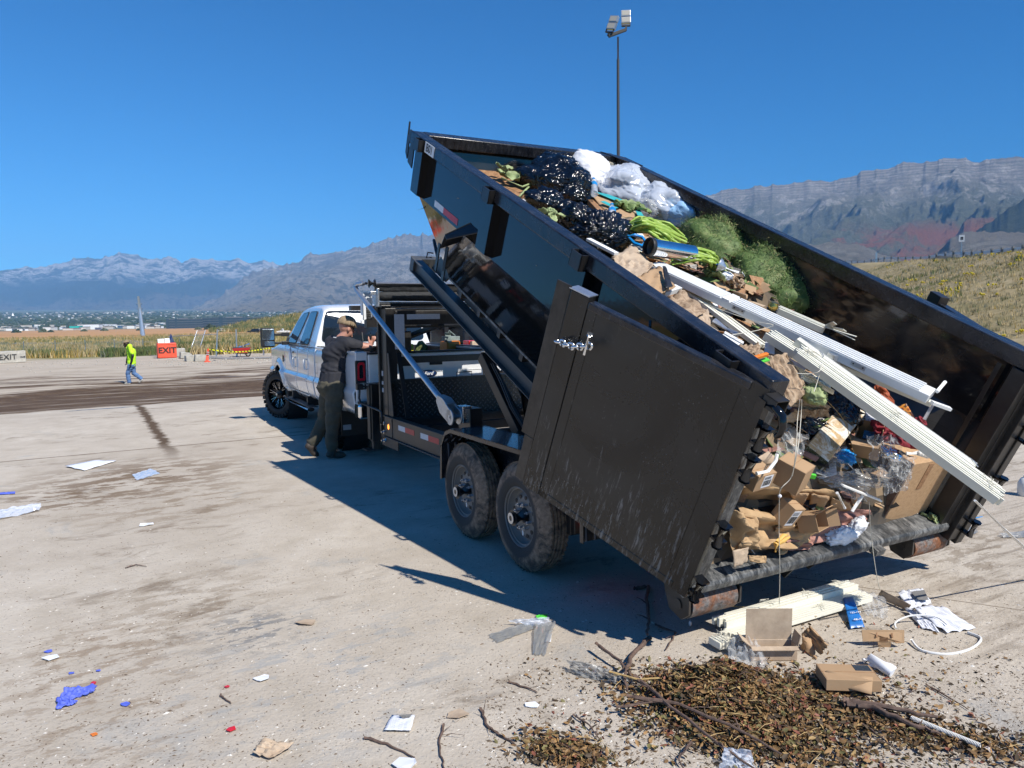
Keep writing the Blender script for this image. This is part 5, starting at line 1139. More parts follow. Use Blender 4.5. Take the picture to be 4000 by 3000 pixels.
mb = MB(); C(mb, pel, wst, .11, .12); C(mb, wst, che, .12, .125); C(mb, che, nkb, .125, .06); C(mb, nkb-Vector((0, 0, .03)), hc-Vector((0, 0, .05)), .068, .062)
C(mb, rsh, rel, .056, .052); C(mb, rel, rwr, .052, .032); C(mb, lsh, lel, .056, .050); C(mb, lel, lwr, .05, .030)
C(mb, rhp, rkn, .07, .045); C(mb, rkn, ran, .045, .03); C(mb, lhp, lkn, .07, .045); C(mb, lkn, lan, .045, .03); C(mb, ran, ran+Vector((.08, .0, -.03)), .03, .022); C(mb, lan, lan+Vector((.04, .0, -.07)), .03, .02)
head(mb, hc, fw_, up_, 1.10); hand(mb, rwr, (.1, .6, .55), (.6, -.3, .4), 1.0, .6); hand(mb, lwr, (.1, -.5, .6), (.6, .3, .4), 1.0, .5, -1)
body = part('body', fuse(mb, .009, 3), M['skin'], mn, ang=180)
# shirt
mb = MB(); C(mb, wst-Vector((0, 0, .03)), wst, .178, .180); C(mb, wst+Vector((.05, 0, -.01)), che+Vector((.03, 0, 0)), .168, .180); C(mb, che, nkb-Vector((.0, 0, .085)), .185, .115)
C(mb, che+Vector((0, -.08, .05)), rsh, .12, .098); C(mb, che+Vector((0, .08, .05)), lsh, .12, .095); C(mb, nkb-Vector((0, 0, .05)), rsh+Vector((-.03, .03, .015)), .088, .085); C(mb, nkb-Vector((0, 0, .05)), lsh, .088, .08)
C(mb, rsh, rsh.lerp(rel, .50), .098, .080); C(mb, lsh, lsh.lerp(lel, .5), .095, .078)
sh_me = fuse(mb, .012, 5)
def shirt_fn(co, no):
    k = mnoise.noise(Vector((co.x*5, co.y*5, co.z*3)))*.010; z0 = wst.z; drp = max(0, z0+.12-co.z)
    fold = math.sin((co.z*1.0+co.x*.9)*70+mnoise.noise(co*7)*5)*.0045*(1 if co.z < che.z+.1 else .3)
    return co+no*(k+fold)
for v in sh_me.vertices: v.co = shirt_fn(v.co.copy(), v.normal.copy())
# hem: stretch the lowest part down into a loose skirt
zh = wst.z-.15
for v in sh_me.vertices:
    if v.co.z < wst.z-.02:
        t = (wst.z-.02-v.co.z)/.2; v.co.x = wst.x+(v.co.x-wst.x)*(1+.05*t) if False else v.co.x
sh = part('tee_shirt', sh_me, M['shirt'], mn, ang=180)
mb = MB(); nn_ = 40
def hem(u, v):
    a = 2*math.pi*u; z = wst.z-.02-.155*v; c = wst.lerp(pel, v); rx = .183+.012*v+.010*math.sin(a*9+v*2)*v+.006*math.sin(a*17); ry = .178+.012*v+.008*math.sin(a*9)*v
    tilt = .05*math.cos(a)*v
    return Vector((c.x+.012+math.cos(a)*rx, c.y+math.sin(a)*ry, z+tilt*.6))
mb.sheet(hem, 80, 8); part('shirt_hem', mb, M['shirt'], sh, ang=180, solid=.004)
mb = MB(); q = che+Vector((-.185, -.06, .135)); mb.beam(mpx(1302, 1317, 6.60), mpx(1314, 1319, 6.58), .004, .008); part('shirt_print', mb, M['whiteink'], sh)
# trousers
mb = MB(); C(mb, pel+Vector((0, 0, .0)), pel+Vector((0, 0, -.02)), .172, .178); C(mb, rhp, rkn, .128, .092); C(mb, rkn, ran+Vector((0, 0, .03)), .092, .078); C(mb, lhp, lkn, .125, .090); C(mb, lkn, lan+Vector((.0, 0, .03)), .088, .078); mb.ell(pel+Vector((-.05, .0, -.03)), (.15, .18, .16))
tr_me = fuse(mb, .012, 4, wrinkle(.011, 6, 3)); part('trousers', tr_me, M['olive'], mn, ang=180)
def boot(mb, an, d, pitch):
    d = Vector(d).normalized(); u = Vector((0, 0, 1)); s = d.cross(u).normalized()
    f = (d*math.cos(pitch)-u*math.sin(pitch)); uu = s.cross(f)
    C(mb, an+uu*.04, an-uu*.045, .062, .056); C(mb, an-uu*.055-f*.035, an-uu*.075+f*.13, .046, .040); mb.ell(an-uu*.085+f*.10, (.05, .095, .035), rmat(s, f, uu)); return f, uu, s
for an, d, pt_ in ((ran, (1, .05, 0), 0.0), (lan, (.85, .2, 0), .75)):
    mb = MB(); a2 = Vector(an); 
    if pt_ == 0: a2.z = .115
    f, uu, s = boot(mb, a2, d, pt_); part('boot', fuse(mb, .010, 3), M['boot'], mn, ang=180)
# cap, glasses, phone
s_, f_, u_ = (fw_.normalized().cross(up_.normalized())).normalized(), fw_.normalized(), None; u_ = s_.cross(f_)
Mr = rmat(s_, f_, u_); mb = MB(); nn_ = 28
def dome(u, v):
    a = 2*math.pi*u; b = math.pi/2*v; r_ = Vector((.106*math.cos(b)*math.cos(a), .130*math.cos(b)*math.sin(a), .128*math.sin(b)**.8)); return hc+u_*.036+Mr @ r_
mb.sheet(dome, 36, 12); cp_ = part('cap', mb, M['cap'], mn, ang=180, solid=.004)
mb = MB()
for k in range(6):
    a = math.pi*k/6+.3; mb.tube([hc+u_*.036+Mr @ Vector((.109*math.cos(b)*math.cos(a), .133*math.cos(b)*math.sin(a), .131*abs(math.sin(b))**.8)) for b in [math.pi*j/12 for j in range(13)]], .0018, 5)
mb.ell(hc+u_*.168, (.008, .008, .004)); part('cap_seam', mb, M['card2'], cp_)
def brim(u, v):
    a = R(25)+R(130)*u; r_ = 1+.55*v*math.sin(a)**1.6; return hc+u_*(.046-.012*v+.010*math.cos(a)**2*-1)+Mr @ Vector((.098*math.cos(a)*(1+.05*v), .120*math.sin(a)*r_, 0))
mb = MB(); mb.sheet(brim, 16, 5); part('cap_brim', mb, M['capdark'], cp_, ang=180, solid=.004)
mb = MB()
for q in (-1, 1):
    mb.plate([hc+s_*q*.008+f_*.098+u_*.030, hc+s_*q*.066+f_*.078+u_*.030, hc+s_*q*.068+f_*.076+u_*.004, hc+s_*q*.03+f_*.098-u_*.004], f_, .006); mb.beam(hc+s_*q*.072+f_*.078+u_*.025, hc+s_*q*.084-f_*.01+u_*.012, .004, .008)
part('sunglasses', mb, M['black'], mn)
mb = MB(); mb.box(rwr+Vector((.02, .06, .075)), (.012, .075, .15), Matrix.Rotation(.5, 3, 'X')); top('mobile_phone', mb, M['plblack'], 'dark phone held by the man leaning on the pickup', 'phone', M=MT @ Matrix.Translation(off), bevel=.004)
mb = MB(); mb.capsule(mpx(1352, 1495, 6.6), mpx(1360, 1512, 6.6), .018, .014); part('belt_pouch', mb, M['plblack'], mn, ang=180)
# yard worker walking away to the left ------------------------------------
wf = gp(503, 1500); wk_y = wf.y
def wp_(px, py, dy=0):
    d = ray(px, py); k = (wk_y+dy-CO.y)/d.y; return CO+d*k-wf
wk = thing('person', 'yard worker in yellow hi-vis tee shirt, jeans and pale cap walking across the mud', 'person', Matrix.Translation(wf))
k_ = 1.0
pel = wp_(514, 1425); che = wp_(514, 1375); nk = wp_(503, 1355); hc2 = wp_(494, 1343); ns = wp_(507, 1352, -.16); fs_ = wp_(507, 1352, .16)
nel = wp_(519, 1390, -.24); nwr = wp_(511, 1420, -.2); fel = wp_(500, 1388, .2); fwr = wp_(494, 1412, .2)
k1 = wp_(499, 1460, -.08); a1 = wp_(505, 1492, -.08); k2 = wp_(522, 1458, .08); a2 = wp_(551, 1478, .08); f1 = wp_(490, 1498, -.08); f2 = wp_(545, 1492, .08)
mb = MB(); C(mb, pel, che, .10, .11); C(mb, che, nk, .11, .05); C(mb, nk, hc2, .05, .05); C(mb, ns, nel, .05, .04); C(mb, nel, nwr, .04, .028); C(mb, fs_, fel, .05, .04); C(mb, fel, fwr, .04, .028)
C(mb, pel+Vector((0, -.07, 0)), k1, .07, .045); C(mb, k1, a1, .045, .035); C(mb, pel+Vector((0, .07, 0)), k2, .07, .045); C(mb, k2, a2, .045, .035)
hf, hu = Vector((-.95, -.15, -.25)), Vector((-.12, 0, 1)); head(mb, hc2, hf, hu, 1.15); hand(mb, nwr, (-.1, 0, -1), (-1, 0, 0), 1.1, .5); hand(mb, fwr, (-.1, 0, -1), (-1, 0, 0), 1.1, .5, -1)
part('body', fuse(mb, .012, 2), M['skindark'], wk, ang=180)
mb = MB(); C(mb, pel+Vector((0, 0, .02)), che, .155, .165); C(mb, che, nk-Vector((0, 0, .05)), .165, .10); C(mb, ns, ns.lerp(nel, .75), .085, .075); C(mb, fs_, fs_.lerp(fel, .75), .085, .075); C(mb, ns, fs_, .085, .085)
part('hi_vis_shirt', fuse(mb, .016, 3, wrinkle(.008, 7, 1)), M['hivis'], wk, ang=180)
mb = MB(); C(mb, ns.lerp(nel, .6), nel, .05, .048); C(mb, nel, nwr, .047, .038); part('dark_sleeve', fuse(mb, .012, 2), M['plblack'], wk, ang=180)
mb = MB(); hand(mb, nwr, (-.1, 0, -1), (-1, 0, 0), 1.25, .6); part('glove', fuse(mb, .008, 2), M['plblack'], wk, ang=180)
mb = MB(); C(mb, pel, pel+Vector((0, 0, -.03)), .15, .14); C(mb, pel+Vector((0, -.07, -.03)), k1, .115, .085); C(mb, k1, a1, .082, .075); C(mb, pel+Vector((0, .07, -.03)), k2, .115, .082); C(mb, k2, a2, .080, .072)
part('jeans', fuse(mb, .016, 3, wrinkle(.010, 7, 6)), M['denim'], wk, ang=180)
for a, b in ((a1, f1), (a2+Vector((.02, 0, -.02)), f2)):
    mb = MB(); C(mb, a+Vector((0, 0, .0)), a+Vector((0, 0, -.05)), .05, .05); d = (b-a); d.z *= .9; C(mb, a+Vector((0, 0, -.05)), b, .05, .04); part('shoe', fuse(mb, .010, 2), M['concrete'], wk, ang=180)
s_ = hf.normalized().cross(hu.normalized()).normalized(); f_ = hf.normalized(); u_ = s_.cross(f_); Mr = rmat(s_, f_, u_); mb = MB()
mb.sheet(lambda u, v: hc2+u_*.045+Mr @ Vector((.098*math.cos(math.pi/2*v)*math.cos(2*math.pi*u), .118*math.cos(math.pi/2*v)*math.sin(2*math.pi*u), .098*math.sin(math.pi/2*v))), 24, 8)
mb.sheet(lambda u, v: hc2+u_*(.05-.02*v)+Mr @ Vector((.09*math.cos(R(20)+R(140)*u), .115*math.sin(R(20)+R(140)*u)*(1+.65*v), 0)), 10, 3); part('cap', mb, M['cap'], wk, ang=180, solid=.005)
mb = MB(); mb.box(hc2+f_*.105+u_*.025, (.13, .03, .03), Mr); part('sunglasses', mb, M['black'], wk)
# ------------------------------------------------------------------ yard furniture and background
def at_px(px, py_unused, dist):
    d = ray(px, 1240); k = dist/math.hypot(d.x, d.y); x, y = d.x*k, d.y*k; return Vector((x, y, gz(x, y)))
def face_cam(p, yaw=0):
    """frame at p: x to the right as seen, y away, z up"""
    a = math.atan2(-p.x, p.y)+yaw; return Matrix.Translation(p) @ Matrix.Rotation(a, 4, 'Z')
def hpx(n_, dist): return n_*dist/CF
# floodlight mast
lp = at_px(2417, 0, 48); LM = face_cam(lp, R(0))
lt = thing('floodlight_mast', 'tall dark steel pole with two floodlight heads behind the bin', 'light pole', LM)
zt = CH+elev(2417, 232)*48-lp.z
mb = MB(); mb.tube([(0, 0, 0), (0, 0, zt*.55), (0, 0, zt)], [.125, .105, .085], 16); pole_ = part('pole', mb, M['poledark'], lt, ang=60)
mb = MB(); mb.cyl((0, 0, zt-.05), (0, 0, zt+1.35), .055, 12); part('pole_top', mb, M['ink'], pole_, ang=60)
za = CH+elev(2417, 130)*48-lp.z
mb = MB(); A0 = Vector((-.58, -.2, za-.20)); A1 = Vector((.50, .2, za+.26)); mb.beam(A0, A1, .17, .19); part('cross_arm', mb, M['ink'], lt, bevel=.02)
for q, a_, yaw_, tilt in ((A0, 0, R(-28), R(14)), (A1, 0, R(4), R(4))):
    Hm = Matrix.Translation(q+Vector((0, 0, .10))) @ Matrix.Rotation(yaw_, 4, 'Z') @ Matrix.Rotation(tilt if q is A0 else 0, 4, 'Y') @ Matrix.Rotation(R(-14), 4, 'X')
    mb = MB(); mb.bx(-.05, .05, -.05, .05, -.1, .18); mb.bx(-.27, .27, -.06, .06, .12, .18); mb.bx(-.27, -.24, -.05, .05, .18, .36); mb.bx(.24, .27, -.05, .05, .18, .36); hd = part('lamp_bracket', mb.xf(Hm), M['ink'], lt)
    for z in (.34, .80):
        mb = MB(); mb.bx(-.29, .29, -.06, .16, z, z+.40); part('lamp_housing', mb.xf(Hm), M['galv'], hd, bevel=.015)
        mb = MB(); mb.bx(-.25, .25, -.075, -.062, z+.04, z+.36); part('lamp_lens', mb.xf(Hm), M['lamplens'], hd)
# chain-link fence: posts plus mesh
fpx = [(-60, 1393), (95, 1390), (218, 1386), (335, 1384), (449, 1382), (561, 1378)]
fpos = [gp(a, b) for a, b in fpx]
fence = thing('chain_link_fence', 'long chain link fence with grey steel posts along the field', 'fence', fpos[2])
nf = N('chain link mesh'); o = nf.obj(); nf.set(color=(.32, .33, .33), rough=.5, alpha=nf.mr(nf.noise(o, 3, 2), .3, .7, .10, .2)); M['link'] = nf.m
for a in fpos:
    q = a-fpos[2]; mb = MB(); mb.cyl(q, q+Vector((0, 0, 2.02)), .055, 8); mb.ell(q+Vector((0, 0, 2.03)), (.065, .065, .04), n=8, m_=5); part('post', mb, M['galv'], fence, ang=60)
mb = MB()
for a, b in zip(fpos, fpos[1:]):
    q, w_ = a-fpos[2], b-fpos[2]; mb.add([q+Vector((0, 0, .05)), w_+Vector((0, 0, .05)), w_+Vector((0, 0, 1.85)), q+Vector((0, 0, 1.85))], [(0, 1, 2, 3)])
part('wire_mesh', mb, M['link'], fence)
f2 = [(561, 1379), (668, 1378), (712, 1378), (845, 1392), (925, 1392), (1030, 1388)]; f2p = [gp(a, b) for a, b in f2]
fen2 = thing('chain_link_fence', 'broken stretch of chain link fence with leaning posts right of the exit sign', 'fence', f2p[1])
for i, a in enumerate(f2p):
    q = a-f2p[1]; ln = (0, 0, -.35, .18, .05, 0)[i]; hh = (1.9, 2.05, 2.1, 1.95, 1.95, .9)[i]; mb = MB(); mb.cyl(q, q+Vector((ln, 0, hh)), .055, 8); part('post', mb, M['galv'], fen2, ang=60)
mb = MB(); q0 = f2p[0]-f2p[1]; mb.cyl(q0+Vector((0, 0, 1.62)), Vector((0, 0, 1.62)), .03, 6); part('top_tube', mb, M['galv'], fen2); q0 = f2p[3]-f2p[1]; mb = MB(); mb.cyl(q0+Vector((-3.4, 0, 1.50)), q0+Vector((.2, 0, 1.62)), .03, 6); part('top_tube', mb, M['galv'], fen2)
# leaning gate panel
g0 = gp(757, 1388); GM_ = face_cam(g0); gt = thing('gate_panel', 'chain link gate panel leaning on the concrete blocks', 'gate', GM_)
h_ = 1.95; mb = MB(); P_ = [(-.35, 0, 0), (.28, 0, 0), (.95, .6, h_), (.33, .6, h_-.05)]; mb.tube(P_+[P_[0]], .035, 8); part('gate_frame', mb, M['galv'], gt, ang=60)
mb = MB(); mb.add(P_, [(0, 1, 2, 3)]); part('wire_mesh', mb, M['link'], gt)
# orange EXIT barrier
def rbox(w_, d_, h_): mb = MB(); mb.bx(-w_/2, w_/2, 0, d_, 0, h_); return mb
ep = gp(655, 1399); de_ = math.hypot(ep.x, ep.y); w_ = hpx(62, de_); hh = hpx(54, de_); EX = face_cam(ep, R(6))
ex = thing('exit_barrier', 'orange plastic barrier block lettered EXIT by the yard edge', 'barrier', EX)
part('barrier_body', rbox(w_, .75, hh), M['signorange'], ex, bevel=.07, seg=3)
mb = MB(); P_ = rr_poly([(-w_*.40, 0, hh*.08), (w_*.40, 0, hh*.08), (w_*.40, 0, hh*.90), (-w_*.40, 0, hh*.90)], .08); Q_ = rr_poly([(-w_*.43, 0, hh*.05), (w_*.43, 0, hh*.05), (w_*.43, 0, hh*.93), (-w_*.43, 0, hh*.93)], .09); n_ = len(P_)
mb.add([Vector((p.x, -.012, p.z)) for p in P_]+[Vector((p.x, -.012, p.z)) for p in Q_], [(i, (i+1) % n_, n_+(i+1) % n_, n_+i) for i in range(n_)]); part('raised_border', mb, M['signorange'], ex, solid=.02)
part('lettering', text_mb('EXIT', .56, place((0, -.02, hh*.50), (1, 0, 0), (0, 0, 1), (0, -1, 0)), .004, bold=.012), M['ink'], ex)
mb = MB(); mb.plate([(-w_*.45, .05, hh), (-w_*.12, .05, hh), (-w_*.14, .12, hh+.30), (-w_*.46, .12, hh+.28)], (0, 1, 0), .02); top('sign_board', mb, M['sign'], 'left white board resting on top of the orange exit barrier', 'board', M=EX)
mb = MB(); mb.plate([(-w_*.10, .06, hh), (w_*.18, .06, hh), (w_*.16, .12, hh+.33), (-w_*.10, .12, hh+.32)], (0, 1, 0), .02); top('sign_board', mb, M['sign'], 'right white board resting on top of the orange exit barrier', 'board', M=EX)
mb = MB(); mb.plate([(w_*.1, .35, hh), (w_*.45, .35, hh), (w_*.42, .45, hh+.08), (w_*.3, .5, hh+.62), (w_*.26, .5, hh+.62)], (0, 1, 0), .02); top('tarp_scrap', mb, M['navy'], 'dark blue scrap standing behind the exit barrier top', 'tarp', M=EX)
# concrete blocks
def block(px, py, wpx, hp, dep, lab, seed, tilt=0, name='concrete_block', grp=None):
    p = gp(px, py); d = math.hypot(p.x, p.y); w_ = hpx(wpx, d); h_ = hpx(hp, d); mb = MB()
    n1 = 8
    def f(u, v): pass
    mb.bx(-w_/2, w_/2, 0, dep, 0, h_); b = bmesh.new(); me = mb.mesh('b'); b.from_mesh(me); bmesh.ops.subdivide_edges(b, edges=b.edges, cuts=5, use_grid_fill=True); b.to_mesh(me); b.free()
    for v in me.vertices:
        q = Vector(v.co)*2+Vector((seed, 0, 0)); v.co = v.co+Vector((mnoise.noise(q), mnoise.noise(q+Vector((9, 0, 0))), mnoise.noise(q+Vector((0, 9, 0)))*.7))*.10*min(1, h_)
    Mx = face_cam(p, R(8)) @ Matrix.Rotation(tilt, 4, 'Y'); o_ = top(name, me, M['concrete'], lab, 'block', grp, ang=35, bevel=.03); o_.matrix_world = Mx; return o_, Mx, w_, h_
bo, BX, w_, h_ = block(38, 1418, 92, 38, .7, 'concrete block painted EXIT with an arrow at the far left', 1)
part('painted_lettering', text_mb('EXIT', h_*.62, place((.0-.08, -.035, h_*.5), (1, 0, 0), (0, 0, 1), (0, -1, 0)), .01, bold=.002), M['ink'], bo)
mb = MB(); mb.bx(w_*.32, w_*.46, -.04, -.02, h_*.49, h_*.53); mb.plate([(w_*.43, -.04, h_*.58), (w_*.48, -.04, h_*.51), (w_*.43, -.04, h_*.44)], (0, 1, 0), .02); part('painted_arrow', mb, M['ink'], bo)
for a in ((706, 1394, 34, 30, .8, 'pale squarish concrete lump right behind the exit barrier', 2, 0), (724, 1401, 32, 22, .7, 'low dirty concrete lump beside the exit barrier', 3, .1), (752, 1412, 40, 22, .8, 'cracked concrete block under the leaning gate', 4, -.05), (787, 1412, 40, 24, .8, 'concrete block next to the orange post', 5, .03), (740, 1398, 20, 14, .5, 'small stone among the concrete blocks', 6, 0)): block(*a)
# fallen cone, delineator, caution tape, wheelbarrow
cpn = gp(47, 1416); mb = MB(); mb.tube([Vector((-.42, 0, .14)), Vector((.20, 0, .16))], [.03, .16], 14); mb.beam((.21, -.22, .17), (.25, .22, .17), .40, .38) if False else mb.bx(.20, .23, -.2, .2, -.0, .38); top('traffic_cone', mb, M['signorange'], 'orange traffic cone fallen in front of the painted exit block', 'cone', M=face_cam(cpn+Vector((0, -.6, 0))), ang=40)
dp = gp(815, 1414); dM = face_cam(dp); dl = thing('delineator_post', 'slim orange delineator post with white bands holding caution tape', 'post', dM); hd_ = hpx(48, math.hypot(dp.x, dp.y))
mb = MB(); mb.tube([(-.10, 0, 0), (0, 0, hd_*.9), (.02, 0, hd_)], [.10, .055, .06], 12); mb.bx(-.25, .1, -.15, .15, 0, .05); part('post', mb, M['signorange'], dl, ang=50)
for z in (.55, .72): mb = MB(); mb.cyl((-.1+.1*z/.9, 0, hd_*z), (-.1+.1*(z+.07)/.9, 0, hd_*(z+.07)), .09-.02*z, 12); part('white_band', mb, M['whitetape'], dl, ang=50)
a_, b_ = dp+Vector((.0, 0, hd_*.97)), gp(1060, 1388)+Vector((0, 0, .55)); mb = MB(); n1 = 24; vs = []
for k in range(n1+1):
    t = k/n1; p = a_.lerp(b_, t)+Vector((0, 0, -.28*math.sin(math.pi*t)*(1-t*.4))); tw_ = .06*math.cos(k*.9); vs += [p+Vector((0, tw_, -.04)), p+Vector((0, -tw_, .045))]
mb.add(vs, [(2*k, 2*k+2, 2*k+3, 2*k+1) for k in range(n1)]); top('caution_tape', mb, M['tapeyellow'], 'yellow striped caution tape strung right from the orange post', 'tape', solid=.003)
wb = gp(945, 1394); wM = face_cam(wb); wbr = thing('wheelbarrow', 'red wheelbarrow with black tray liner parked by the fence', 'wheelbarrow', wM)
mb = MB(); mb.add([(-.42, -.3, .30), (.36, -.3, .30), (.36, .3, .30), (-.42, .3, .30), (-.62, -.4, .62), (.62, -.4, .66), (.62, .4, .66), (-.62, .4, .62)], [(0, 1, 2, 3), (0, 1, 5, 4), (1, 2, 6, 5), (2, 3, 7, 6), (3, 0, 4, 7)]); part('tray', mb, M['barrowred'], wbr, solid=.02)
mb = MB(); mb.bx(-.6, .58, -.38, .38, .58, .70); part('liner', mb, M['plblack'], wbr, bevel=.03)
mb = MB(); mb.tube([(-.95, -.28, .52), (-.3, -.25, .28), (.45, 0, .2)], .025, 8); mb.tube([(-.95, .28, .52), (-.3, .25, .28), (.45, 0, .2)], .025, 8); mb.tube([(-.28, -.24, .28), (-.3, -.24, 0), (-.1, -.24, 0), (-.08, -.2, .28)], .02, 6); mb.tube([(-.28, .24, .28), (-.3, .24, 0), (-.1, .24, 0), (-.08, .2, .28)], .02, 6); part('frame', mb, M['plblack'], wbr, ang=60)
mb = MB(); mb.lathe([(.10, -.04), (.19, -.04), (.19, .04), (.10, .04)], (.42, 0, .19), (0, 1, 0), 24, closed=True); part('wheel', mb, M['rubber'], wbr, ang=50)
mb = MB(); mb.cyl((-.2, .1, .68), (.55, .2, .92), .05, 8); top('rolled_rag', mb, M['bluecard'], 'blue and white roll lying in the red wheelbarrow', 'rag', M=wM)
# gravel road just inside the fence, pond
mb = MB()
L1 = [gp(-250, 1400), gp(100, 1396), gp(330, 1391), gp(600, 1385), gp(900, 1394), gp(1150, 1392)]; L2 = [gp(-250, 1376), gp(100, 1376), gp(330, 1371), gp(600, 1366), gp(900, 1372), gp(1150, 1372)]
def road(A, B, n1, n2, lift):
    mb = MB()
    def pick(L, t): t *= len(L)-1; i = min(int(t), len(L)-2); return L[i].lerp(L[i+1], t-i)
    def f(u, v): p = pick(A, u).lerp(pick(B, u), v); return Vector((p.x, p.y, gz(p.x, p.y)+lift))
    mb.sheet(f, n1, n2); return mb
# (the road runs between the fence and the yard)
top('gravel_road', road([Vector((a.x*.93, a.y*.93, 0)) for a in L1], [Vector((a.x*.985, a.y*.985, 0)) for a in L1], 90, 10, .03), simple('grey gravel road', (.27, .255, .235), .95, 0, .2, .8, .3, 10, .02), None, None, kind='structure', ang=180)
nw = N('pond water'); nw.set(color=(.05, .07, .09), rough=.08); nw.bump(nw.noise(nw.map(nw.pos(), (1, 1, 1)), 1.5, 3), .08, .05)
def blob(px0, py0, px1, py1, n_, seed, lift=.14):
    mb = MB(); c = None; vs = []
    for k in range(n_):
        a = 2*math.pi*k/n_; r_ = 1+.25*mnoise.noise(Vector((math.cos(a)*2, math.sin(a)*2, seed))); vs.append(gp((px0+px1)/2+(px1-px0)/2*math.cos(a)*r_, (py0+py1)/2+(py1-py0)/2*math.sin(a)*r_))
    z = max(v.z for v in vs)+lift; mb.add([Vector((v.x, v.y, z)) for v in vs], [tuple(range(n_))]); return mb
top('pond_water', blob(400, 1333, 560, 1342, 40, 1), nw.m, None, None, kind='structure'); top('marsh_water', blob(-400, 1340, 330, 1347, 50, 2), nw.m, None, None, kind='structure')
# power pylon
pp = gp(558, 1312); dP = math.hypot(pp.x, pp.y); PM = face_cam(pp); py_ = thing('power_pole', 'tall pale steel power pole standing in the marsh beyond the fence', 'power pole', PM)
hp_ = CH+elev(551, 1157)*dP-pp.z; mb = MB(); mb.tube([(0, 0, 0), (-hpx(7, dP), 0, hp_)], [hpx(8, dP), hpx(3.2, dP)], 12); part('shaft', mb, M['galv'], py_, ang=60)
for z in (.82, .70, .60):
    mb = MB(); mb.beam((-.9-hpx(7, dP)*z, 0, hp_*z), (.9-hpx(7, dP)*z, 0, hp_*z), .14, .12); ar = part('cross_arm', mb, M['galv'], py_)
    for sx_ in (-.85, .85): mb = MB(); mb.cyl((sx_-hpx(7, dP)*z, 0, hp_*z), (sx_-hpx(7, dP)*z, 0, hp_*z-.5), .07, 6); part('insulator', mb, M['plblack'], ar)
# office blocks
M['offglass'] = simple('dark office glass', (.03, .05, .075), .15, 0, .3, .2, 0, spec=.7); M['offband'] = simple('grey office cladding', (.13, .14, .16), .7, 0, .1, .3, 0)
def office(px0, px1, ytop, ybot, dist, lab, floors, towers):
    d = dist; p = at_px((px0+px1)/2, 0, d); Mx = face_cam(p); w_ = hpx(px1-px0, d); p_z = p.z; zt_ = CH+elev((px0+px1)/2, ytop)*d-p_z; zb = 0
    o_ = thing('office_building', lab, 'office block', Mx); part('glass_wall', MB().bx(-w_/2, w_/2, 0, 30, zb, zt_), M['offglass'], o_)
    hb = CH+elev((px0+px1)/2, ybot)*d-p_z
    for k in range(floors+1):
        z = hb+(zt_-hb)*k/floors; part('floor_band', MB().bx(-w_/2-.4, w_/2+.4, -.8, 0, z-.28, z+.28), M['offband'], o_)
    for a, b, h in towers: part('stair_tower', MB().bx(-w_/2+w_*a, -w_/2+w_*b, -1.5, 6, zb, zt_+h), M['offglass'], o_)
    part('roof_plant', MB().bx(-w_*.15, w_*.1, 8, 20, zt_, zt_+1.8), M['offband'], o_)
office(660, 779, 1247, 1283, 1300, 'dark glass office block, the left and smaller of the two', 4, [(0, .08, .8), (.24, .30, 1.2)]); office(808, 1036, 1241, 1277, 1350, 'long dark glass office block, the right of the two', 4, [(.24, .30, 1), (.6, .66, .6)])
# white temple with a spire
tpn = at_px(51, 0, 3600); tM = face_cam(tpn); te = thing('white_temple', 'small white temple with a central spire on the far left skyline of the town', 'temple', tM); zb = CH+elev(51, 1251)*3600-tpn.z
part('hall', MB().bx(-26, 26, 0, 40, 0, zb+8), M['carwhite'], te); part('tower', MB().bx(-9, 9, 10, 28, 0, zb+15), M['carwhite'], te); mb = MB(); mb.tube([(0, 19, zb+15), (0, 19, zb+30)], [6, .4], 6); part('spire', mb, M['carwhite'], te)
# town: warehouses on the flat and houses on the bench, each its own object
rnd = random.Random(4)
wm = [simple('pale warehouse wall %d' % i, c, .8, 0, .05, .01, 0) for i, c in enumerate(((.72, .72, .70), (.60, .56, .50), (.80, .80, .80), (.45, .42, .38), (.62, .64, .68)))]
rm = simple('grey roof', (.20, .19, .19), .8, 0, .1, .01, 0); rm2 = simple('brown roof', (.17, .13, .11), .8, 0, .1, .01, 0)
def building(nm, px, dist, wpx, hp, dep, mt_, lab, cat, grp, gable=0, y_off=0):
    p = at_px(px, 0, dist); w_ = hpx(wpx, dist); h_ = hpx(hp, dist); mb = MB(); mb.bx(-w_/2, w_/2, 0, dep, -4, h_)
    if gable: mb.cur = 1; mb.prism([(-w_*.55, 0), (w_*.55, 0), (0, h_*.5)], (0, -.5, h_), (0, dep+.5, h_), up=Vector((0, 0, 1)))
    else: mb.cur = 1; mb.bx(-w_/2-.3, w_/2+.3, -.3, dep+.3, h_, h_+.6)
    o_ = _mk(nm, mb, [mt_, rm if rnd.random() < .6 else rm2], None, {}); o_.matrix_world = face_cam(p, rnd.uniform(-.4, .4)); o_['label'] = lab; o_['category'] = cat; o_['group'] = grp; return o_
for k in range(70):
    px = rnd.uniform(-60, 700); d = rnd.uniform(1350, 1900); building('warehouse', px, d, rnd.uniform(8, 34), rnd.uniform(6, 11), rnd.uniform(15, 40), rnd.choice(wm), 'low pale warehouse in the distant town across the field', 'building', 'warehouses in the distant town')
building('hotel_building', 342, 1500, 66, 17, 20, wm[2], 'long white hotel block, tallest white building of the distant town', 'building', 'white blocks of the town'); building('shop_building', 288, 1450, 30, 13, 18, simple('teal shop sign wall', (.02, .45, .38), .6, 0, .05, 1, 0), 'teal green fronted shop in the distant town', 'building', 'white blocks of the town')
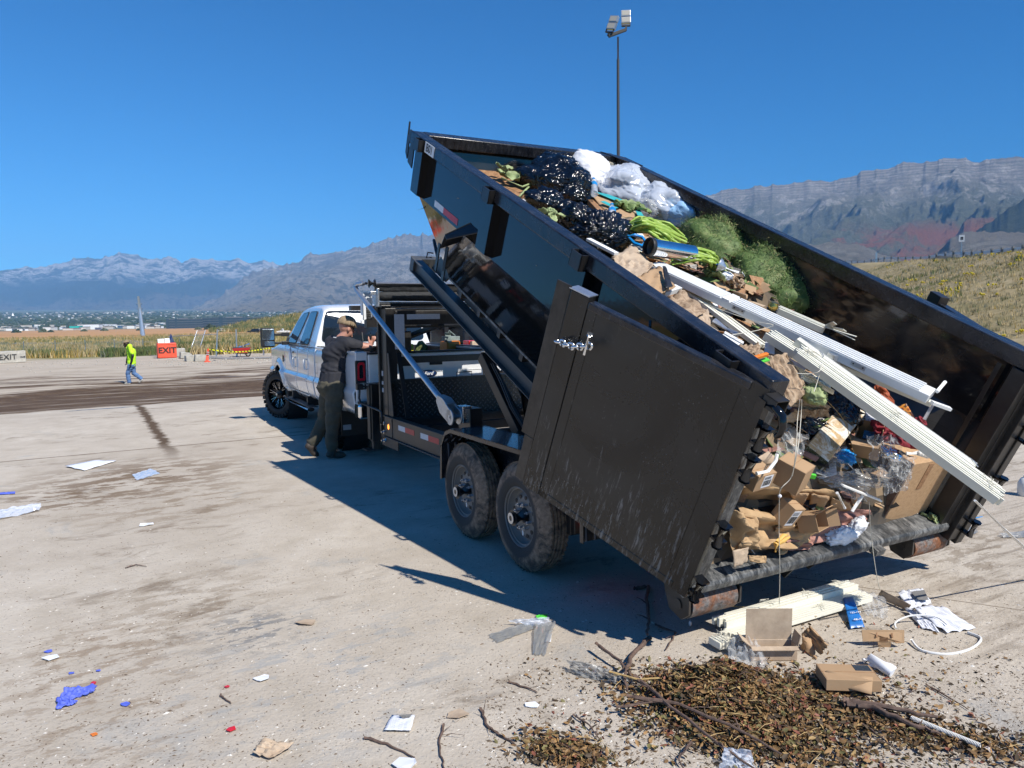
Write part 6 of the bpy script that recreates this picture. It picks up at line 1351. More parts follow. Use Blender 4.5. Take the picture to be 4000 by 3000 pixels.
for k in range(190):
    px = rnd.uniform(-60, 1200); d = rnd.uniform(2600, 5600); building('house', px, d, rnd.uniform(3, 7), rnd.uniform(2.6, 4), 14, rnd.choice(wm), 'small house on the slope of the distant town', 'house', 'houses of the distant town', 1)
dk = simple('dark town tree', (.035, .055, .028), .95, 0, .3, .03, 0)
mb = MB()
for k in range(1700):
    px = rnd.uniform(-150, 1300); d = 1700*math.exp(rnd.random()*1.25); p = at_px(px, 0, d); s_ = rnd.uniform(3, 6.5); mb.ell(p+Vector((0, 0, s_*.3)), (s_*rnd.uniform(1, 2.2), s_, s_*rnd.uniform(.6, 1)), None, 6, 4)
top('town_trees', mb, dk, 'dark trees spread through the distant town', 'trees', kind='stuff', ang=180)
# nearer bushes along the field edge
for i, (px, d, s_) in enumerate(((165, 900, 30), (195, 880, 20), (405, 980, 26), (540, 900, 20), (325, 940, 22), (820, 800, 50), (772, 800, 26), (60, 950, 30))):
    p = at_px(px, 0, d); mb = MB(); r_ = hpx(s_, d)/2
    for q in range(90):
        a, b = rnd.uniform(0, 6.28), rnd.random()**.5; c = p+Vector((math.cos(a)*b*r_, math.sin(a)*b*r_*.6, rnd.random()*r_*.75*(1-b*b)+.3)); s1 = r_*rnd.uniform(.10, .22); mb.ell(c, (s1, s1, s1*.8), None, 5, 3)
    top('bush', mb, dk if i % 2 else simple('grey green bush', (.10, .12, .07), .95, 0, .3, .2, 0), 'rounded bush at the far edge of the orange field', 'bush', 'bushes at the field edge', ang=180)
# ------------------------------------------------------------------ vehicles
M['bed_shadow'] = M['plblack']
def car(nm, lab, cat, Mx, paint, kind='suv', L=4.8, W=1.9, H=1.75, grp=None, detail=True):
    """profile-built vehicle: y forward, origin at the middle of the ground line"""
    e = thing(nm, lab, cat, Mx, grp); hb = H*.56; wr = .36; y0, y1 = -L/2, L/2
    low = [(y0, .35), (y0-.05, .7), (y0+.02, hb), (y1-.9 if kind != 'van' else y1-.2, hb+.02), (y1-.12, hb-.18), (y1, .7), (y1-.02, .35)]
    mb = MB(); n_ = len(low); mb.v = [Vector((x, y, z)) for x in (-W/2, W/2) for y, z in low]; mb.f = [tuple(range(n_)), tuple(range(n_, 2*n_))]+[(i, (i+1) % n_, n_+(i+1) % n_, n_+i) for i in range(n_)]; mb.mi = [0]*len(mb.f)
    part('body', mb, M[paint], e, ang=40, bevel=.07, seg=3)
    cab = {'suv': [(y0+.05, hb), (y0+.35, H-.02), (y0+1.2, H), (y1-2.1, H-.02), (y1-1.25, hb)], 'van': [(y0+.02, hb), (y0+.30, H-.03), (y1-1.6, H), (y1-.75, hb)], 'pickup': [(y0+2.2, hb), (y0+2.35, H-.02), (y1-2.0, H), (y1-1.2, hb)], 'car': [(y0+.4, hb), (y0+1.2, H), (y1-2.2, H), (y1-1.2, hb)]}[kind]
    mb = MB(); n_ = len(cab); i_ = lambda z: .04+(z-hb)*.28
    mb.v = [Vector((s*(W/2-i_(z)), y, z)) for s in (-1, 1) for y, z in cab]; mb.f = [tuple(range(n_)), tuple(range(n_, 2*n_))]+[(i, (i+1) % n_, n_+(i+1) % n_, n_+i) for i in range(n_)]; mb.mi = [0]*len(mb.f)
    cb = part('cab', mb, M[paint], e, ang=40, bevel=.05, seg=3)
    ys = [p[0] for p in cab]; ya, yb = min(ys)+.35, max(ys)-.55
    for s in (-1, 1):
        for a, b in ((ya, (ya+yb)/2-.04), ((ya+yb)/2+.04, yb)):
            mb = MB(); zz = (hb+.05, H-.12); mb.plate([(s*(W/2-i_(z)+.004), y, z) for y, z in ((a, zz[0]), (b+(.35 if b == yb else 0), zz[0]), (b, zz[1]), (a+.1, zz[1]))], (s, 0, 0), .004); part('window', mb, M['glass'], cb)
    mb = MB(); (ra, rz), (rb, rz2) = cab[0], cab[1]; f = lambda t, x: Vector((x*(W/2-.22-.1*t), ra+(rb-ra)*t-.006, rz+(rz2-rz)*t)); mb.plate([f(.12, -1), f(.12, 1), f(.88, 1), f(.88, -1)], (0, -1, .2), .004); part('rear_window', mb, M['glass'], cb)
    (ra, rz), (rb, rz2) = cab[-1], cab[-2]; mb = MB(); g_ = lambda t, x: Vector((x*(W/2-.16-.1*t), ra+(rb-ra)*t+.006, rz+(rz2-rz)*t)); mb.plate([g_(.1, -1), g_(.1, 1), g_(.9, 1), g_(.9, -1)], (0, 1, .4), .004); part('windscreen', mb, M['glass'], cb)
    for y in (y0+.9, y1-.95):
        for s in (-1, 1):
            mb = MB(); mb.lathe([(.19, .0), (wr-.03, .0), (wr, .04), (wr, .18), (.19, .2)], (s*(W/2-.0), y, wr), (-s, 0, 0), 28); wh = part('wheel', mb, M['rubber'], e, ang=40); mb = MB(); mb.cyl((s*(W/2-.01), y, wr), (s*(W/2-.05), y, wr), .20, 20); part('rim', mb, M['rim'], wh)
    for s in (-1, 1): mb = MB(); mb.bx(s*(W/2-.28), s*(W/2-.05), y0-.06, y0, hb-.25, hb-.08); part('tail_light', mb, M['red'], e); mb = MB(); mb.bx(s*(W/2-.42), s*(W/2-.1), y1-.06, y1+.02, .72, .86); part('headlight', mb, M['headlamp'], e)
    return e
def vpos(px, dist): return at_px(px, 0, dist)
p = vpos(1608, 17.5); car('van', 'white van seen through the trailer frame behind the pickup', 'van', face_cam(p, R(-58)), 'carwhite', 'van', 5.0, 1.95, 2.05)
p = vpos(1700, 20.5); car('pickup_truck', 'pale blue pickup parked beyond the white pickup bed', 'pickup truck', face_cam(p, R(100)), 'lightblue', 'pickup', 5.6, 2.0, 1.95)
# black box trailer and dark pickup front
p = vpos(1850, 16.2); TMx = face_cam(p, R(5)); bt_ = thing('box_trailer', 'black panelled dump trailer parked beyond the pickup', 'trailer', TMx)
part('side_panel', MB().bx(-.95, 1.0, 0, 2.0, .55, 1.66), M['cardark'], bt_, bevel=.03); part('top_rail', MB().bx(-1.0, 1.05, -.06, .06, 1.66, 1.76), M['plblack'], bt_)
for x in (-.6, 0, .6): part('rib', MB().bx(x-.04, x+.04, -.06, 0, .55, 1.66), M['plblack'], bt_)
for x in (-.4, .45):
    mb = MB(); mb.lathe([(.18, .0), (.32, .0), (.35, .04), (.35, .2)], (x, -.02, .35), (0, 1, 0), 28); part('wheel', mb, M['rubber'], bt_, ang=40)
p = vpos(1985, 13.2); GMx = face_cam(p, R(2)); gk = thing('pickup_truck', 'dark pickup facing the camera behind the hoist, white letters on its grille', 'pickup truck', GMx)
part('body', MB().bx(-.98, .98, .0, 2.0, .45, 1.16), M['cardark'], gk, bevel=.06); part('cab', MB().bx(-.85, .85, 1.2, 3.0, 1.16, 1.85), M['cardark'], gk, bevel=.12); part('windscreen', MB().plate([(-.75, 1.19, 1.22), (.75, 1.19, 1.22), (.68, 1.195, 1.76), (-.68, 1.195, 1.76)], (0, -1, .3), .005), M['glass'], gk)
for x in (-.30, -.205): mb = MB(); mb.cyl((x, -.02, 1.05), (x, .01, 1.05), .035, 16); part('light', mb, M['headlamp'], gk, ang=40)
part('lettering', text_mb('GMC', .115, place((-.19, -.012, .91), (1, 0, 0), (0, 0, 1), (0, -1, 0)), .003, shear=.15, bold=.003), M['whiteink'], gk)
part('grille', MB().bx(-.6, .6, -.01, .01, .62, .84), M['plblack'], gk)
for s in (-1, 1):
    mb = MB(); mb.lathe([(.2, .0), (.36, .0), (.40, .04), (.40, .25)], (s*.98, .7, .40), (-s, 0, 0), 28); part('wheel', mb, M['rubber'], gk, ang=40)
# distant cars on the road under the bank
for i, (px, py, nm_, col, kd) in enumerate(((862, 1298, 'white car on the far road below the left bank', 'carwhite', 'car'), (991, 1301, 'dark car on the far road, left of the mirror', 'cardark', 'suv'), (1108, 1302, 'white pickup on the far road between mirror and cab', 'carwhite', 'pickup'))):
    p = gp(px, py); k = min(1, 560/math.hypot(p.x, p.y)); p = Vector((p.x*k, p.y*k, 0)); p.z = gz(p.x, p.y); car('parked_car', nm_, 'car', face_cam(p, R(80)), col, kd, 4.9, 1.9, 1.8)
# ------------------------------------------------------------------ things in the pickup bed
def bed(px, py, s): return ts(px, py, s)
q = bed(1760, 1345, 7.2); mb = MB(); mb.bx(q.x-.12, q.x+.10, 7.05, 7.35, 1.25, q.z+.055); top('fuel_can', mb, M['orange'], 'orange fuel can standing in the pickup bed', 'fuel can', M=MT, bevel=.03, seg=3)
q = bed(1762, 1325, 7.2); mb = MB(); mb.bx(q.x-.10, q.x+.09, 7.08, 7.32, q.z-.02, q.z+.045); mb.cyl((q.x-.05, 7.2, q.z+.04), (q.x-.05, 7.2, q.z+.10), .05, 14); mb.cyl((q.x-.09, 7.15, q.z-.01), (q.x-.09, 7.05, q.z-.01), .04, 12); mb.tube([(q.x-.08, 7.2, q.z+.04), (q.x-.03, 7.2, q.z+.13), (q.x+.07, 7.2, q.z+.05)], .012, 6); top('small_engine', mb, M['wellgrey'], 'grey small engine on top of the orange fuel can', 'engine', M=MT, bevel=.008)
q = bed(1842, 1340, 7.3); mb = MB(); mb.bx(q.x-.09, q.x+.08, 7.2, 7.42, 1.30, q.z+.04); top('red_crate', mb, M['redbag'], 'red crate near the right side of the pickup bed', 'crate', M=MT, bevel=.01)
mb = MB(); mb.bx(q.x-.075, q.x+.05, 7.12, 7.19, 1.36, q.z+.035); top('cardboard_box', mb, M['card2'], 'little cardboard box against the red crate in the pickup bed', 'box', M=MT)
q = bed(1870, 1300, 7.3); mb = MB(); mb.cyl((q.x, 7.25, 1.30), (q.x-.01, 7.25, q.z+.08), .008, 8); top('white_rod', mb, M['white'], 'thin white rod upright in the pickup bed', 'rod', M=MT)
q = bed(1648, 1352, 7.0); mb = MB(); mb.tube([(q.x, 7.0, 1.28), (q.x-.01, 7.0, q.z), (q.x-.02, 7.0, q.z+.075)], [.11, .085, .03], 14); top('camouflage_bag', mb, M['camo'], 'camouflage bag poking up from the pickup bed', 'bag', M=MT, ang=180)
q = bed(1598, 1347, 7.1); mb = MB(); mb.bx(q.x-.03, q.x+.03, 7.0, 7.2, 1.30, q.z+.015); top('yellow_case', mb, M['yellow'], 'yellow case at the left of the pickup bed', 'case', M=MT, bevel=.01)
# ------------------------------------------------------------------ guard rail, sign and machines on the embankment
def crest(px):
    # position of the rail along the crest line of the bank
    best = None
    for a, b in zip(RIDGE[1:4], RIDGE[2:5]):
        for k in range(200):
            t = k/200; x, y = a[0]+(b[0]-a[0])*t, a[1]+(b[1]-a[1])*t; q = proj(Vector((x*.955, y*.955, 6)))[0]
            if best is None or abs(q-px) < best[0]: best = (abs(q-px), x*.955, y*.955)
    return Vector((best[1], best[2], gz(best[1], best[2])))
gr_px = [4300, 4180, 4075, 3998, 3952, 3910, 3869, 3833, 3797, 3762, 3720, 3690, 3657, 3626, 3595, 3564, 3535, 3507, 3479, 3453, 3429, 3401, 3374, 3348, 3324, 3300, 3278, 3255, 3230]
gps = [crest(a) for a in gr_px]; o0 = gps[4].copy()
grl = thing('guard_rail', 'galvanised highway guard rail along the top of the bank', 'guard rail', o0)
ups = Vector((0, 0, 1))
def rz_(v, h): return Vector((v.x, v.y, v.z+h))-o0
for v in gps: mb = MB(); mb.bx(v.x-o0.x-.09, v.x-o0.x+.09, v.y-o0.y-.09, v.y-o0.y+.09, v.z-o0.z-.2, v.z-o0.z+.85); part('post', mb, M['branch'] if False else M['rim'], grl)
mb = MB()
for a, b in zip(gps, gps[1:]):
    for h in (.66, .52): mb.beam(rz_(a, h)+Vector((0, -.12, 0)), rz_(b, h)+Vector((0, -.12, 0)), .06, .12)
part('rail_beam', mb, M['galv'], grl)
v = crest(3752); d = math.hypot(v.x, v.y); sgm = face_cam(v); sg_ = thing('road_sign', 'white road sign on a thin post above the guard rail', 'sign', sgm); hs_ = hpx(78, d)
mb = MB(); mb.cyl((0, 0, -.3), (0, 0, hs_), .05, 8); part('post', mb, M['galv'], sg_); mb = MB(); mb.bx(-hpx(8, d), hpx(8, d), -.06, -.03, hs_-hpx(22, d), hs_); part('sign_face', mb, M['sign'], sg_); mb = MB(); mb.bx(-.10, .0, -.07, -.061, hs_-.5, hs_-.2); mb.bx(.04, .14, -.07, -.061, hs_-.5, hs_-.2); mb.bx(-.05, .08, -.07, -.061, hs_-.28, hs_-.2); part('sign_symbol', mb, M['ink'], sg_)
v = crest(3419); mb = MB(); mb.bx(-.12, .12, -.12, .12, 0, hpx(38, math.hypot(v.x, v.y))); top('marker_post', mb, M['galv'], 'short grey post standing among the far guard rail posts', 'post', M=face_cam(v))
v = crest(3945); v = Vector((v.x*1.07, v.y*1.07, v.z)); d = math.hypot(v.x, v.y); mM = face_cam(v); tx = thing('tractor', 'dark canopied tractor working behind the guard rail', 'tractor', mM)
u = hpx(1, d); mb = MB(); mb.bx(-36*u, 6*u, 0, 1.5, 30*u, 35*u); part('canopy', mb, M['maroon'], tx); mb = MB(); mb.bx(-34*u, -20*u, .2, 1.3, 8*u, 18*u); mb.bx(-20*u, 10*u, .2, 1.3, 10*u, 17*u); part('body', mb, M['signorange'], tx, bevel=.05)
for x in (-32, -6, 3): mb = MB(); mb.bx(x*u-.05, x*u+.05, .1, .2, 12*u, 31*u); part('canopy_post', mb, M['plblack'], tx)
for x in (-27, 4): mb = MB(); mb.lathe([(.2, 0), (8*u, 0), (8*u, .4)], (x*u, .1, 8*u), (0, 1, 0), 20); part('wheel', mb, M['rubber'], tx, ang=40)
v = crest(3805); v = Vector((v.x*1.06, v.y*1.06, v.z)); mb = MB()
for k in range(26): mb.box((rnd.uniform(-3.2, 2.4), rnd.uniform(0, 1), rnd.uniform(.2, .75)), (rnd.uniform(.3, 1.6), .2, rnd.uniform(.08, .3)), Matrix.Rotation(rnd.uniform(-.7, .7), 3, 'Y'))
top('scrap_heap', mb, M['rim'], 'low heap of scrap metal behind the guard rail', 'scrap', M=face_cam(v))
# ------------------------------------------------------------------ plants
gm = [simple('straw grass', (.47, .37, .20), .9, 0, .2, .5, 0), simple('golden grass', (.34, .24, .07), .9, 0, .2, .5, 0), simple('olive grass', (.17, .17, .06), .9, 0, .2, .5, 0), simple('green weed', (.08, .115, .035), .9, 0, .2, .5, 0), simple('yellow flowers', (.62, .47, .03), .8, 0, .1, .5, 0), simple('grey sage', (.19, .20, .14), .9, 0, .2, .5, 0)]
def tufts(cnt, pxr, rr_, hr, wts, nm, lab, seed, acc=None, nb=4):
    r_ = random.Random(seed); mb = MB()
    for _ in range(cnt):
        px = r_.uniform(*pxr); d = rr_[0]*(rr_[1]/rr_[0])**r_.random(); p = at_px(px, 0, d)
        cl = mnoise.noise(Vector((p.x*.12, p.y*.12, seed)))
        if acc and not acc(p, cl): continue
        c = r_.choices(range(6), wts)[0]
        if cl > .27: c = r_.choice((2, 2, 3)) if wts[3] else c
        mb.cur = c; h = r_.uniform(*hr)*(1.25 if c == 3 else 1)
        for b in range(nb):
            a = r_.uniform(0, 6.28); w_ = h*r_.uniform(.04, .13); dx, dy = math.cos(a), math.sin(a); q = p+Vector((r_.uniform(-1, 1), r_.uniform(-1, 1), 0))*h*.5; lean = Vector((r_.uniform(-.4, .4), r_.uniform(-.4, .4), 1))*h
            mb.add([q-Vector((dx, dy, 0))*w_-Vector((0, 0, .05)), q+Vector((dx, dy, 0))*w_-Vector((0, 0, .05)), q+lean], [(0, 1, 2)])
        if c == 4:
            for b in range(5): q = p+Vector((r_.uniform(-1, 1), r_.uniform(-1, 1), r_.uniform(.7, 1.3)))*h; mb.ell(q, (.07, .07, .06), None, 4, 3)
    o_ = top(nm, mb, gm, lab, 'grass', kind='stuff'); return o_
tufts(26000, (2700, 4900), (40, 105), (.08, .24), (7, 2, .9, .4, .07, .8), 'dry_grass', 'dry tufted grass, sage and yellow flowers on the bank', 3)
tufts(1500, (3000, 4800), (44, 85), (.2, .42), (1, 1, 3, 1.5, 1.0, 4), 'bank_weeds', 'clumped green weeds with yellow flowers on the bank', 9, lambda p, cl: cl > -.02, 7)
tufts(24000, (-500, 1300), (66, 330), (.35, .8), (6, 6, 3, .5, 0, .8), 'marsh_grass', 'golden and olive marsh grass beyond the fence', 5)
tufts(5000, (820, 1300), (380, 640), (1.0, 2.4), (2, 4, 4, 3, 0, 0), 'hill_scrub', 'olive scrub on the left end of the bank', 6, lambda p, cl: p.z > -3)
tufts(700, (400, 600), (63, 67), (.25, .65), (0, 0, 3, 4, 0, 2), 'fence_weeds', 'dark green weeds growing along the fence foot', 8, None, 8)
tufts(3500, (660, 1060), (62, 72), (.3, .9), (5, 4, 2, 1, 0, 1), 'fence_straw', 'straw coloured grass around the broken fence', 12, None, 6)
# pebbles and clods strewn at the edge of the yard
mb = MB(); r_ = random.Random(2)
for _ in range(500):
    px = r_.uniform(640, 1080) if r_.random() < .75 else r_.uniform(0, 640); d = r_.uniform(46, 60); p = at_px(px, 0, d); s_ = r_.uniform(.015, .06); mb.ell(p+Vector((0, 0, s_*.3)), (s_*1.3, s_, s_*.6), None, 5, 3)
top('stones', mb, M['concrete'], 'small stones strewn along the yard edge', 'stones', kind='stuff', ang=180)
# ------------------------------------------------------------------ rubbish in the bin (all in bin coordinates)
def Q(px, py, n): return bn(px, py, n)
def item(nm, mb, mt_, lab, cat, group=None, ang=None, **k): return top(nm, mb, M[mt_] if isinstance(mt_, str) else mt_, lab, cat, group, ang, M=MBN, **k)
def crease(seed, k=9, amp=1.0, fm=1.0):
    r_ = random.Random(seed); L = [(r_.uniform(0, 3.14), r_.uniform(-.2, 1.2), r_.uniform(-.2, 1.2), r_.uniform(.3, 1)*amp, r_.uniform(2, 6)*fm) for _ in range(k)]
    def f(u, v):
        s_ = 0
        for a, cu, cv, am, fr_ in L:
            d = (u-cu)*math.cos(a)+(v-cv)*math.sin(a); t = d*fr_; t = abs((t % 1)-.5)*2; s_ += am*(t-.5)
        return s_/k**.5
    return f
def sheet4(c, nu, nv, amp, seed, rag=.0, k=9, sag=0, fm=1.0):
    a, b, d, e = [Vector(q) for q in c]; n_ = (b-a).cross(e-a)
    n_ = n_.normalized() if n_.length > 1e-9 else Vector((0, 0, 1)); f = crease(seed, k, 1.0, fm); mb = MB()
    def g(u, v):
        uu = u+rag*mnoise.noise(Vector((v*5, u*5, seed)))*(1 if u in (0, 1) else .3); vv = v+rag*mnoise.noise(Vector((u*5, seed, v*5)))*(1 if v in (0, 1) else .3)
        p = a.lerp(b, uu).lerp(e.lerp(d, uu), vv); return p+n_*(amp*f(u, v)+amp*.5*mnoise.noise(Vector((u*3, v*3, seed)))-sag*4*u*(1-u))
    mb.sheet(g, nu, nv); return mb
def bag(c, r_, Mr, seed, amp=.16, fine=.05, n=56, m_=36, freq=1.6, ffreq=4.5):
    mb = MB(); c = Vector(c)
    def rr__(d):
        k = 1+amp*mnoise.noise(d*freq+Vector((seed, 0, 0)))
        w_ = Vector((mnoise.noise(d*2+Vector((seed, 5, 0))), mnoise.noise(d*2+Vector((0, seed, 5))), mnoise.noise(d*2+Vector((5, 0, seed)))))*.5
        e_ = Vector((d.x+d.z*.5, d.y*.45, d.z*.9-d.x*.4)); q = 1.3*max(0, 1-abs(mnoise.noise(e_*ffreq*.45+w_*2.2+Vector((0, 0, seed))))*7)**1.3; e_ = Vector((d.x*.4+d.y*.6, d.y, d.z*.8)); q2 = 1.2*max(0, 1-abs(mnoise.noise(e_*ffreq*.8+w_*3+Vector((0, seed, seed))))*6)**1.3
        return k+fine*q+fine*.6*q2
    for i in range(m_+1):
        a = math.pi*i/m_
        for j in range(n):
            b = 2*math.pi*j/n; d = Vector((math.sin(a)*math.cos(b), math.sin(a)*math.sin(b), math.cos(a))); k = rr__(d); v = Vector((d.x*r_[0]*k, d.y*r_[1]*k, d.z*r_[2]*k)); mb.v.append(c+(Mr @ v if Mr is not None else v))
    for i in range(m_):
        for j in range(n): mb.f.append((i*n+j, (i+1)*n+j, (i+1)*n+(j+1) % n, i*n+(j+1) % n))
    mb.mi = [0]*len(mb.f); return mb
# ---- the heap that carries everything
def base_h(y):
    return interp([(.06, .0), (.12, .05), (.22, .34), (.34, .50), (.6, .66), (.95, .82), (1.5, .93), (2.2, .95), (3.0, .93), (3.6, .96), (4.1, .95), (4.4, .7), (4.6, .55)], y)
def heap_h(x, y):
    h = base_h(y)*(1-.55*ss(1.40, 1.75, x)*ss(1.85, 1.45, y)*ss(.2, .5, y)); h += .07*mnoise.noise(Vector((x*2.2, y*2.2, 3)))+.04*mnoise.noise(Vector((x*6, y*6, 1)))
    return max(.02, h*1.0 if y > .3 else h)
n = N('mixed rubbish'); o = n.obj(); v = n.vor(o, 9, out='Color'); c = n.ramp(v, [(.1, (.03, .025, .02)), (.35, (.10, .075, .05)), (.55, (.25, .18, .11)), (.72, (.05, .045, .04)), (.88, (.42, .33, .22)), (.97, (.6, .58, .54))]); n.set(color=c, rough=.85); n.bump(n.vor(o, 9), .8, .03); M['mixed'] = n.m
mb = MB(); mb.sheet(lambda u, v: Vector((.03+(W_-.06)*u, .08+4.45*v, heap_h(.03+(W_-.06)*u, .08+4.45*v))), 70, 130)
item('rubbish_heap', mb, 'mixed', 'mass of mixed rubbish filling the bin under the larger pieces', 'rubbish', ang=180, kind='stuff')
r_ = random.Random(11); mb = MB(); scm = [M['card'], M['card2'], M['paper'], M['plblack'], M['wood'], M['leafgreen'], M['rose']]
for k in range(1500):
    x, y = r_.uniform(.06, W_-.06), r_.uniform(.14, 4.3); p = Vector((x, y, heap_h(x, y)+r_.uniform(.0, .05))); s_ = r_.uniform(.02, .085); Mr = Matrix.Rotation(r_.uniform(0, 6), 3, 'Z') @ Matrix.Rotation(r_.uniform(-.8, .8), 3, 'X'); mb.cur = r_.choices(range(7), (5, 4, 1.2, 3, 3, 1.5, 1))[0]
    a = [Mr @ Vector((i*s_, j*s_*r_.uniform(.3, .9), mnoise.noise(Vector((i, j, k)))*s_*.4)) for i, j in ((-1, -1), (1, -1), (1.1, 1), (-.9, .9))]; mb.add([p+q for q in a], [(0, 1, 2, 3)])
item('scraps', mb, scm, 'small scraps of card, bark and paper strewn over the heap', 'scraps', kind='stuff', solid=.003)
def Mrot(z=0, x=0, y=0): return Matrix.Rotation(z, 3, 'Z') @ Matrix.Rotation(x, 3, 'X') @ Matrix.Rotation(y, 3, 'Y')
# ---- front: boards, black bags, white bags
def board(a, b, w_, h, mt_, nm, lab, cat, **k): mb = MB(); mb.beam(a, b, w_, h, up=Vector((0, 0, 1))); return item(nm, mb, mt_, lab, cat, bevel=.004, **k)
board(Q(1880, 668, 1.02), Q(2065, 775, 1.02), .30, .04, 'wood', 'wood_board', 'wide wet brown board at the front near corner of the load', 'board')
board(Q(1840, 636, 1.0), Q(1905, 672, 1.0), .20, .03, 'wood', 'wood_board', 'short brown board end poking out against the near wall', 'board')
board(Q(2245, 712, 1.08), Q(2400, 872, 1.12), .14, .04, 'wood', 'wood_board', 'narrow wet brown board between the black bag and the teal printed carton', 'board')
def leaf_cluster(c, n_, s_, seed, mt_='leafpale', stem=None):
    r_ = random.Random(seed); mb = MB()
    for k in range(n_):
        p = Vector(c)+Vector((r_.gauss(0, s_*.5), r_.gauss(0, s_*.5), r_.uniform(0, s_*.4))); L_f = s_*r_.uniform(.5, .95); Mr = Mrot(r_.uniform(0, 6.3), r_.uniform(-.7, .7), r_.uniform(-.6, .6)); sd = r_.random()*50
        mb.sheet(lambda u, v: p+Mr @ Vector(((u-.5)*L_f*1.3, (v-.5)*L_f*math.sin(math.pi*min(1, max(.02, u)))**.6, L_f*.30*mnoise.noise(Vector((u*4, v*4, sd)))+abs(v-.5)*L_f*.5)), 8, 6)
    if stem: mb.tube(stem, .009, 6)
    return mb
item('wilted_leaves', leaf_cluster(Q(1965, 690, 1.10), 7, .14, 1, stem=[Q(1960, 695, 1.10), Q(2040, 730, 1.10), Q(2105, 705, 1.12)]), 'leafpale', 'wilted pale leaves lying on the brown board', 'leaves', ang=180, solid=.002)
item('wilted_leaves', leaf_cluster(Q(2100, 700, 1.12), 6, .10, 2, stem=[Q(2080, 715, 1.10), Q(2050, 745, 1.08), Q(2028, 768, 1.06)]), 'leafpale', 'wilted leaf with a green stalk against the black bag', 'leaves', ang=180, solid=.002)
item('wilted_leaves', leaf_cluster(Q(2160, 855, 1.14), 6, .10, 3, stem=[Q(2130, 838, 1.14), Q(2180, 852, 1.14), Q(2235, 838, 1.16)]), 'leafpale', 'wilted leaves between the black bag and the near rail', 'leaves', ang=180, solid=.002)
item('wilted_leaves', leaf_cluster(Q(2440, 825, 1.12), 10, .16, 4), 'leafgreen', 'large wilted green leaf beside the clear bottle', 'leaves', ang=180, solid=.002)
item('rubbish_bag', bag(Q(2178, 745, 1.06), (.35, .41, .28), Mrot(.5), 3, .26, .045, 110, 70, 1.5, 5), 'blackbag', 'big shiny black rubbish bag near the front of the load', 'rubbish bag', ang=180)
item('rubbish_bag', bag(Q(2170, 680, 1.15), (.23, .22, .20), Mrot(.2), 5, .24, .045, 90, 60, 1.6, 5), 'blackbag', 'rounded black rubbish bag behind the biggest one', 'rubbish bag', ang=180)
item('rubbish_bag', bag(Q(2215, 832, 1.10), (.13, .12, .10), Mrot(.2), 6, .2, .06), 'blackbag', 'small black bag tucked below the biggest black bag', 'rubbish bag', ang=180)
item('rubbish_bag', bag(Q(2258, 850, 1.16), (.13, .13, .10), Mrot(.1), 8, .2, .11, ffreq=6), 'blackbag', 'crinkled black bag at the near end of the long one', 'rubbish bag', ang=180)
item('rubbish_bag', bag(Q(2355, 900, 1.12), (.20, .33, .12), Mrot(-1.0), 9, .2, .13, 110, 80, 1.6, 8), 'blackbag', 'long crinkled black bag with a blue drawstring', 'rubbish bag', ang=180)
mb = MB(); mb.tube([Q(2452, 922, 1.14), Q(2480, 918, 1.17), Q(2510, 925, 1.17), Q(2522, 945, 1.15), Q(2508, 962, 1.13), Q(2480, 950, 1.13), Q(2458, 928, 1.14)], [.010, .014, .010, .013, .016, .012, .010], 5); item('drawstring', mb, 'blue', 'bright blue drawstring of the long crinkled black bag', 'drawstring', ang=50)
item('rubbish_bag', bag(Q(2280, 680, 1.10), (.26, .33, .23), Mrot(.2), 12, .2, .03, 100, 70, 1.6, 5), 'whitebag', 'opaque white bag next to the red snack bag', 'rubbish bag', ang=180)
item('snack_bag', bag(Q(2355, 645, 1.17), (.11, .22, .11), Mrot(.5), 13, .15, .06), 'redbag', 'crumpled red snack bag behind the white bag', 'snack bag', ang=180)
mb = MB(); mb.beam(Q(2370, 650, 1.2), Q(2418, 634, 1.2), .14, .10); item('foam_block', mb, simple('tan foam', (.30, .28, .22), .8), 'tan foam block in the far front corner', 'foam block', bevel=.02)
item('rubbish_bag', bag(Q(2450, 745, 1.06), (.34, .42, .24), Mrot(-.4), 15, .24, .032, 110, 80, 1.7, 4.5), 'milky', 'large translucent white bag in the middle of the clear ones', 'rubbish bag', ang=180)
item('rubbish_bag', bag(Q(2592, 800, 1.08), (.24, .30, .20), Mrot(-.4), 16, .24, .035, 100, 70, 1.7, 4.5), 'milky', 'translucent white bag with a peaked corner at the far wall', 'rubbish bag', ang=180)
item('rubbish_bag', bag(Q(2655, 835, 1.06), (.16, .26, .17), Mrot(-.3), 17, .2, .035, 90, 60, 1.7, 5), 'bluebag', 'translucent light blue bag against the far wall', 'rubbish bag', ang=180)
mb = MB(); a = Q(2588, 700, 1.24); mb.tube([Q(2590, 745, 1.15), a], [.07, .004], 7); item('bag_corner', mb, 'milky', 'pointed peak of bag film by the far rail', 'film', ang=40)
item('film_ball', bag(Q(2524, 815, 1.13), (.09, .10, .08), Mrot(0), 21, .2, .16, ffreq=8), 'clear', 'scrunched clear film ball beside the printed carton', 'film', ang=180)
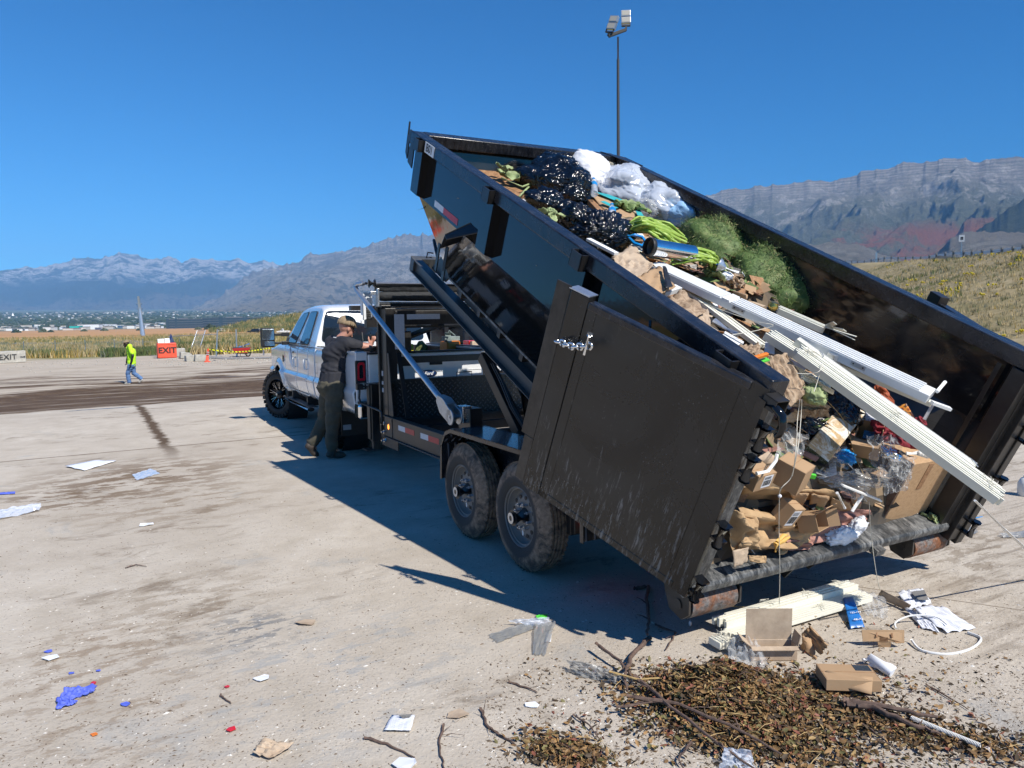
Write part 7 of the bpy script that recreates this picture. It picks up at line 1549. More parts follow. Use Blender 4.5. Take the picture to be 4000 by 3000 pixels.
def bottle(a, b, lab, cap):
    a, b = Vector(a), Vector(b); d = (b-a); L_ = d.length; mb = MB(); mb.lathe([(.0, 0), (.030, .0), (.033, .02), (.031, L_*.35), (.033, L_*.4), (.033, L_*.65), (.024, L_*.82), (.013, L_*.9), (.013, L_), (0, L_)], a, d, 20); e = item('plastic_bottle', mb, 'bottle', lab, 'bottle', ang=50)
    mb = MB(); mb.lathe([(.034, L_*.42), (.034, L_*.62)], a-a, d, 20); mb.lathe([(.0, L_*.93), (.016, L_*.93), (.016, L_*1.02), (0, L_*1.02)], a-a, d, 14); part('label_band', mb.xf((e.matrix_world.inverted() @ MBN) @ Matrix.Translation(a)) if False else MB().add([MBN @ (a+v)-e.location for v in mb.v], mb.f), M[cap], e, ang=50); return e
bottle(Q(2322, 758, 1.20), Q(2318, 700, 1.22), 'clear water bottle with a blue label by the white bag', 'blue'); bottle(Q(2392, 862, 1.17), Q(2390, 800, 1.17), 'clear water bottle with a blue base below the printed carton', 'blue')
pc = [Q(2290, 742, 1.13), Q(2395, 762, 1.13), Q(2500, 842, 1.13), Q(2380, 850, 1.13)]
for i, (px_, py_, a_, b_) in enumerate(((2130, 800, .16, .13), (2240, 770, .13, .12))): item('rubbish_bag', bag(Q(px_, py_, 1.10), (a_, a_*1.1, b_), Mrot(.4*i), 200+i, .3, .07, 70, 50), 'blackbag', ('lumpy bulge of black bag by the near rail', 'knotted black bag between board and long bag')[i], 'rubbish bag', ang=180)
ct_ = item('printed_carton', sheet4([Q(2290, 740, 1.14), Q(2360, 760, 1.15), Q(2505, 850, 1.13), Q(2385, 848, 1.13)], 14, 14, .012, 31), 'card', 'flattened tan carton with teal print', 'carton', ang=30, solid=.006)
for a, b, c, d in (((2315, 748), (2375, 760), (2470, 795), (2440, 800)), ((2345, 788), (2362, 786), (2415, 812), (2400, 816)), ((2480, 815), (2500, 822), (2515, 845), (2490, 842))):
    mb = MB(); mb.plate([Q(a[0], a[1], 1.165), Q(b[0], b[1], 1.165), Q(c[0], c[1], 1.16), Q(d[0], d[1], 1.16)], (0, 0, 1), .003); part('teal_print', MB().add([MBN @ v-ct_.location for v in mb.v], mb.f), M['teal'], ct_)
# ---- vine stalks
r_ = random.Random(5)
def stalk(pts, r0, i, lab):
    mb = MB(); P_ = []; 
    for k in range(len(pts)-1):
        for q in range(5): P_.append(pts[k].lerp(pts[k+1], q/5))
    P_.append(pts[-1]); P2_ = [P_[0]]+[(P_[k-1]+P_[k]*2+P_[k+1])/4 for k in range(1, len(P_)-1)]+[P_[-1]]
    mb.tube(P2_, [r0*(.75+.3*math.sin(k*.7+i)**2) for k in range(len(P2_))], 8); return item('vine_stalk', mb, 'stalk', lab, 'plant stalk', 'green stalks heaped behind the steel bin lid', ang=60)
for i in range(34):
    t = i/33; a = Q(2440+r_.uniform(-14, 18), 868+r_.uniform(0, 48), 1.04+.10*r_.random()); m1 = Q(2510+t*40+r_.uniform(-20, 20), 842+t*60+r_.uniform(-4, 10), 1.14+.07*math.sin(math.pi*t)+.05*r_.random()); m2 = Q(2590+r_.uniform(-22, 26), 868+t*66+r_.uniform(-6, 6), 1.15+.05*r_.random()); b = Q(2660+r_.uniform(-40, 22), 925+t*38+r_.uniform(-6, 12), 1.05+.06*r_.random())
    stalk([a, m1, m2, b], r_.uniform(.009, .016), i, 'one of the thick arched green stalks in the front heap of stalks')
for i in range(22):
    t = i/21; a = Q(2640+r_.uniform(-20, 20), 985+t*48, 1.05+.06*r_.random()); m1 = Q(2715+r_.uniform(-10, 14), 965+t*50, 1.13+.06*r_.random()); m2 = Q(2780+r_.uniform(-8, 22), 985+t*42, 1.13+.05*r_.random()); b = Q(2800+r_.uniform(-20, 12), 1020+t*30+r_.uniform(-6, 6), 1.06+.04*r_.random())
    stalk([a, m1, m2, b], r_.uniform(.008, .012), i, 'one of the pale curled green stalks beyond the steel lid')
# ---- steel pedal bin, rod and cone
a = Q(2545, 966, 1.20); b = Q(2705, 992, 1.17); d = (b-a); can = thing('steel_can', 'polished stainless steel cylinder lying on its side, open end to the left', 'steel can', MBN @ Matrix.Translation(a))
L_ = d.length; mb = MB(); mb.lathe([(.058, 0), (.062, .0), (.062, L_), (.055, L_+.004), (0, L_+.004)], (0, 0, 0), d, 48); part('can_body', mb, M['chrome'], can, ang=40)
mb = MB(); mb.lathe([(.056, .002), (.056, L_*.9), (0, L_*.9)], (0, 0, 0), d, 40); part('can_inside', mb, M['rim'], can, ang=40)
mb = MB(); mb.lathe([(.056, -.03), (.067, -.03), (.070, -.012), (.067, .0), (.056, .0)], (0, 0, 0), d, 48, closed=True); part('can_rim', mb, M['plblack'], can, ang=50)
mb = MB(); mb.lathe([(.060, .002), (.066, .002), (.066, .014), (.060, .014)], (0, 0, 0), d, 48, closed=True); part('rim_band', mb, M['chrome'], can, ang=50)
p0, p1, p2 = Q(2708, 1000, 1.16), Q(2812, 1038, 1.13), Q(2885, 1066, 1.12); mb = MB(); mb.cyl(p0-a, p1-a, .011, 14); part('rod', mb, M['chrome'], can, ang=40); mb = MB(); mb.lathe([(.012, .0), (.055, -.01), (.05, .004), (.014, .045)], p1-a, (p2-p1), 28, closed=True); part('cone', mb, M['galv'], can, ang=60); mb = MB(); mb.cyl(p1-a, p2-a, .013, 14); part('rod_end', mb, M['sign'], can, ang=40)
# ---- grass clippings
n = N('cut grass'); o = n.obj(); n.set(color=n.ramp(n.noise(o, 5, 5, .7), [(.35, (.045, .085, .018)), (.5, (.085, .145, .035)), (.62, (.15, .20, .06)), (.74, (.27, .24, .11))]), rough=.65); M['cutgrass'] = n.m
M['cutgrass2'] = simple('bright cut grass', (.16, .235, .065), .6, 0, .3, 8, 0); M['cutgrass3'] = simple('straw cut grass', (.33, .29, .13), .7, 0, .3, 8, 0)
def clump(c, r__, seed, lab, nb=5200, Mr=None):
    base = bag(c, r__, Mr, seed, .22, .06, 40, 26, freq=1.8); rr2 = random.Random(seed); vs = list(base.v); nn = len(vs); mb = MB(); mb.v = base.v; mb.f = base.f; mb.mi = [0]*len(mb.f); c = Vector(c)
    for _ in range(nb):
        v = vs[rr2.randrange(nn)]; o_ = (v-c).normalized()
        if o_.z < -.35: continue
        w2 = vs[rr2.randrange(nn)]; q = v+Vector((rr2.gauss(0, .02), rr2.gauss(0, .02), rr2.gauss(0, .02))); t = Vector((rr2.gauss(0, 1), rr2.gauss(0, 1), rr2.gauss(0, 1))); t = (t-o_*t.dot(o_)*.72).normalized()*rr2.uniform(.02, .055); s_ = t.cross(o_).normalized()*.0016
        mid = q+t*.5+o_*rr2.uniform(.002, .016); mb.cur = rr2.choices((0, 1, 2), (5, 3, 1))[0]; mb.add([q-s_, q+s_, mid+s_, mid-s_], [(0, 1, 2, 3)]); mb.add([mid-s_, mid+s_, q+t], [(0, 1, 2)])
    return item('grass_clump', mb, [M['cutgrass'], M['cutgrass2'], M['cutgrass3']], lab, 'grass clippings', ang=180)
clump(Q(2785, 955, 1.0), (.27, .36, .21), 41, 'matted clump of cut green grass against the far wall, the upper one', 7000, Mrot(-.2))
clump(Q(2700, 915, 1.0), (.10, .12, .10), 43, 'small tuft of cut grass between the stalks and the blue bag', 1200)
clump(Q(2960, 1085, .90), (.28, .42, .26), 42, 'largest matted clump of cut green grass, the lower one by the far wall', 10000, Mrot(-.3))
clump(Q(3060, 1165, .86), (.20, .22, .20), 44, 'cut grass clump tapering down behind the white gutter', 4200)
# ---- leaf litter behind the gutter
item('wilted_leaves', leaf_cluster(Q(2800, 1072, 1.02), 16, .12, 7), 'leafpale', 'limp leaves heaped under the steel rod', 'leaves', ang=180, solid=.002)
item('wilted_leaves', leaf_cluster(Q(2860, 1110, 1.0), 14, .10, 8), 'card3', 'brown dead leaves beside the lower grass clump', 'leaves', ang=180, solid=.002)
item('paper_scrap', bag(Q(2838, 1078, 1.07), (.045, .04, .03), None, 51, .2, .15), 'paper', 'scrunched white tissue among the dead leaves', 'paper', ang=180)
# ---- white gutter
def gutter(a, b, w_, h, lab):
    a, b = Vector(a), Vector(b); d = (b-a); L_ = d.length; x, y, z = frame(d); e = thing('awning_rail', lab, 'awning rail', MBN @ place(a, x, z, x.cross(z)))  # local y along
    mb = MB(); mb.bx(-w_/2, w_/2, 0, L_, -h, -.008); part('rail_body', mb, M['offwhite'], e, bevel=.003)
    for k in range(9):
        xx = -w_/2+w_*(k+.5)/9; mb = MB(); mb.bx(xx-w_*.042, xx+w_*.042, .03, L_*.30, -.008, .0)
        if k in (2, 4, 6, 8, 0): mb.bx(xx-w_*.042, xx+w_*.042, L_*.34, L_*.97, -.008, .0)
        part('ridge', mb, M['offwhite'], e, bevel=.002)
    mb = MB(); mb.bx(-w_/2, w_/2, L_*.305, L_*.335, -.0079, .002); part('joint_cover', mb, M['offwhite'], e, bevel=.002)
    return e, L_
ge, gL = gutter(Q(2555, 1022, 1.10), Q(3648, 1528, 1.045), .165, .06, 'long white ridged metal rail lying diagonally across the load')
# side towards camera: find which x side
xs = -1 if (MBI @ CO).dot(Vector((1, 0, 0))) < 0 else 1
for t in (.075, .375, .79):
    for s_ in (-1, 1):
        mb = MB(); mb.bx(s_*(.0826), s_*(.0850), gL*t-.045, gL*t+.045, -.042, -.012); p_ = part('bracket_plate', mb, M['galv'], ge, bevel=.004)
        mb = MB(); 
        for q in (-.03, .03): mb.cyl((s_*.0845, gL*t+q, -.027), (s_*.0865, gL*t+q, -.027), .005, 10)
        part('screw', mb, M['plblack'], p_)
mb = MB(); mb.beam(Q(3640, 1572, 1.0), Q(3712, 1598, .98), .03, .018); item('slat_end', mb, 'white', 'white slat end sticking out under the end of the ridged rail', 'slat')
mb = MB(); mb.cyl(Q(3660, 1530, 1.05), Q(3692, 1492, 1.08), .010, 10); item('white_stick', mb, 'white', 'short white stick at the rear end of the ridged rail', 'stick', ang=40)
mb = MB(); mb.beam(Q(3276, 1425, .96), Q(3640, 1578, .96), .05, .03); item('rail_strip', mb, 'cream', 'thin cream strip running under the ridged rail', 'strip', bevel=.002)
# ---- cream slats and blinds
def ribbed(a, b, w_, h, n_, lab, nm='slat_bundle', mt_='cream', jit=.02, seed=0, cat='blind slats', lay=1, up=Vector((0, 0, 1))):
    """a bundle of parallel vinyl slats"""
    a, b = Vector(a), Vector(b); d = (b-a); L_ = d.length; x, y, z = frame(d, up); e = thing(nm, lab, cat, MBN @ place(a, x, z, x.cross(z))); rr2 = random.Random(seed)
    for k in range(n_):
        xx = -w_/2+w_*(k+.5)/n_; j0, j1 = rr2.uniform(0, jit), rr2.uniform(0, jit); zz = -.004*(k % 2)+rr2.uniform(-.003, .003); mb = MB(); mb.bx(xx-w_/n_*.40, xx+w_/n_*.40, j0, L_-j1, -h, zz); part('slat', mb, M[mt_], e, bevel=.0015)
    return e, L_
ribbed(Q(2665, 1112, 1.02), Q(2985, 1348, .96), .085, .03, 5, 'narrow cream slat bundle lying beside the near rail', seed=1)
be, bL = ribbed(Q(3115, 1352, 1.10), Q(3932, 1940, .79), .175, .045, 13, 'longest cream bundle of blind slats, sticking out over the tailgate sill', jit=.035, seed=2)
mb = MB(); mb.bx(-.135, -.083, -.06, bL*.86, -.06, .0) if True else None
hsd = -1
part('head_rail', MB().bx(-.136, -.089, -.04, bL*.855, -.065, .002), M['cream'], be, bevel=.004)
part('head_rail_lip', MB().bx(-.139, -.1365, -.04, bL*.855, -.03, .004), M['offwhite'], be)
for t in (.07, .50, .92):
    mb = MB(); rr2 = random.Random(int(t*100)); P_ = [Vector((rr2.uniform(-.07, .07), bL*t+rr2.uniform(-.05, .05), .006+rr2.uniform(0, .02))) for _ in range(14)]; mb.tube(P_, .0013, 4); part('tangled_string', mb, M['cord'], be, ang=60)
for t in (.05, .80): mb = MB(); mb.tube([(-.133, bL*t, -.03), (-.15, bL*t, -.02), (-.15, bL*t+.03, .0), (-.12, bL*t+.05, .01), (-.09, bL*t+.08, .008)], .003, 6); part('hook', mb, M['galv'], be)
ribbed(Q(3005, 1290, 1.09), Q(3150, 1382, 1.05), .12, .05, 8, 'short broken cream bundle at the top end of the long one', seed=3, jit=.06)
ribbed(Q(3145, 1352, 1.03), Q(3262, 1408, 1.0), .075, .06, 5, 'stubby cream slat bundle with a grey end cap beside the ridged rail', seed=4)
mb = MB(); mb.beam(Q(3245, 1395, 1.0), Q(3272, 1412, 1.0), .09, .075); item('end_cap', mb, 'galv', 'grey square end cap of the stubby slat bundle', 'end cap')
ribbed(Q(3040, 1195, 1.06), Q(3232, 1278, 1.02), .06, .05, 4, 'cream slat bundle with a brass knob, beyond the ridged rail', seed=5)
c_ = Q(3022, 1192, 1.10); mb = MB(); mb.lathe([(0, .05), (.025, .05), (.03, .035), (.034, .03), (.034, .012), (.028, .008), (.028, .0), (0, 0)], c_-Vector((0, 0, .03)), (0, 0, 1), 28); item('brass_knob', mb, 'gold', 'brass knob on a black collar on the ridged rail', 'knob', ang=40)
mb = MB(); mb.cyl(c_-Vector((0, 0, .045)), c_-Vector((0, 0, .03)), .038, 24); item('black_collar', mb, 'plblack', 'black collar under the brass knob', 'collar', ang=40)
for i, (p1, w_) in enumerate(((( 3345, 1315), .02), ((3335, 1326), .022), ((3300, 1290), .03), ((3262, 1262), .03))):
    mb = MB(); mb.beam(Q(3225+i*3, 1278-i*2, 1.03), Q(p1[0], p1[1], 1.06+.02*i), w_, .004, up=Vector((.3*i, .2, 1))); item('broken_slat', mb, 'cream', ('longest splayed broken slat beside the far wall', 'second splayed broken slat just under the longest', 'short splayed slat pointing up beside the far wall', 'bent splayed slat tip nearest the ridged rail')[i], 'slat')
ribbed(Q(3105, 1440, .98), Q(3245, 1510, .90), .17, .02, 8, 'wide cream ribbed panel half under the dirty cardboard', seed=6)
ribbed(Q(2825, 1300, 1.03), Q(2905, 1345, 1.0), .10, .02, 2, 'two short white slats beside the near rail', seed=7, mt_='offwhite')
mb = MB(); mb.beam(Q(2585, 1145, 1.06), Q(2650, 1125, 1.08), .06, .03); item('white_offcut', mb, 'offwhite', 'small white offcut by the crushed carton', 'offcut')
mb = MB(); mb.beam(Q(2298, 935, 1.17), Q(2408, 992, 1.17), .045, .02); item('white_board', mb, 'white', 'white panel strip along the near rail under the black bag', 'panel', bevel=.002)
mb = MB(); mb.plate([Q(2990, 1335, 1.0), Q(3025, 1335, 1.02), Q(3025, 1385, .98), Q(2985, 1375, .96)], (0, .1, 1), .004); item('white_card', mb, 'paper', 'white card standing between the slats', 'card')
mb = MB(); mb.tube([Q(2790, 1255, 1.0), Q(2880, 1310, .99)], .022, 12); item('metal_tube', mb, 'galv', 'grey metal tube under the cream slats', 'tube', ang=40)
for a, b, w_, mm_, lab in (((2700, 1180), (3010, 1330), .05, 'wood', 'dark brown board in the shade under the ridged rail'), ((2740, 1200), (2960, 1320), .04, 'cream', 'dull cream slat in the shade under the ridged rail')):
    mb = MB(); mb.beam(Q(a[0], a[1], .96), Q(b[0], b[1], .93), w_, .02); item('shaded_board', mb, mm_, lab, 'board')
# ---- crushed cartons along the near side
def sh(nm, pts, n_, mt_, lab, cat, amp=.02, seed=1, nu=14, nv=14, rag=.03, solid=.005, k=9, ang=30, **kw):
    return item(nm, sheet4([Q(p[0], p[1], n_ if len(p) < 3 else p[2]) for p in pts], nu, nv, amp, seed, rag, k, **kw), mt_, lab, cat, ang=ang, solid=solid)
sh('crushed_carton', [(2380, 1010), (2470, 960), (2560, 1040), (2480, 1090)], 1.12, 'card2', 'crumpled pale carton below the steel can', 'cardboard', .035, 61)
sh('crushed_carton', [(2475, 1090), (2575, 1040), (2640, 1120), (2575, 1150)], 1.12, 'card', 'tan crushed carton with black tape at its edge', 'cardboard', .03, 62)
mb = sheet4([Q(2588, 1040, 1.17), Q(2602, 1042, 1.17), Q(2628, 1120, 1.15), Q(2600, 1125, 1.15)], 3, 12, .012, 63, .05); item('black_tape', mb, 'plblack', 'strip of shiny black tape on the tan crushed carton', 'tape', ang=30, solid=.003)
sh('crushed_carton', [(2600, 1170), (2660, 1135), (2760, 1215), (2690, 1260)], 1.08, 'card3', 'dirty carton flap beside the near rail, half way down', 'cardboard', .04, 64)
sh('crushed_carton', [(2670, 1215), (2765, 1205), (2780, 1285), (2720, 1260)], 1.05, 'card2', 'flat pale carton below the narrow slat bundle', 'cardboard', .015, 65)
sh('crushed_carton', [(2885, 1350), (2960, 1345), (2985, 1385), (2900, 1385)], 1.02, 'card3', 'small brown torn carton above the orange strip', 'cardboard', .03, 66)
mb = MB(); mb.beam(Q(2935, 1402, 1.05), Q(2998, 1383, 1.07), .022, .02); item('orange_strip', mb, 'orange', 'orange plastic strip by the near rail', 'strip', bevel=.004)
mb = MB(); mb.beam(Q(2950, 1418, 1.02), Q(3000, 1403, 1.04), .03, .008); item('green_strip', mb, 'lime', 'lime green strip just below the orange one', 'strip')
sh('dirty_carton', [(2995, 1395, 1.02), (3075, 1378, 1.05), (3160, 1525, .92), (3085, 1590, .84)], 1, 'card3', 'large filthy flattened carton at the rear near corner', 'cardboard', .03, 67, 24, 30, .05)
sh('torn_card', [(3075, 1580, .80), (3160, 1540, .86), (3245, 1590, .82), (3170, 1610, .74)], 1, 'card2', 'pale torn card layer below the large filthy carton', 'cardboard', .03, 68, 16, 10)
sh('torn_card', [(3100, 1600, .78), (3235, 1600, .80), (3240, 1628, .74), (3110, 1630, .70)], 1, 'card3', 'brown torn card with a ragged edge under the pale layer', 'cardboard', .035, 69, 16, 8)
sh('torn_card', [(3040, 1640, .72), (3115, 1600, .76), (3130, 1640, .68), (3060, 1655, .66)], 1, 'card2', 'pale card corner beside the door hinge', 'cardboard', .02, 70, 10, 8)
mb = bag(Q(3180, 1540, .90), (.065, .075, .05), None, 71, .3, .12); item('limp_glove', mb, 'leafpale', 'pale green limp glove under the long slat bundle', 'glove', ang=180)
mb = bag(Q(3210, 1500, .90), (.05, .05, .045), None, 72, .2, .05); item('blue_bag', mb, 'bluebag', 'small blue bag peeping from under the long slat bundle', 'bag', ang=180)
# dark bags in the hollow
item('rubbish_bag', bag(Q(3225, 1600, .62), (.20, .22, .16), None, 73, .2, .08), 'blackbag', 'black bag in the hollow under the peeling timber', 'rubbish bag', ang=180)
item('rubbish_bag', bag(Q(3130, 1660, .56), (.18, .18, .13), None, 74, .2, .08), 'blackbag', 'black bag below the torn cards near the hinge', 'rubbish bag', ang=180)
# peeling timber
a, b = Q(3345, 1582, .72), Q(3195, 1772, .56); d = b-a; up = Vector((0, -.35, 1)); x, y, z = frame(d, up); tb = thing('peeling_timber', 'thick white peeling timber with a mossy sawn end', 'timber', MBN @ place(a, x, z, x.cross(z)))
part('beam', MB().bx(-.075, .075, 0, d.length, -.10, .0), M['peel'], tb, bevel=.006); part('sawn_end', MB().bx(-.074, .074, d.length, d.length+.003, -.099, -.001), M['moss'], tb)
# cloths and card print under the far side
sh('rust_cloth', [(3420, 1505, .86), (3450, 1500, .90), (3510, 1610, .78), (3430, 1640, .72)], 1, 'rustcloth', 'rust orange cloth hanging behind the long slat bundle', 'cloth', .04, 75, 14, 14, .05)
sh('flower_card', [(3502, 1590, .80), (3540, 1575, .84), (3572, 1630, .78), (3545, 1650, .74)], 1, 'flower', 'glossy card printed with orange flowers', 'card', .004, 76, 6, 6, 0)
a, b, c_ = Q(3655, 1560, .92), Q(3610, 1640, .82), Q(3560, 1672, .74); mb = MB()
mb.tube([b.lerp(c_, t) for t in [k/12 for k in range(13)]], [.020+.014*abs(math.sin(k*1.9))+.02*k/12 for k in range(13)], 12); um = item('umbrella', mb, 'maroon', 'furled dark red umbrella with a white shaft', 'umbrella', ang=60)
mb = MB(); mb.cyl(MBN @ Q(3648, 1572, .92)-um.location, MBN @ b-um.location, .011, 10); part('shaft', mb, M['white'], um, ang=40)
sh('maroon_cloth', [(3400, 1640, .70), (3560, 1650, .72), (3600, 1760, .58), (3420, 1720, .60)], 1, 'maroon', 'dark red cloth spread behind the small carton', 'cloth', .05, 77, 16, 12, .05)
sh('grey_poster', [(3370, 1610, .68), (3440, 1600, .72), (3450, 1660, .66), (3380, 1660, .62)], 1, 'print', 'grey printed sheet beside the peeling timber', 'paper', .01, 78, 8, 8, .02)
# ---- cartons at the mouth of the bin
def carton(c, size, Mr, lab, mt_='card', open_=None, nm='cardboard_box', sticker=None, world=None, M0=None):
    """closed or open folding carton: four walls, base and flaps"""
    w_, d_, h = size; e = thing(nm, lab, 'cardboard box', (M0 or MBN) @ Matrix.Translation(Vector(c)) @ Mr.to_4x4()); th = .004
    mb = MB(); mb.bx(-w_/2, w_/2, -d_/2, -d_/2+th, 0, h); mb.bx(-w_/2, w_/2, d_/2-th, d_/2, 0, h); mb.bx(-w_/2, -w_/2+th, -d_/2+th, d_/2-th, 0, h); mb.bx(w_/2-th, w_/2, -d_/2+th, d_/2-th, 0, h); mb.bx(-w_/2+th, w_/2-th, -d_/2+th, d_/2-th, 0, th)
    if not open_: mb.bx(-w_/2+th, w_/2-th, -d_/2+th, d_/2-th, h-th, h)
    part('box_body', mb, M[mt_], e, bevel=.002)
    if not open_: mb = MB(); mb.bx(-w_/2, w_/2, -.0015, .0015, h, h+.0008); part('flap_seam', mb, M['wood'], e)
    for f in (open_ or ()):
        side_, ln, an = f; mb = MB()
        if side_ == 'x+': A = Matrix.Translation((w_/2, 0, h)) @ Matrix.Rotation(an, 4, 'Y'); mb.bx(0, th, -d_/2, d_/2, 0, ln)
        if side_ == 'x-': A = Matrix.Translation((-w_/2, 0, h)) @ Matrix.Rotation(-an, 4, 'Y'); mb.bx(0, th, -d_/2, d_/2, 0, ln)
        if side_ == 'y+': A = Matrix.Translation((0, d_/2, h)) @ Matrix.Rotation(-an, 4, 'X'); mb.bx(-w_/2, w_/2, 0, th, 0, ln)
        if side_ == 'y-': A = Matrix.Translation((0, -d_/2, h)) @ Matrix.Rotation(an, 4, 'X'); mb.bx(-w_/2, w_/2, 0, th, 0, ln)
        part('flap', mb.xf(A), M[mt_], e)
    if sticker:
        fc, u0, u1, v0, v1, mt2 = sticker; mb = MB()
        if fc == 'y-': mb.bx(-w_/2+w_*u0, -w_/2+w_*u1, -d_/2-.001, -d_/2, h*v0, h*v1)
        if fc == 'top': mb.bx(-w_/2+w_*u0, -w_/2+w_*u1, -d_/2+d_*v0, -d_/2+d_*v1, h, h+.001)
        s_ = part('sticker', mb, M[mt2], e)
        if mt2 == 'paper' and fc == 'y-':
            mb = MB(); rr2 = random.Random(3); xx = -w_/2+w_*(u0+.04)
            while xx < -w_/2+w_*(u1-.06): ww = rr2.uniform(.0012, .004); mb.bx(xx, xx+ww, -d_/2-.0018, -d_/2-.001, h*(v0+.12), h*(v0+(v1-v0)*.62)); xx += ww+rr2.uniform(.0015, .004)
            for q in (.72, .80, .88): mb.bx(-w_/2+w_*(u0+.04), -w_/2+w_*(u0+(u1-u0)*.8), -d_/2-.0018, -d_/2-.001, h*(v0+(v1-v0)*q), h*(v0+(v1-v0)*q)+.0025)
            part('barcode', mb, M['ink'], s_)
    return e
# big particle-coloured box standing at the far side of the mouth
c0, c1, c2 = bs(3432, 2066, .13), bs(3640, 2022, .13), bs(3470, 1790, .13)
bw2 = c1.x-c0.x; bh2 = .52; mb = MB(); mb.bx(c0.x, c1.x, .125, .42, .015, bh2); bb = item('large_carton', mb, 'card4', 'large upright tan carton at the far end of the tailgate sill', 'cardboard box', bevel=.004)
o2 = bb.matrix_world.translation
def inbin(par, mb): return MB().add([MBN @ v-par.location for v in mb.v], mb.f)
mb = MB(); mb.bx(c0.x-.012, c0.x-.002, .13, .40, .015, bh2); part('corrugated_edge', inbin(bb, mb), M['branch'], bb); mb = MB(); mb.bx(c0.x+.17, c0.x+.22, .1222, .1248, .30, bh2-.02); part('tape_strip', inbin(bb, mb), M['wood'], bb)
carton(Q(3388, 1752, .50), (.19, .15, .15), Mrot(.55, -.25, -.35), 'small tan carton with a grey label leaning on the peeling timber', 'card', (('x-', .10, 1.2),), sticker=('top', .1, .5, .3, .7, 'offglass'))
carton(bs(2945, 1890, .17)-Vector((0, 0, .0)), (.15, .11, .10), Mrot(.1, 0, 0), 'small carton with a white barcode label at the near side of the mouth', 'card', sticker=('y-', .35, .85, .15, .9, 'paper'))
carton(bs(3075, 1892, .16), (.14, .16, .15), Mrot(.35, 0, 0), 'plain tan carton beside the barcode one at the mouth', 'card')
carton(bs(3050, 2035, .10), (.12, .10, .13), Mrot(.1, .1, .25), 'carton with a printed label under the stacked ones', 'card', None, sticker=('y-', .05, .75, .1, .9, 'paper'))
carton(bs(3135, 2038, .10), (.13, .10, .12), Mrot(.15, .9, .1), 'open carton lying on its side in the middle of the mouth', 'card', (('y+', .08, .4), ('x+', .06, .5)))
sh('carton_flap', [(2955, 1790, .60), (3000, 1762, .62), (3060, 1810, .58), (2990, 1815, .56)], 1, 'card2', 'pale square of card above the barcode carton', 'cardboard', .008, 79, 6, 6, .0)
pl = [bs(2905, 1895, .12), bs(3270, 1932, .10), bs(3330, 2000, .10), bs(2890, 1990, .14)]
item('carton_sheet', sheet4([bs(2900, 1900, .15), bs(3260, 1918, .13), bs(3330, 1985, .20), bs(2890, 1985, .34)], 22, 10, .02, 81, .02), 'kraft', 'broad bent brown card spanning under the small cartons', 'cardboard', ang=30, solid=.005)
for i, (a, b, c, d) in enumerate((((3085, 1925), (3160, 1928), (3130, 1985), (3110, 1985)), ((3170, 1930), (3240, 1940), (3215, 1990), (3160, 1975)), ((3250, 1945), (3320, 1965), (3330, 2000), (3240, 1985)))):
    item('carton_flap', sheet4([bs(a[0], a[1], .11), bs(b[0], b[1], .11), bs(c[0], c[1], .17), bs(d[0], d[1], .17)], 6, 6, .012, 82+i), 'card', ('left folded flap under the bent brown card', 'middle folded flap under the bent brown card', 'right folded flap under the bent brown card')[i], 'cardboard', ang=30, solid=.004)
# kraft and rose paper
def drape(pts, lab, nm, mt_, seed, amp=.055, nu=34, nv=26, solid=.0025, k=11, rag=.05): return item(nm, sheet4([bs(p[0], p[1], p[2]) for p in pts], nu, nv, amp*1.25, seed, rag, 7, 0, .42), mt_, lab, 'paper', ang=20, solid=solid)
drape([(2880, 1975, .16), (3200, 2060, .13), (3180, 2120, .08), (2890, 2150, .06)], 'crumpled brown kraft paper filling the near half of the mouth', 'kraft_paper', 'kraft', 91, .06)
drape([(2865, 1990, .12), (2960, 2020, .10), (2960, 2140, .05), (2862, 2160, .05)], 'folded kraft paper at the near corner with a dark hollow', 'kraft_paper', 'kraft', 92, .07, 20, 20)
drape([(3030, 2060, .12), (3215, 2010, .12), (3180, 2110, .07), (3040, 2165, .05)], 'pointed kraft paper fold above the banana peel', 'kraft_paper', 'kraft', 97, .05, 20, 20)
drape([(3170, 1990, .17), (3395, 1990, .16), (3370, 2060, .09), (3170, 2125, .07)], 'crumpled dusty rose paper right of the kraft paper', 'rose_paper', 'rose', 93, .055)
drape([(3090, 1925, .22), (3400, 1950, .2), (3395, 2020, .15), (3200, 2020, .16)], 'rose paper sheet in the hollow above', 'rose_paper', 'rose', 94, .05, 24, 14)
drape([(3060, 2110, .08), (3180, 2095, .08), (3170, 2145, .05), (3080, 2150, .045)], 'small bunched rose paper at the sill', 'rose_paper', 'rose', 95, .03, 16, 10)
item('tissue_paper', bag(bs(3285, 2095, .07), (.14, .05, .055), None, 96, .25, .15, ffreq=6), 'paper', 'bunch of white tissue paper on the sill', 'paper', ang=180)
item('tissue_paper', bag(bs(3350, 2055, .08), (.06, .04, .06), None, 98, .25, .15, ffreq=6), 'paper', 'white tissue ball leaning on the large upright carton', 'paper', ang=180)
mb = sheet4([bs(2862, 2150, .03), bs(2925, 2138, .03), bs(2918, 2195, -.005), bs(2868, 2218, -.01)], 8, 8, .012, 99, .05); item('torn_card', mb, 'card2', 'torn corrugated card at the near end of the sill', 'cardboard', ang=30, solid=.005)
mb = sheet4([bs(2925, 2170, .0), bs(2995, 2172, .02), bs(2990, 2200, -.005), bs(2930, 2195, -.008)], 8, 6, .012, 100, .1); item('torn_paper', mb, 'kraft', 'curled torn paper scrap on the sill', 'paper', ang=30, solid=.003)
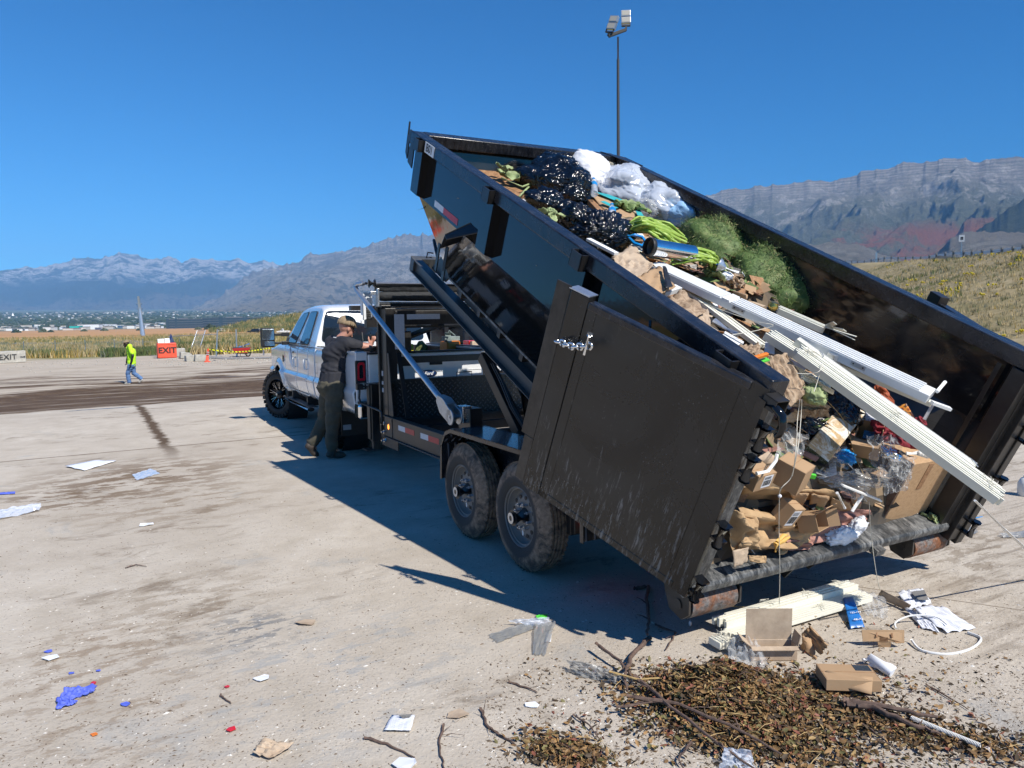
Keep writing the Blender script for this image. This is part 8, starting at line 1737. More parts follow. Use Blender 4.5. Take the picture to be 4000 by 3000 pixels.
c_ = bs(3045, 2118, .02); mb = MB(); mb.tube([bs(3028, 2155, .0), bs(3030, 2125, .01), bs(3060, 2112, .015), bs(3085, 2098, .02)], [.006, .016, .014, .005], 8); mb.tube([bs(3035, 2118, .01), bs(3060, 2092, .03), bs(3078, 2090, .03)], [.010, .012, .004], 8); item('banana_peel', mb, 'banana', 'banana peel lying over the kraft paper', 'banana peel', ang=60)
# clear films
def film(pts, lab, seed, amp=.06, nu=26, nv=22, mt_='clear'): return item('plastic_film', sheet4([Q(*p) if p[2] > .3 else bs(p[0], p[1], p[2]) for p in pts], nu, nv, amp, seed, .08, 12), mt_, lab, 'plastic film', ang=22)
film([(3045, 1660, .66), (3160, 1700, .66), (3130, 1800, .56), (3030, 1790, .56)], 'clear crinkled film beside the near door hinge', 111)
film([(3200, 1760, .56), (3300, 1740, .60), (3320, 1830, .50), (3225, 1830, .46)], 'clear film between the peeling timber and the blue wrapper', 112)
film([(3390, 1700, .68), (3500, 1700, .70), (3560, 1880, .50), (3420, 1860, .50)], 'biggest sheet of crinkled clear film at the mouth', 113, .09)
film([(3480, 1760, .62), (3580, 1790, .62), (3540, 1920, .46), (3450, 1930, .42)], 'clear film hanging in front of the large upright carton', 114, .08)
film([(3190, 1850, .48), (3460, 1820, .52), (3480, 1900, .42), (3240, 1900, .40)], 'long clear film lying over the small cartons', 115, .08)
film([(3230, 1880, .42), (3400, 1870, .44), (3390, 1960, .34), (3330, 1950, .34)], 'clear film tongue hanging above the rose paper', 116, .06)
item('blue_wrapper', bag(Q(3305, 1785, .54), (.055, .05, .035), None, 121, .3, .2, ffreq=5), 'blue', 'bright blue crumpled wrapper at the mouth', 'wrapper', ang=180)
item('foil_piece', bag(Q(3478, 1772, .64), (.06, .06, .03), None, 122, .3, .1), 'chrome', 'scrunched foil under the clear film', 'foil', ang=180)
for a, b, n1, n2, w_, lab, mt_ in (((3115, 1850), (3185, 1862), .46, .46, .018, 'lime green plastic strip below the peeling timber', 'lime'), ((3115, 1832), (3160, 1855), .47, .47, .016, 'yellow plastic strip beside the lime green one', 'yellow')):
    mb = MB(); mb.beam(Q(a[0], a[1], n1), Q(b[0], b[1], n2), w_, .03); item('plastic_strip', mb, mt_, lab, 'strip', bevel=.003)
mb = MB(); mb.tube([bs(2955, 1850, .02), bs(3000, 1840, .02), bs(3030, 1800, .03), bs(3035, 1775, .05)], .010, 6); item('curved_strip', mb, 'white', 'curved white rim of a lid beside the near hinges', 'lid', ang=60)
for i, (a, b, w_, lab) in enumerate((((3290, 1895, .01), (3440, 1955, -.02), .022, 'white slat end sloping over the rose paper'), ((3270, 1925, .0), (3300, 1985, .0), .016, 'white rod standing at the mouth'), ((3370, 1935, .0), (3328, 1998, -.02), .018, 'white handle sticking out above the tissue'))):
    mb = MB(); mb.beam(bs(*a), bs(*b), w_, .008) if i == 0 else mb.cyl(bs(*a), bs(*b), w_*.5, 10); item('white_strip' if i == 0 else 'white_rod', mb, 'white', lab, 'slat' if i == 0 else 'rod')
mb = MB(); P_ = [Q(3540, 1772, .70), Q(3585, 1770, .72), Q(3625, 1780, .72)]; mb.tube(P_, [.012, .014, .016], 10)
for k in range(4): mb.ell(Q(3592+k*10, 1771+k*3.2, .725), (.015, .015, .017), n=10, m_=6)
item('brush_handle', mb, 'white', 'white ribbed brush handle beside the large upright carton', 'handle', ang=60)
item('corn_husk', leaf_cluster(bs(3640, 2030, .05), 6, .06, 131, stem=[bs(3650, 2030, .03), bs(3668, 2070, -.01)]), 'leafpale', 'pale leafy husk caught on the far end of the sill', 'husk', ang=180, solid=.002)
# cords
def cord(pts, lab, r_=.0022, mt_='cord', bead=None, nm='cord'):
    P_ = [Vector(p) for p in pts]; O = []
    for k in range(len(P_)-1):
        p0, p1, p2, p3 = P_[max(k-1, 0)], P_[k], P_[k+1], P_[min(k+2, len(P_)-1)]
        for q in range(8):
            t = q/8; O.append(.5*((2*p1)+(-p0+p2)*t+(2*p0-5*p1+4*p2-p3)*t*t+(-p0+3*p1-3*p2+p3)*t*t*t))
    O.append(P_[-1]); mb = MB(); mb.tube(O, r_, 6); e = top(nm, mb, M[mt_], lab, 'cord', ang=60)
    if bead is not None: mb = MB(); mb.ell(Vector(bead)-e.location, (.010, .010, .010), n=14, m_=10); part('bead', mb, M['whitebag'], e, ang=80)
    return e
def BW_(p): return MBN @ p
cord([BW_(Q(3125, 1560, .90)), BW_(Q(3115, 1640, .80)), BW_(bs(3110, 1750, -.02)), BW_(bs(3092, 1860, -.03)), BW_(bs(3050, 1910, -.03)), BW_(bs(3044, 1960, -.02)), BW_(bs(3043, 2080, -.01)), BW_(bs(3046, 2225, -.06)), BW_(bs(3044, 2360, -.08))], 'cream cord with a bead hanging from the load down to the ground', bead=BW_(bs(3046, 1938, -.03)))
cord([BW_(Q(3132, 1560, .90)), BW_(Q(3128, 1640, .80)), BW_(bs(3118, 1740, -.01)), BW_(bs(3095, 1860, -.025))], 'second cream cord doubled beside the beaded one')
cord([BW_(bs(3395, 1960, -.02)), BW_(bs(3400, 2050, -.02)), BW_(bs(3410, 2150, -.06)), BW_(bs(3425, 2250, -.10)), BW_(bs(3438, 2308, -.12))], 'thin cord hanging over the sill by the large upright carton')
cord([BW_(Q(2730, 1178, 1.08)), BW_(Q(2830, 1215, 1.10)), BW_(Q(2950, 1255, 1.12)), BW_(Q(3020, 1270, 1.13)), BW_(Q(2960, 1290, 1.08)), BW_(Q(2860, 1308, 1.04))], 'cream cord looping over the ridged rail')
cord([BW_(Q(3110, 1458, 1.02)), BW_(Q(3160, 1460, 1.03)), BW_(Q(3200, 1450, 1.06)), BW_(Q(3214, 1418, 1.08)), BW_(Q(3190, 1500, .98)), BW_(Q(3180, 1530, .95))], 'cream cord tied round the long slat bundle')
cord([BW_(Q(3235, 1570, .86)), BW_(Q(3300, 1650, .76)), BW_(Q(3340, 1780, .60)), BW_(bs(3372, 1850, .02))], 'thin brown cord crossing the peeling timber', mt_='straw', r_=.0018)
mb = MB(); a, b, c_ = BW_(Q(3808, 1955, .82)), None, None; g1 = gp(4110, 2250); g0_ = a.lerp(g1, .32); mb.cyl(a, g0_, .006, 8); mb.cyl(g0_, g1+Vector((0, 0, .02)), .008, 8); top('wand', mb, M['white'], 'white wand slanting from the long slat bundle to the ground at right', 'wand', ang=40)
# ------------------------------------------------------------------ litter and spoil on the ground
def G(px, py, h=0):
    """ground point, or the point h above the ground seen at the pixel"""
    d = ray(px, py); k = (h-CH)/d.z; p = CO+d*k; return p
def gi(nm, mb, mt_, lab, cat, group=None, ang=None, **k): return top(nm, mb, M[mt_] if isinstance(mt_, str) else mt_, lab, cat, group, ang, **k)
def gsheet(pts, amp, seed, nu=14, nv=10, rag=.04, k=8):
    mb = sheet4([G(p[0], p[1], p[2] if len(p) > 2 else .008) for p in pts], nu, nv, amp, seed, rag, k); lo = .004
    mb.v = [Vector((v.x, v.y, max(lo, abs(v.z-.0)+.002))) for v in mb.v]; return mb
# blind slats on the ground
def gb(a, b, w_, h, n_, lab, seed, z0=.0):
    a, b = Vector(a), Vector(b); d = b-a; L_ = d.length; x, y, z = frame(d); e = thing('slat_bundle', lab, 'blind slats', place(a, x, z, x.cross(z))); rr2 = random.Random(seed)
    for k in range(n_):
        xx = -w_/2+w_*(k+.5)/n_; mb = MB(); j = rr2.uniform(0, .05); zz = h*(1-.35*abs(k/(n_-1)-.4))
        mb.bx(xx-w_/n_*.44, xx+w_/n_*.44, j, L_-rr2.uniform(0, .04), .003, zz); part('slat', mb, M['cream'], e, bevel=.0015)
    for t in (.35, .62, .9):
        mb = MB(); P_ = [Vector((rr2.uniform(-w_/2, w_/2), L_*t+rr2.uniform(-.05, .05), h+.004+rr2.uniform(0, .012))) for _ in range(9)]; mb.tube(P_, .0012, 4); part('string', mb, M['cord'], e, ang=60)
    return e
gb(G(2800, 2452, .04), G(3330, 2298, .04), .10, .055, 5, 'cream slat bundle on the ground, the one nearer the bin', 21)
gb(G(2830, 2500, .02), G(3390, 2335, .02), .12, .035, 7, 'wider cream slat bundle on the ground beside the open carton', 22)
gb(G(2790, 2505, .02), G(2850, 2540, .02), .10, .05, 6, 'splayed slat ends at the left tip of the ground bundles', 23)
# open carton
def gcarton(px, py, size, rz, rx, ry, lab, open_=None, mt_='card2', h=0, **k):
    p = G(px, py, h); return carton((0, 0, 0), size, Matrix.Rotation(rz, 3, 'Z') @ Matrix.Rotation(rx, 3, 'X') @ Matrix.Rotation(ry, 3, 'Y'), lab, mt_, open_, M0=Matrix.Translation((p.x, p.y, max(0.003, h))), **k)
e = gcarton(3012, 2568, (.24, .09, .075), -.02, 0, 0, 'open carton with its lid standing up, in front of the ground slats', (('y+', .17, -.05), ('x-', .06, .9), ('x+', .06, .25), ('y-', .03, 1.9)), nm='open_carton')
gi('carton_scrap', gsheet([(3130, 2480, .05), (3165, 2445, .10), (3235, 2520, .09), (3205, 2560, .01)], .02, 31, 10, 10), 'card', 'torn curved carton scrap right of the open carton', 'cardboard', ang=30, solid=.004)
gi('carton_scrap', gsheet([(3128, 2535, .0), (3135, 2485, .09), (3175, 2500, .05), (3190, 2580, .0)], .012, 32, 8, 8), 'card', 'upright torn carton panel leaning on the curved scrap', 'cardboard', ang=30, solid=.004)
ic = gi('carton_insert', MB().plate([G(3365, 2462, .09), G(3532, 2462, .09), G(3532, 2512, .03), G(3500, 2514, .03), G(3492, 2508, .03), G(3370, 2506, .03)], (0, -.5, .8), .004), 'card', 'die-cut carton insert with slots standing on the concrete', 'cardboard')
mb = MB(); mb.plate([G(3428, 2508, .03), G(3480, 2510, .03), G(3480, 2528, .0), G(3430, 2528, .0)], (0, -.5, .8), .004); part('tab', MB().add([v-ic.location for v in mb.v], mb.f), M['card'], ic)
for a, b, c, d in (((3422, 2472), (3427, 2472), (3427, 2490), (3422, 2490)), ((3480, 2475), (3486, 2475), (3488, 2492), (3482, 2492)), ((3435, 2492), (3468, 2492), (3468, 2505), (3435, 2505))):
    h_ = .062; mb = MB(); mb.plate([G(a[0], a[1], .077), G(b[0], b[1], .077), G(c[0], c[1], .056 if c[1] < 2500 else .043), G(d[0], d[1], .056 if c[1] < 2500 else .043)], (0, -.5, .8), .0055); part('slot', MB().add([v-ic.location for v in mb.v], mb.f), M['wood'], ic)
e = gcarton(3312, 2668, (.25, .16, .055), -.10, 0, .0, 'flat closed carton with a dark label lying on the leaf pile', None, 'card', .03, sticker=('top', .66, .96, .60, .96, 'offglass'), nm='flat_carton')
gi('card_piece', gsheet([(3228, 2620, .09), (3410, 2648, .09), (3405, 2715, .04), (3212, 2665, .04)], .004, 33, 4, 4, 0), 'card', 'creased front lid of the flat carton hanging down', 'cardboard', ang=30, solid=.004)
# films, papers
def gfilm(pts, lab, seed, amp=.03, mt_='clear', nm='plastic_film', nu=22, nv=18): return gi(nm, gsheet(pts, amp, seed, nu, nv, .09, 12), mt_, lab, 'plastic film', ang=22)
gfilm([(2850, 2500, .08), (2950, 2495, .10), (3010, 2600, .02), (2840, 2615, .02)], 'clear crinkled bag slumped against the open carton', 41, .06)
gfilm([(2830, 2920, .06), (2935, 2935, .06), (2950, 3010, .01), (2810, 3000, .01)], 'clear plastic bag at the bottom edge on a stick', 42, .03, 'milky')
gfilm([(2215, 2578, .05), (2330, 2600, .06), (2340, 2660, .0), (2240, 2640, .0)], 'dusty grey film standing up by the twigs', 43, .03, 'greyfilm')
gfilm([(2330, 2600, .05), (2470, 2650, .04), (2480, 2700, .0), (2330, 2655, .0)], 'dusty grey film twisted beneath the branches', 44, .04, 'greyfilm')
gfilm([(1905, 2480), (2075, 2425, .02), (2090, 2455), (1945, 2510)], 'flat grey film strip on the ground below the shadow', 45, .008, 'greyfilm')
gfilm([(2090, 2440, .03), (2170, 2430, .03), (2130, 2560), (2080, 2555)], 'grey film strip bending towards the camera', 46, .01, 'greyfilm')
gfilm([(1980, 2425, .03), (2140, 2410, .05), (2160, 2445), (2080, 2450)], 'knotted pale film above the grey strips', 47, .03, 'milky')
gi('white_tag', gsheet([(2135, 2477), (2155, 2477), (2152, 2508), (2128, 2508)], .002, 48, 3, 3, 0), 'paper', 'small white tag on the grey film', 'tag', solid=.002)
gi('green_scrap', gsheet([(2092, 2405), (2140, 2400), (2135, 2415), (2100, 2420)], .01, 49, 6, 6), 'lime', 'bright green scrap on the edge of the shadow', 'scrap', solid=.002)
lb = gi('printed_label', gsheet([(3293, 2338, .06), (3330, 2332, .06), (3378, 2450, .012), (3322, 2455, .012)], .006, 51, 12, 4, 0), 'bluecard', 'blue printed size card leaning on the ground slats', 'card', ang=30, solid=.002)
a, b = G(3322, 2400, .045), G(3350, 2440, .028)
for tx_, p_, s_ in (('122-193', (3340, 2395), .022), ('48-72', (3352, 2422), .026)):
    q = G(p_[0], p_[1], .040 if p_[1] < 2410 else .030)+Vector((0, -.003, .006)); dv = (G(3322, 2455, .012)-G(3293, 2338, .06)).normalized(); rt_ = (G(3378, 2450, .012)-G(3322, 2455, .012)).normalized(); nn_ = rt_.cross(-dv).normalized()
    part('lettering', text_mb(tx_, s_, place(q-lb.location, rt_, -dv, nn_), .001), M['whiteink'], lb)
gfilm([(3340, 2300, .02), (3460, 2330, .03), (3470, 2420, .01), (3380, 2400, .02)], 'clear tray-like film behind the blue size card', 52, .02, 'clear')
gi('catalogue', gsheet([(3445, 2305, .06), (3560, 2365, .05), (3540, 2385, .0), (3425, 2335, .0)], .006, 53, 10, 4, 0), 'card2', 'rolled grey brochure in front of the white papers', 'brochure', ang=40, solid=.004)
gi('paper_sheet', gsheet([(3500, 2310, .05), (3600, 2300, .05), (3640, 2355, .02), (3555, 2380, .02)], .02, 54, 14, 12, .02), 'print', 'printed white sheet with a dark picture at the far right', 'paper', ang=30, solid=.001)
gi('dark_picture', gsheet([(3555, 2312, .062), (3610, 2306, .062), (3628, 2345, .04), (3590, 2345, .045)], .004, 55, 6, 4, 0), 'asphalt', 'grey picture printed on the white sheet', 'picture', solid=.001)
gi('paper_sheet', gsheet([(3560, 2372, .05), (3680, 2365, .04), (3812, 2455, .01), (3700, 2472, .01)], .022, 56, 18, 14, .02), 'print', 'largest crumpled printed sheet on the ground at right', 'paper', ang=30, solid=.001)
gi('paper_sheet', gsheet([(3535, 2380, .02), (3600, 2375, .05), (3670, 2470, .005), (3600, 2455, .005)], .02, 57, 12, 12, .02), 'print', 'crumpled sheet tucked under the largest printed one', 'paper', ang=30, solid=.001)
cord([G(3500, 2455, .01), G(3500, 2430, .03), G(3560, 2405, .05), G(3650, 2408, .05), G(3700, 2440, .03)], 'white plastic band arching over the papers', .005, 'white', nm='plastic_band'); cord([G(3560, 2500, .02), G(3600, 2540, .008), G(3700, 2555, .006), G(3790, 2535, .008), G(3832, 2495, .008), G(3780, 2470, .01)], 'flat white plastic band curled on the concrete', .007, 'white', nm='plastic_band')
mb = MB(); P_ = [G(3372, 2580, .03), G(3400, 2570, .04), G(3450, 2605, .035), G(3485, 2630, .02)]; mb.tube(P_, [.012, .022, .026, .022], 12); gi('rolled_paper', mb, 'paper', 'rolled white paper beside the flat carton', 'paper', ang=60)
gi('foam_piece', bag(G(3445, 2600, .02), (.06, .03, .02), Mrot(-.5), 61, .2, .05), 'whitebag', 'white foam lump lying by the rolled paper', 'foam', ang=180)
# scattered pieces on the left
gi('cardboard_sheet', gsheet([(255, 1820, .02), (370, 1798, .015), (455, 1800, .01), (330, 1838, .01)], .006, 71, 10, 6), 'paper', 'long white cardboard sheet on the concrete at left', 'cardboard', ang=30, solid=.004)
gfilm([(0, 1990, .04), (160, 1965, .05), (155, 1995, .01), (-10, 2030, .01)], 'rolled clear plastic bag at the left edge', 72, .03, 'milky')
gfilm([(515, 1855), (590, 1830, .02), (625, 1850), (535, 1875)], 'small torn clear film on the stained concrete', 73, .012, 'milky')
gi('blue_rag', gsheet([(-10, 1925, .02), (60, 1920, .02), (58, 1928), (0, 1932)], .012, 74, 10, 6), 'glove', 'blue scrap at the left edge above the plastic bag', 'rag', ang=40, solid=.003)
gv = [(0, 0), ]
mb = gsheet([(255, 2690, .03), (380, 2678, .03), (345, 2712, .01), (222, 2742, .01)], .026, 75, 26, 14, .10, 12); gi('rubber_glove', mb, 'glove', 'crumpled periwinkle blue glove on the near concrete', 'glove', ang=40, solid=.003)
gi('glove_fingers', gsheet([(222, 2725, .02), (300, 2735, .02), (290, 2750), (220, 2770)], .02, 76, 16, 8, .22, 10), 'glove', 'torn fingers of the blue glove', 'glove', ang=40, solid=.003)
for i, (px, py, s_, mt_, lab) in enumerate(((488, 2753, .018, 'glove', 'tiny blue scrap right of the glove'), (190, 2545, .018, 'glove', 'tiny blue scrap above the glove'), (277, 2630, .012, 'glove', 'blue fleck nearest above the glove'), (385, 2620, .011, 'glove', 'blue fleck far right above the glove'), (368, 2870, .012, 'orange', 'orange crumb at the lower left'), (902, 2850, .02, 'redbag', 'red and white wrapper bit'), (886, 2683, .010, 'redbag', 'red fleck by the small twig'), (1025, 2652, .032, 'paper', 'small white card piece, upper centre'), (1100, 2930, .010, 'orange', 'orange fleck on the grey card'), (200, 2570, .035, 'paper', 'torn white paper above the glove'), (365, 2670, .014, 'redbag', 'pink shred by the glove'), (2080, 2757, .028, 'paper', 'white chip among the leaf crumbs'), (570, 2050, .05, 'paper', 'slim white strip in the open concrete'), (1200, 2435, .05, 'card2', 'pale card chip left of centre'), (1780, 2795, .045, 'card2', 'tan oval flake near the bottom centre'), (1580, 2990, .05, 'paper', 'torn white scrap at the bottom edge'), (3045, 2645, .02, 'sign', 'white bottle cap by the leaves'), (3862, 2930, .02, 'whitebag', 'white crumb at the lower right'))):
    p = G(px, py, .004); rr2 = random.Random(i+5); k = rr2.randint(5, 8); P_ = [p+Vector((math.cos(6.28*q/k)*s_*rr2.uniform(.6, 1.2)*1.3, math.sin(6.28*q/k)*s_*rr2.uniform(.6, 1.2), rr2.uniform(0, s_*.25))) for q in range(k)]; mb = MB(); mb.plate(P_, (0, 0, 1), .003); gi('litter_scrap', mb, mt_, lab, 'scrap')
gi('white_card', gsheet([(1500, 2852, .012), (1530, 2795, .012), (1620, 2795, .02), (1605, 2855, .01)], .006, 81, 10, 8, .03), 'print', 'torn white printed card at bottom centre', 'card', ang=30, solid=.002)
gi('grey_flap', gsheet([(1555, 2795, .03), (1610, 2790, .03), (1600, 2805, .02), (1575, 2808, .02)], .006, 82, 6, 4), 'asphalt', 'grey torn flap on the white printed card', 'flap', solid=.002)
gi('dirty_card', gsheet([(985, 2940, .02), (1020, 2890, .03), (1150, 2905, .02), (1060, 2965, .01)], .02, 83, 14, 10, .07), 'card2', 'dirty pale folded card at the lower left', 'card', ang=30, solid=.003)
# white jug at the right edge
jp = G(4008, 1936, 0); mb = MB(); mb.lathe([(0, 0), (.07, 0), (.075, .015), (.075, .12), (.05, .17), (.03, .18), (.03, .20), (0, .20)], jp, (0, 0, 1), 20); gi('plastic_jug', mb, 'white', 'white plastic jug standing on the concrete at the right edge', 'jug', ang=50)
# dark films right of the bin
gfilm([(3700, 2050), (3820, 2062, .02), (3815, 2085), (3720, 2080)], 'dark grey film lying behind the far roller', 91, .012, 'greyfilm'); gfilm([(3905, 2085, .02), (4030, 2070, .02), (4030, 2100), (3920, 2100)], 'dark film at the right edge under the wand', 92, .012, 'greyfilm')
cord([G(3770, 2025), G(3800, 2024, .01), G(3838, 2018)], 'blue string right of the far door', .004, 'blue', nm='blue_string')
# ------------------------------------------------------------------ leaf pile (nobody could count the leaves)
r_ = random.Random(77); lm = [simple('dead leaf %d' % i, c, .7, 0, .3, 20, 0) for i, c in enumerate(((.17, .095, .035), (.28, .16, .06), (.07, .046, .024), (.36, .24, .10), (.15, .13, .045), (.24, .085, .05)))]
def leafmesh(cnt, pick, sz, seed):
    rr2 = random.Random(seed); mb = MB()
    for _ in range(cnt):
        q = pick(rr2)
        if q is None: continue
        p, hgt = q; s_ = rr2.uniform(*sz); mb.cur = rr2.choices(range(6), (5, 4, 5, 1.5, 2, 1.2))[0]; Mr = Matrix.Rotation(rr2.uniform(0, 6.3), 3, 'Z') @ Matrix.Rotation(rr2.gauss(0, .7), 3, 'X') @ Matrix.Rotation(rr2.gauss(0, .5), 3, 'Y'); c = p+Vector((0, 0, .006+hgt)); w_ = s_*rr2.uniform(.35, .6); cu = s_*rr2.uniform(-.5, .9)
        vs = [(-s_, 0, 0), (-s_*.3, -w_, cu*.6), (-s_*.3, 0, 0), (-s_*.3, w_, cu*.5), (s_*.45, -w_*.8, cu*.5), (s_*.45, 0, cu*.3), (s_*.45, w_*.8, cu*.8), (s_*1.1, 0, cu*.7)]
        mb.add([c+Mr @ Vector(v) for v in vs], [(0, 1, 2), (0, 2, 3), (1, 4, 5, 2), (2, 5, 6, 3), (4, 7, 5), (5, 7, 6)])
    return mb
def gauss_pick(cx, cy, sx_, sy_, hmax, rot=0):
    c = G(cx, cy, 0); 
    def f(rr2):
        while True:
            a, b = rr2.gauss(0, 1), rr2.gauss(0, 1); k = a*a+b*b
            if k < 5.5: break
        q_ = .55+.75*rr2.random(); a *= q_; b *= q_
        x = a*sx_; y = b*sy_; xr = x*math.cos(rot)-y*math.sin(rot); yr = x*math.sin(rot)+y*math.cos(rot); return c+Vector((xr, yr, 0)), max(0, hmax*(1-k/2.2))*rr2.random()
    return f
def spread(x0, x1, y0, y1):
    return lambda rr2: (G(rr2.uniform(x0, x1), rr2.uniform(y0, y1), 0), 0)
pa_ = gauss_pick(2830, 2745, .23, .15, .04, -.35); pb_ = gauss_pick(2960, 2890, .27, .13, .035, -.3); pc_ = gauss_pick(2200, 2940, .11, .07, .03, -.4); pd_ = gauss_pick(3560, 2860, .34, .10, .02, -.45); pe_ = gauss_pick(3080, 2700, .30, .13, .04)
c1_ = G(2830, 2735, 0)
def mound(p):
    u, v = (p.x-c1_.x)/.8+.5, (p.y-c1_.y)/.50+.5; return max(-.012, -.012+.125*max(0, 1-((u-.5)*2.1)**2-((v-.5)*2.1)**2)*(1+.5*mnoise.noise(Vector((u*6, v*6, 1)))))
def mixpick(rr2):
    k = rr2.random()
    p, h = (pa_ if k < .50 else pb_ if k < .68 else pe_ if k < .80 else pd_ if k < .93 else pc_)(rr2); return p, max(h*.5, mound(p)+rr2.uniform(0, .03))
# soft mound under the leaves
n = N('leaf mould'); o = n.obj(); n.set(color=n.ramp(n.noise(o, 60, 5, .8), [(.3, (.03, .02, .012)), (.6, (.11, .07, .03)), (.8, (.2, .13, .06))]), rough=.9); n.bump(n.noise(o, 90, 4, .8), .9, .02); M['mould'] = n.m
mb = MB(); mb.sheet(lambda u, v: c1_+Vector(((u-.5)*.8, (v-.5)*.50, mound(c1_+Vector(((u-.5)*.8, (v-.5)*.50, 0)))-.006)), 40, 30)
gi('leaf_mound', mb, 'mould', 'dark leaf mould at the core of the leaf pile', 'leaf pile', kind='stuff', ang=180)
top('leaf_pile', leafmesh(15500, mixpick, (.006, .019), 4), lm, 'pile of dry brown leaves spilled on the concrete', 'leaf pile', kind='stuff', ang=180)
top('scattered_leaves', leafmesh(700, lambda rr2: (spread(2050, 3950, 2560, 3000) if rr2.random() < .8 else spread(2850, 3700, 2420, 2560))(rr2), (.006, .014), 6), lm, 'single dry leaves scattered around the pile', 'leaves', kind='stuff', ang=180)
rr3 = random.Random(9); mb = MB()
for _ in range(260):
    p, h = mixpick(rr3); d = Vector((rr3.gauss(0, 1), rr3.gauss(0, .8), rr3.gauss(0, .15))).normalized()*rr3.uniform(.012, .055); p = p+Vector((0, 0, h+.014)); mb.cur = rr3.choices((0, 1), (3, 2))[0]; mb.tube([p-d, p+Vector((0, 0, rr3.uniform(0, .01))), p+d], [.0022, .0018, .001], 4)
top('twig_litter', mb, [M['branch'], M['straw']], 'straw and fine twigs tangled through the leaf pile', 'twigs', kind='stuff')
M['crumb'] = simple('dark crumb', (.13, .095, .065), .9, 0, .4, 30, 0); M['crumb2'] = simple('grey grit', (.30, .28, .25), .9, 0, .4, 30, 0); M['crumb3'] = simple('pale grit', (.62, .60, .56), .9, 0, .2, 30, 0)
def crumbs(cnt, seed, rng, sz, mats_w):
    rr2 = random.Random(seed); mb = MB()
    for _ in range(cnt):
        p = G(rr2.uniform(rng[0], rng[1]), rng[2]+(rng[3]-rng[2])*rr2.random()**rng[4], 0); s_ = rr2.uniform(*sz)*(1.6 if rr2.random() < .06 else 1); mb.cur = rr2.choices((0, 1, 2), mats_w)[0]; a = rr2.uniform(0, 3.14); l_ = s_*rr2.uniform(1, 2.6); dx, dy = math.cos(a)*l_, math.sin(a)*l_; nx, ny = -math.sin(a)*s_*.6, math.cos(a)*s_*.6
        mb.add([p+Vector((-dx, -dy, 0)), p+Vector((nx, ny, 0)), p+Vector((dx, dy, 0)), p+Vector((-nx, -ny, 0)), p+Vector((0, 0, s_*.8))], [(0, 1, 4), (1, 2, 4), (2, 3, 4), (3, 0, 4)])
    return mb
top('grit', crumbs(9000, 5, (-300, 4300, 1900, 3060, .9), (.0022, .0050), (5, 4, 2)), [M['crumb'], M['crumb2'], M['crumb3']], 'grit and crumbs scattered over the concrete', 'grit', kind='stuff')
top('leaf_crumbs', crumbs(3500, 6, (1900, 4100, 2560, 3040, .8), (.0025, .0065), (8, 1, 1)), [M['crumb'], M['crumb2'], M['crumb3']], 'brown crumbs of broken leaf round the pile', 'leaf crumbs', kind='stuff')
# sticks: each one a thing
def stick(pts, r0, lab, mt_='branch', seed=0, twigs=0, nm='stick'):
    P_ = [G(p[0], p[1], p[2] if len(p) > 2 else .008) for p in pts]; O = []
    for k in range(len(P_)-1):
        for q in range(5): t = q/5; O.append(P_[k].lerp(P_[k+1], t))
    O.append(P_[-1]); rr2 = random.Random(seed); O = [o_+Vector((rr2.gauss(0, r0*.5), rr2.gauss(0, r0*.5), 0)) for o_ in O]; mb = MB(); n_ = len(O); mb.tube(O, [r0*(1.1-.7*k/n_)*(1+.2*rr2.random()) for k in range(n_)], 7)
    for _ in range(twigs):
        k = rr2.randrange(2, n_-1); d = Vector((rr2.gauss(0, 1), rr2.gauss(0, 1), rr2.uniform(0, .5))).normalized()*rr2.uniform(.03, .10); mb.tube([O[k], O[k]+d*.5+Vector((0, 0, .006)), O[k]+d], [r0*.4, r0*.3, r0*.15], 5)
    return gi(nm, mb, mt_, lab, 'stick', ang=50)
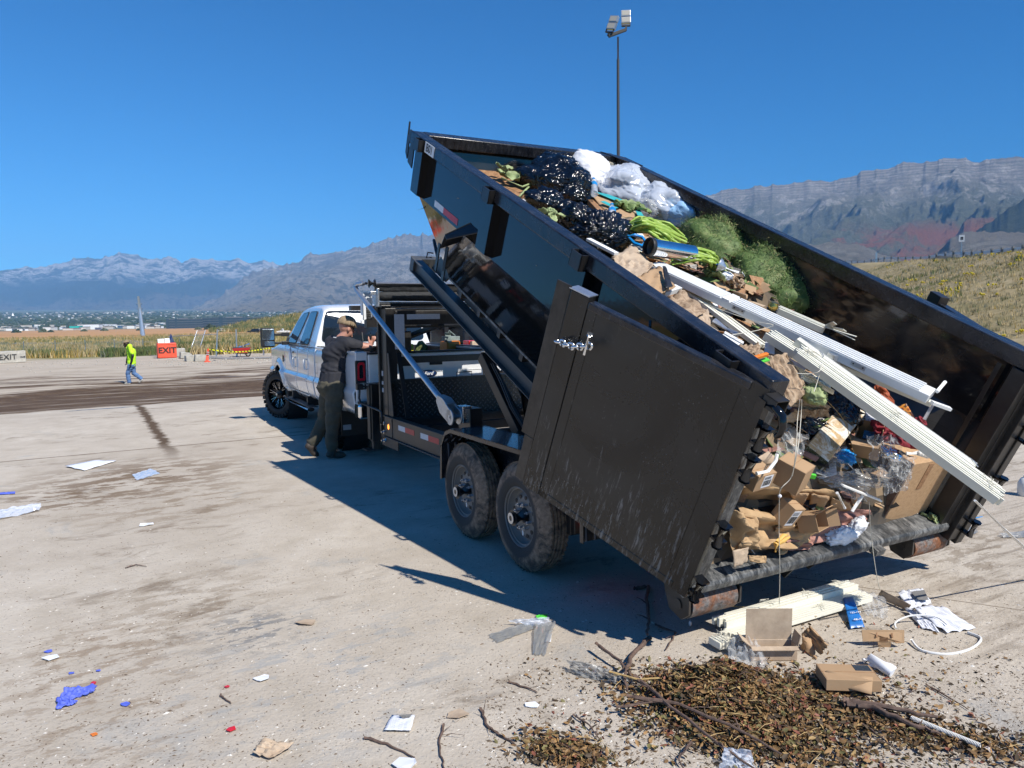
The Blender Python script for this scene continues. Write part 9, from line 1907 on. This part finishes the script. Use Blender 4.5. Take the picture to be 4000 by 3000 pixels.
S_ = [([(2325, 2510, .06), (2420, 2580, .05), (2470, 2650, .04), (2560, 2700, .04)], .008, 'grey branch rising left out of the leaf pile', 3), ([(2475, 2300), (2530, 2290, .02), (2530, 2420, .03), (2530, 2480, .02)], .013, 'thick dark branch standing in the shadow by the roller', 4), ([(2530, 2490, .02), (2470, 2560, .03), (2445, 2620, .05), (2450, 2700, .03)], .011, 'bent reddish branch left of the leaf pile', 2),
 ([(2450, 2720, .05), (2650, 2750, .06), (2850, 2830, .06), (3050, 2940, .04)], .009, 'long grey branch lying across the front of the leaf pile', 5), ([(2480, 2640, .06), (2620, 2760, .06), (2800, 2900, .05), (2960, 3010, .04)], .008, 'dark branch slanting down through the leaf pile', 5), ([(2410, 2760, .04), (2550, 2740, .05), (2700, 2760, .05)], .006, 'curved red twig on the left of the leaf pile', 2),
 ([(3285, 2745, .03), (3420, 2765, .04), (3560, 2830, .03), (3680, 2870, .02)], .014, 'thick grey branch right of the flat carton, the lower one', 1), ([(3300, 2735, .04), (3480, 2765, .05), (3660, 2800, .04)], .013, 'thick brown branch with a sawn end, the upper one', 0), ([(2380, 2625, .07), (2500, 2655, .06), (2700, 2640, .05), (2860, 2580, .05)], .005, 'pale straw twig crossing above the leaves', 1),
 ([(1425, 2882), (1510, 2905), (1625, 2958)], .006, 'straight brown stick at bottom centre', 0), ([(1735, 2828), (1715, 2900), (1722, 2950), (1735, 3010)], .005, 'bowed twig reaching the bottom edge', 2), ([(1880, 2768), (1905, 2840), (1960, 2875), (2020, 2910)], .006, 'curved dark twig left of the small leaf heap', 3), ([(1990, 2663), (2040, 2680), (2100, 2705)], .005, 'short brown twig above the leaf crumbs', 1),
 ([(3620, 2675), (3700, 2720), (3780, 2770)], .004, 'slim straight stick on the bare concrete at right', 0), ([(860, 2712), (885, 2735), (905, 2746)], .004, 'tiny twig in the open concrete at left', 0), ([(490, 2218), (530, 2205), (572, 2212)], .004, 'crossed twigs lying on the open concrete', 2), ([(3850, 2900), (3920, 2960), (4020, 3010)], .006, 'twig at the lower right corner', 2), ([(2700, 2370, .03), (2800, 2360, .03), (2950, 2378, .05), (3190, 2408, .04)], .004, 'yellow straw lying over the open carton and slats', 1), ([(2560, 2440, .02), (2640, 2470, .01), (2600, 2540, .01)], .006, 'hooked twig in front of the roller', 2),
 ([(2240, 2790, .01), (2300, 2830, .02), (2350, 2900, .01)], .004, 'thin twig above the small leaf heap', 3), ([(3360, 2820, .02), (3430, 2870, .02), (3500, 2930, .01)], .004, 'thin twig below the thick branches', 2), ([(2700, 2900, .02), (2650, 2960, .02), (2670, 3010, .01)], .005, 'forked twig at the bottom of the leaf pile', 3)]
for i, (pts, r0, lab, tw_) in enumerate(S_): stick(pts, r0, lab, 'straw' if 'straw' in lab else 'branch', i, tw_)
# coiled white spring hose
mb = MB(); a, b = G(3560, 2815, .015), G(3830, 2925, .012); d = b-a; x, y, z = frame(d); P_ = [a+d*(k/420)+(x*math.cos(k*.75)+y*math.sin(k*.75))*.010+Vector((0, 0, .012)) for k in range(421)]; mb.tube(P_, .0016, 5); gi('coiled_cord', mb, 'white', 'white coiled cord stretched beside the thick branches', 'coiled cord', ang=60)
mb = MB(); mb.ell(G(2696, 2435, .02), (.009, .009, .016)); mb.tube([G(2696, 2425, .035), G(2694, 2395, .03)], .0015, 4); gi('cord_tassel', mb, 'white', 'white teardrop blind tassel near the roller', 'tassel', ang=80)
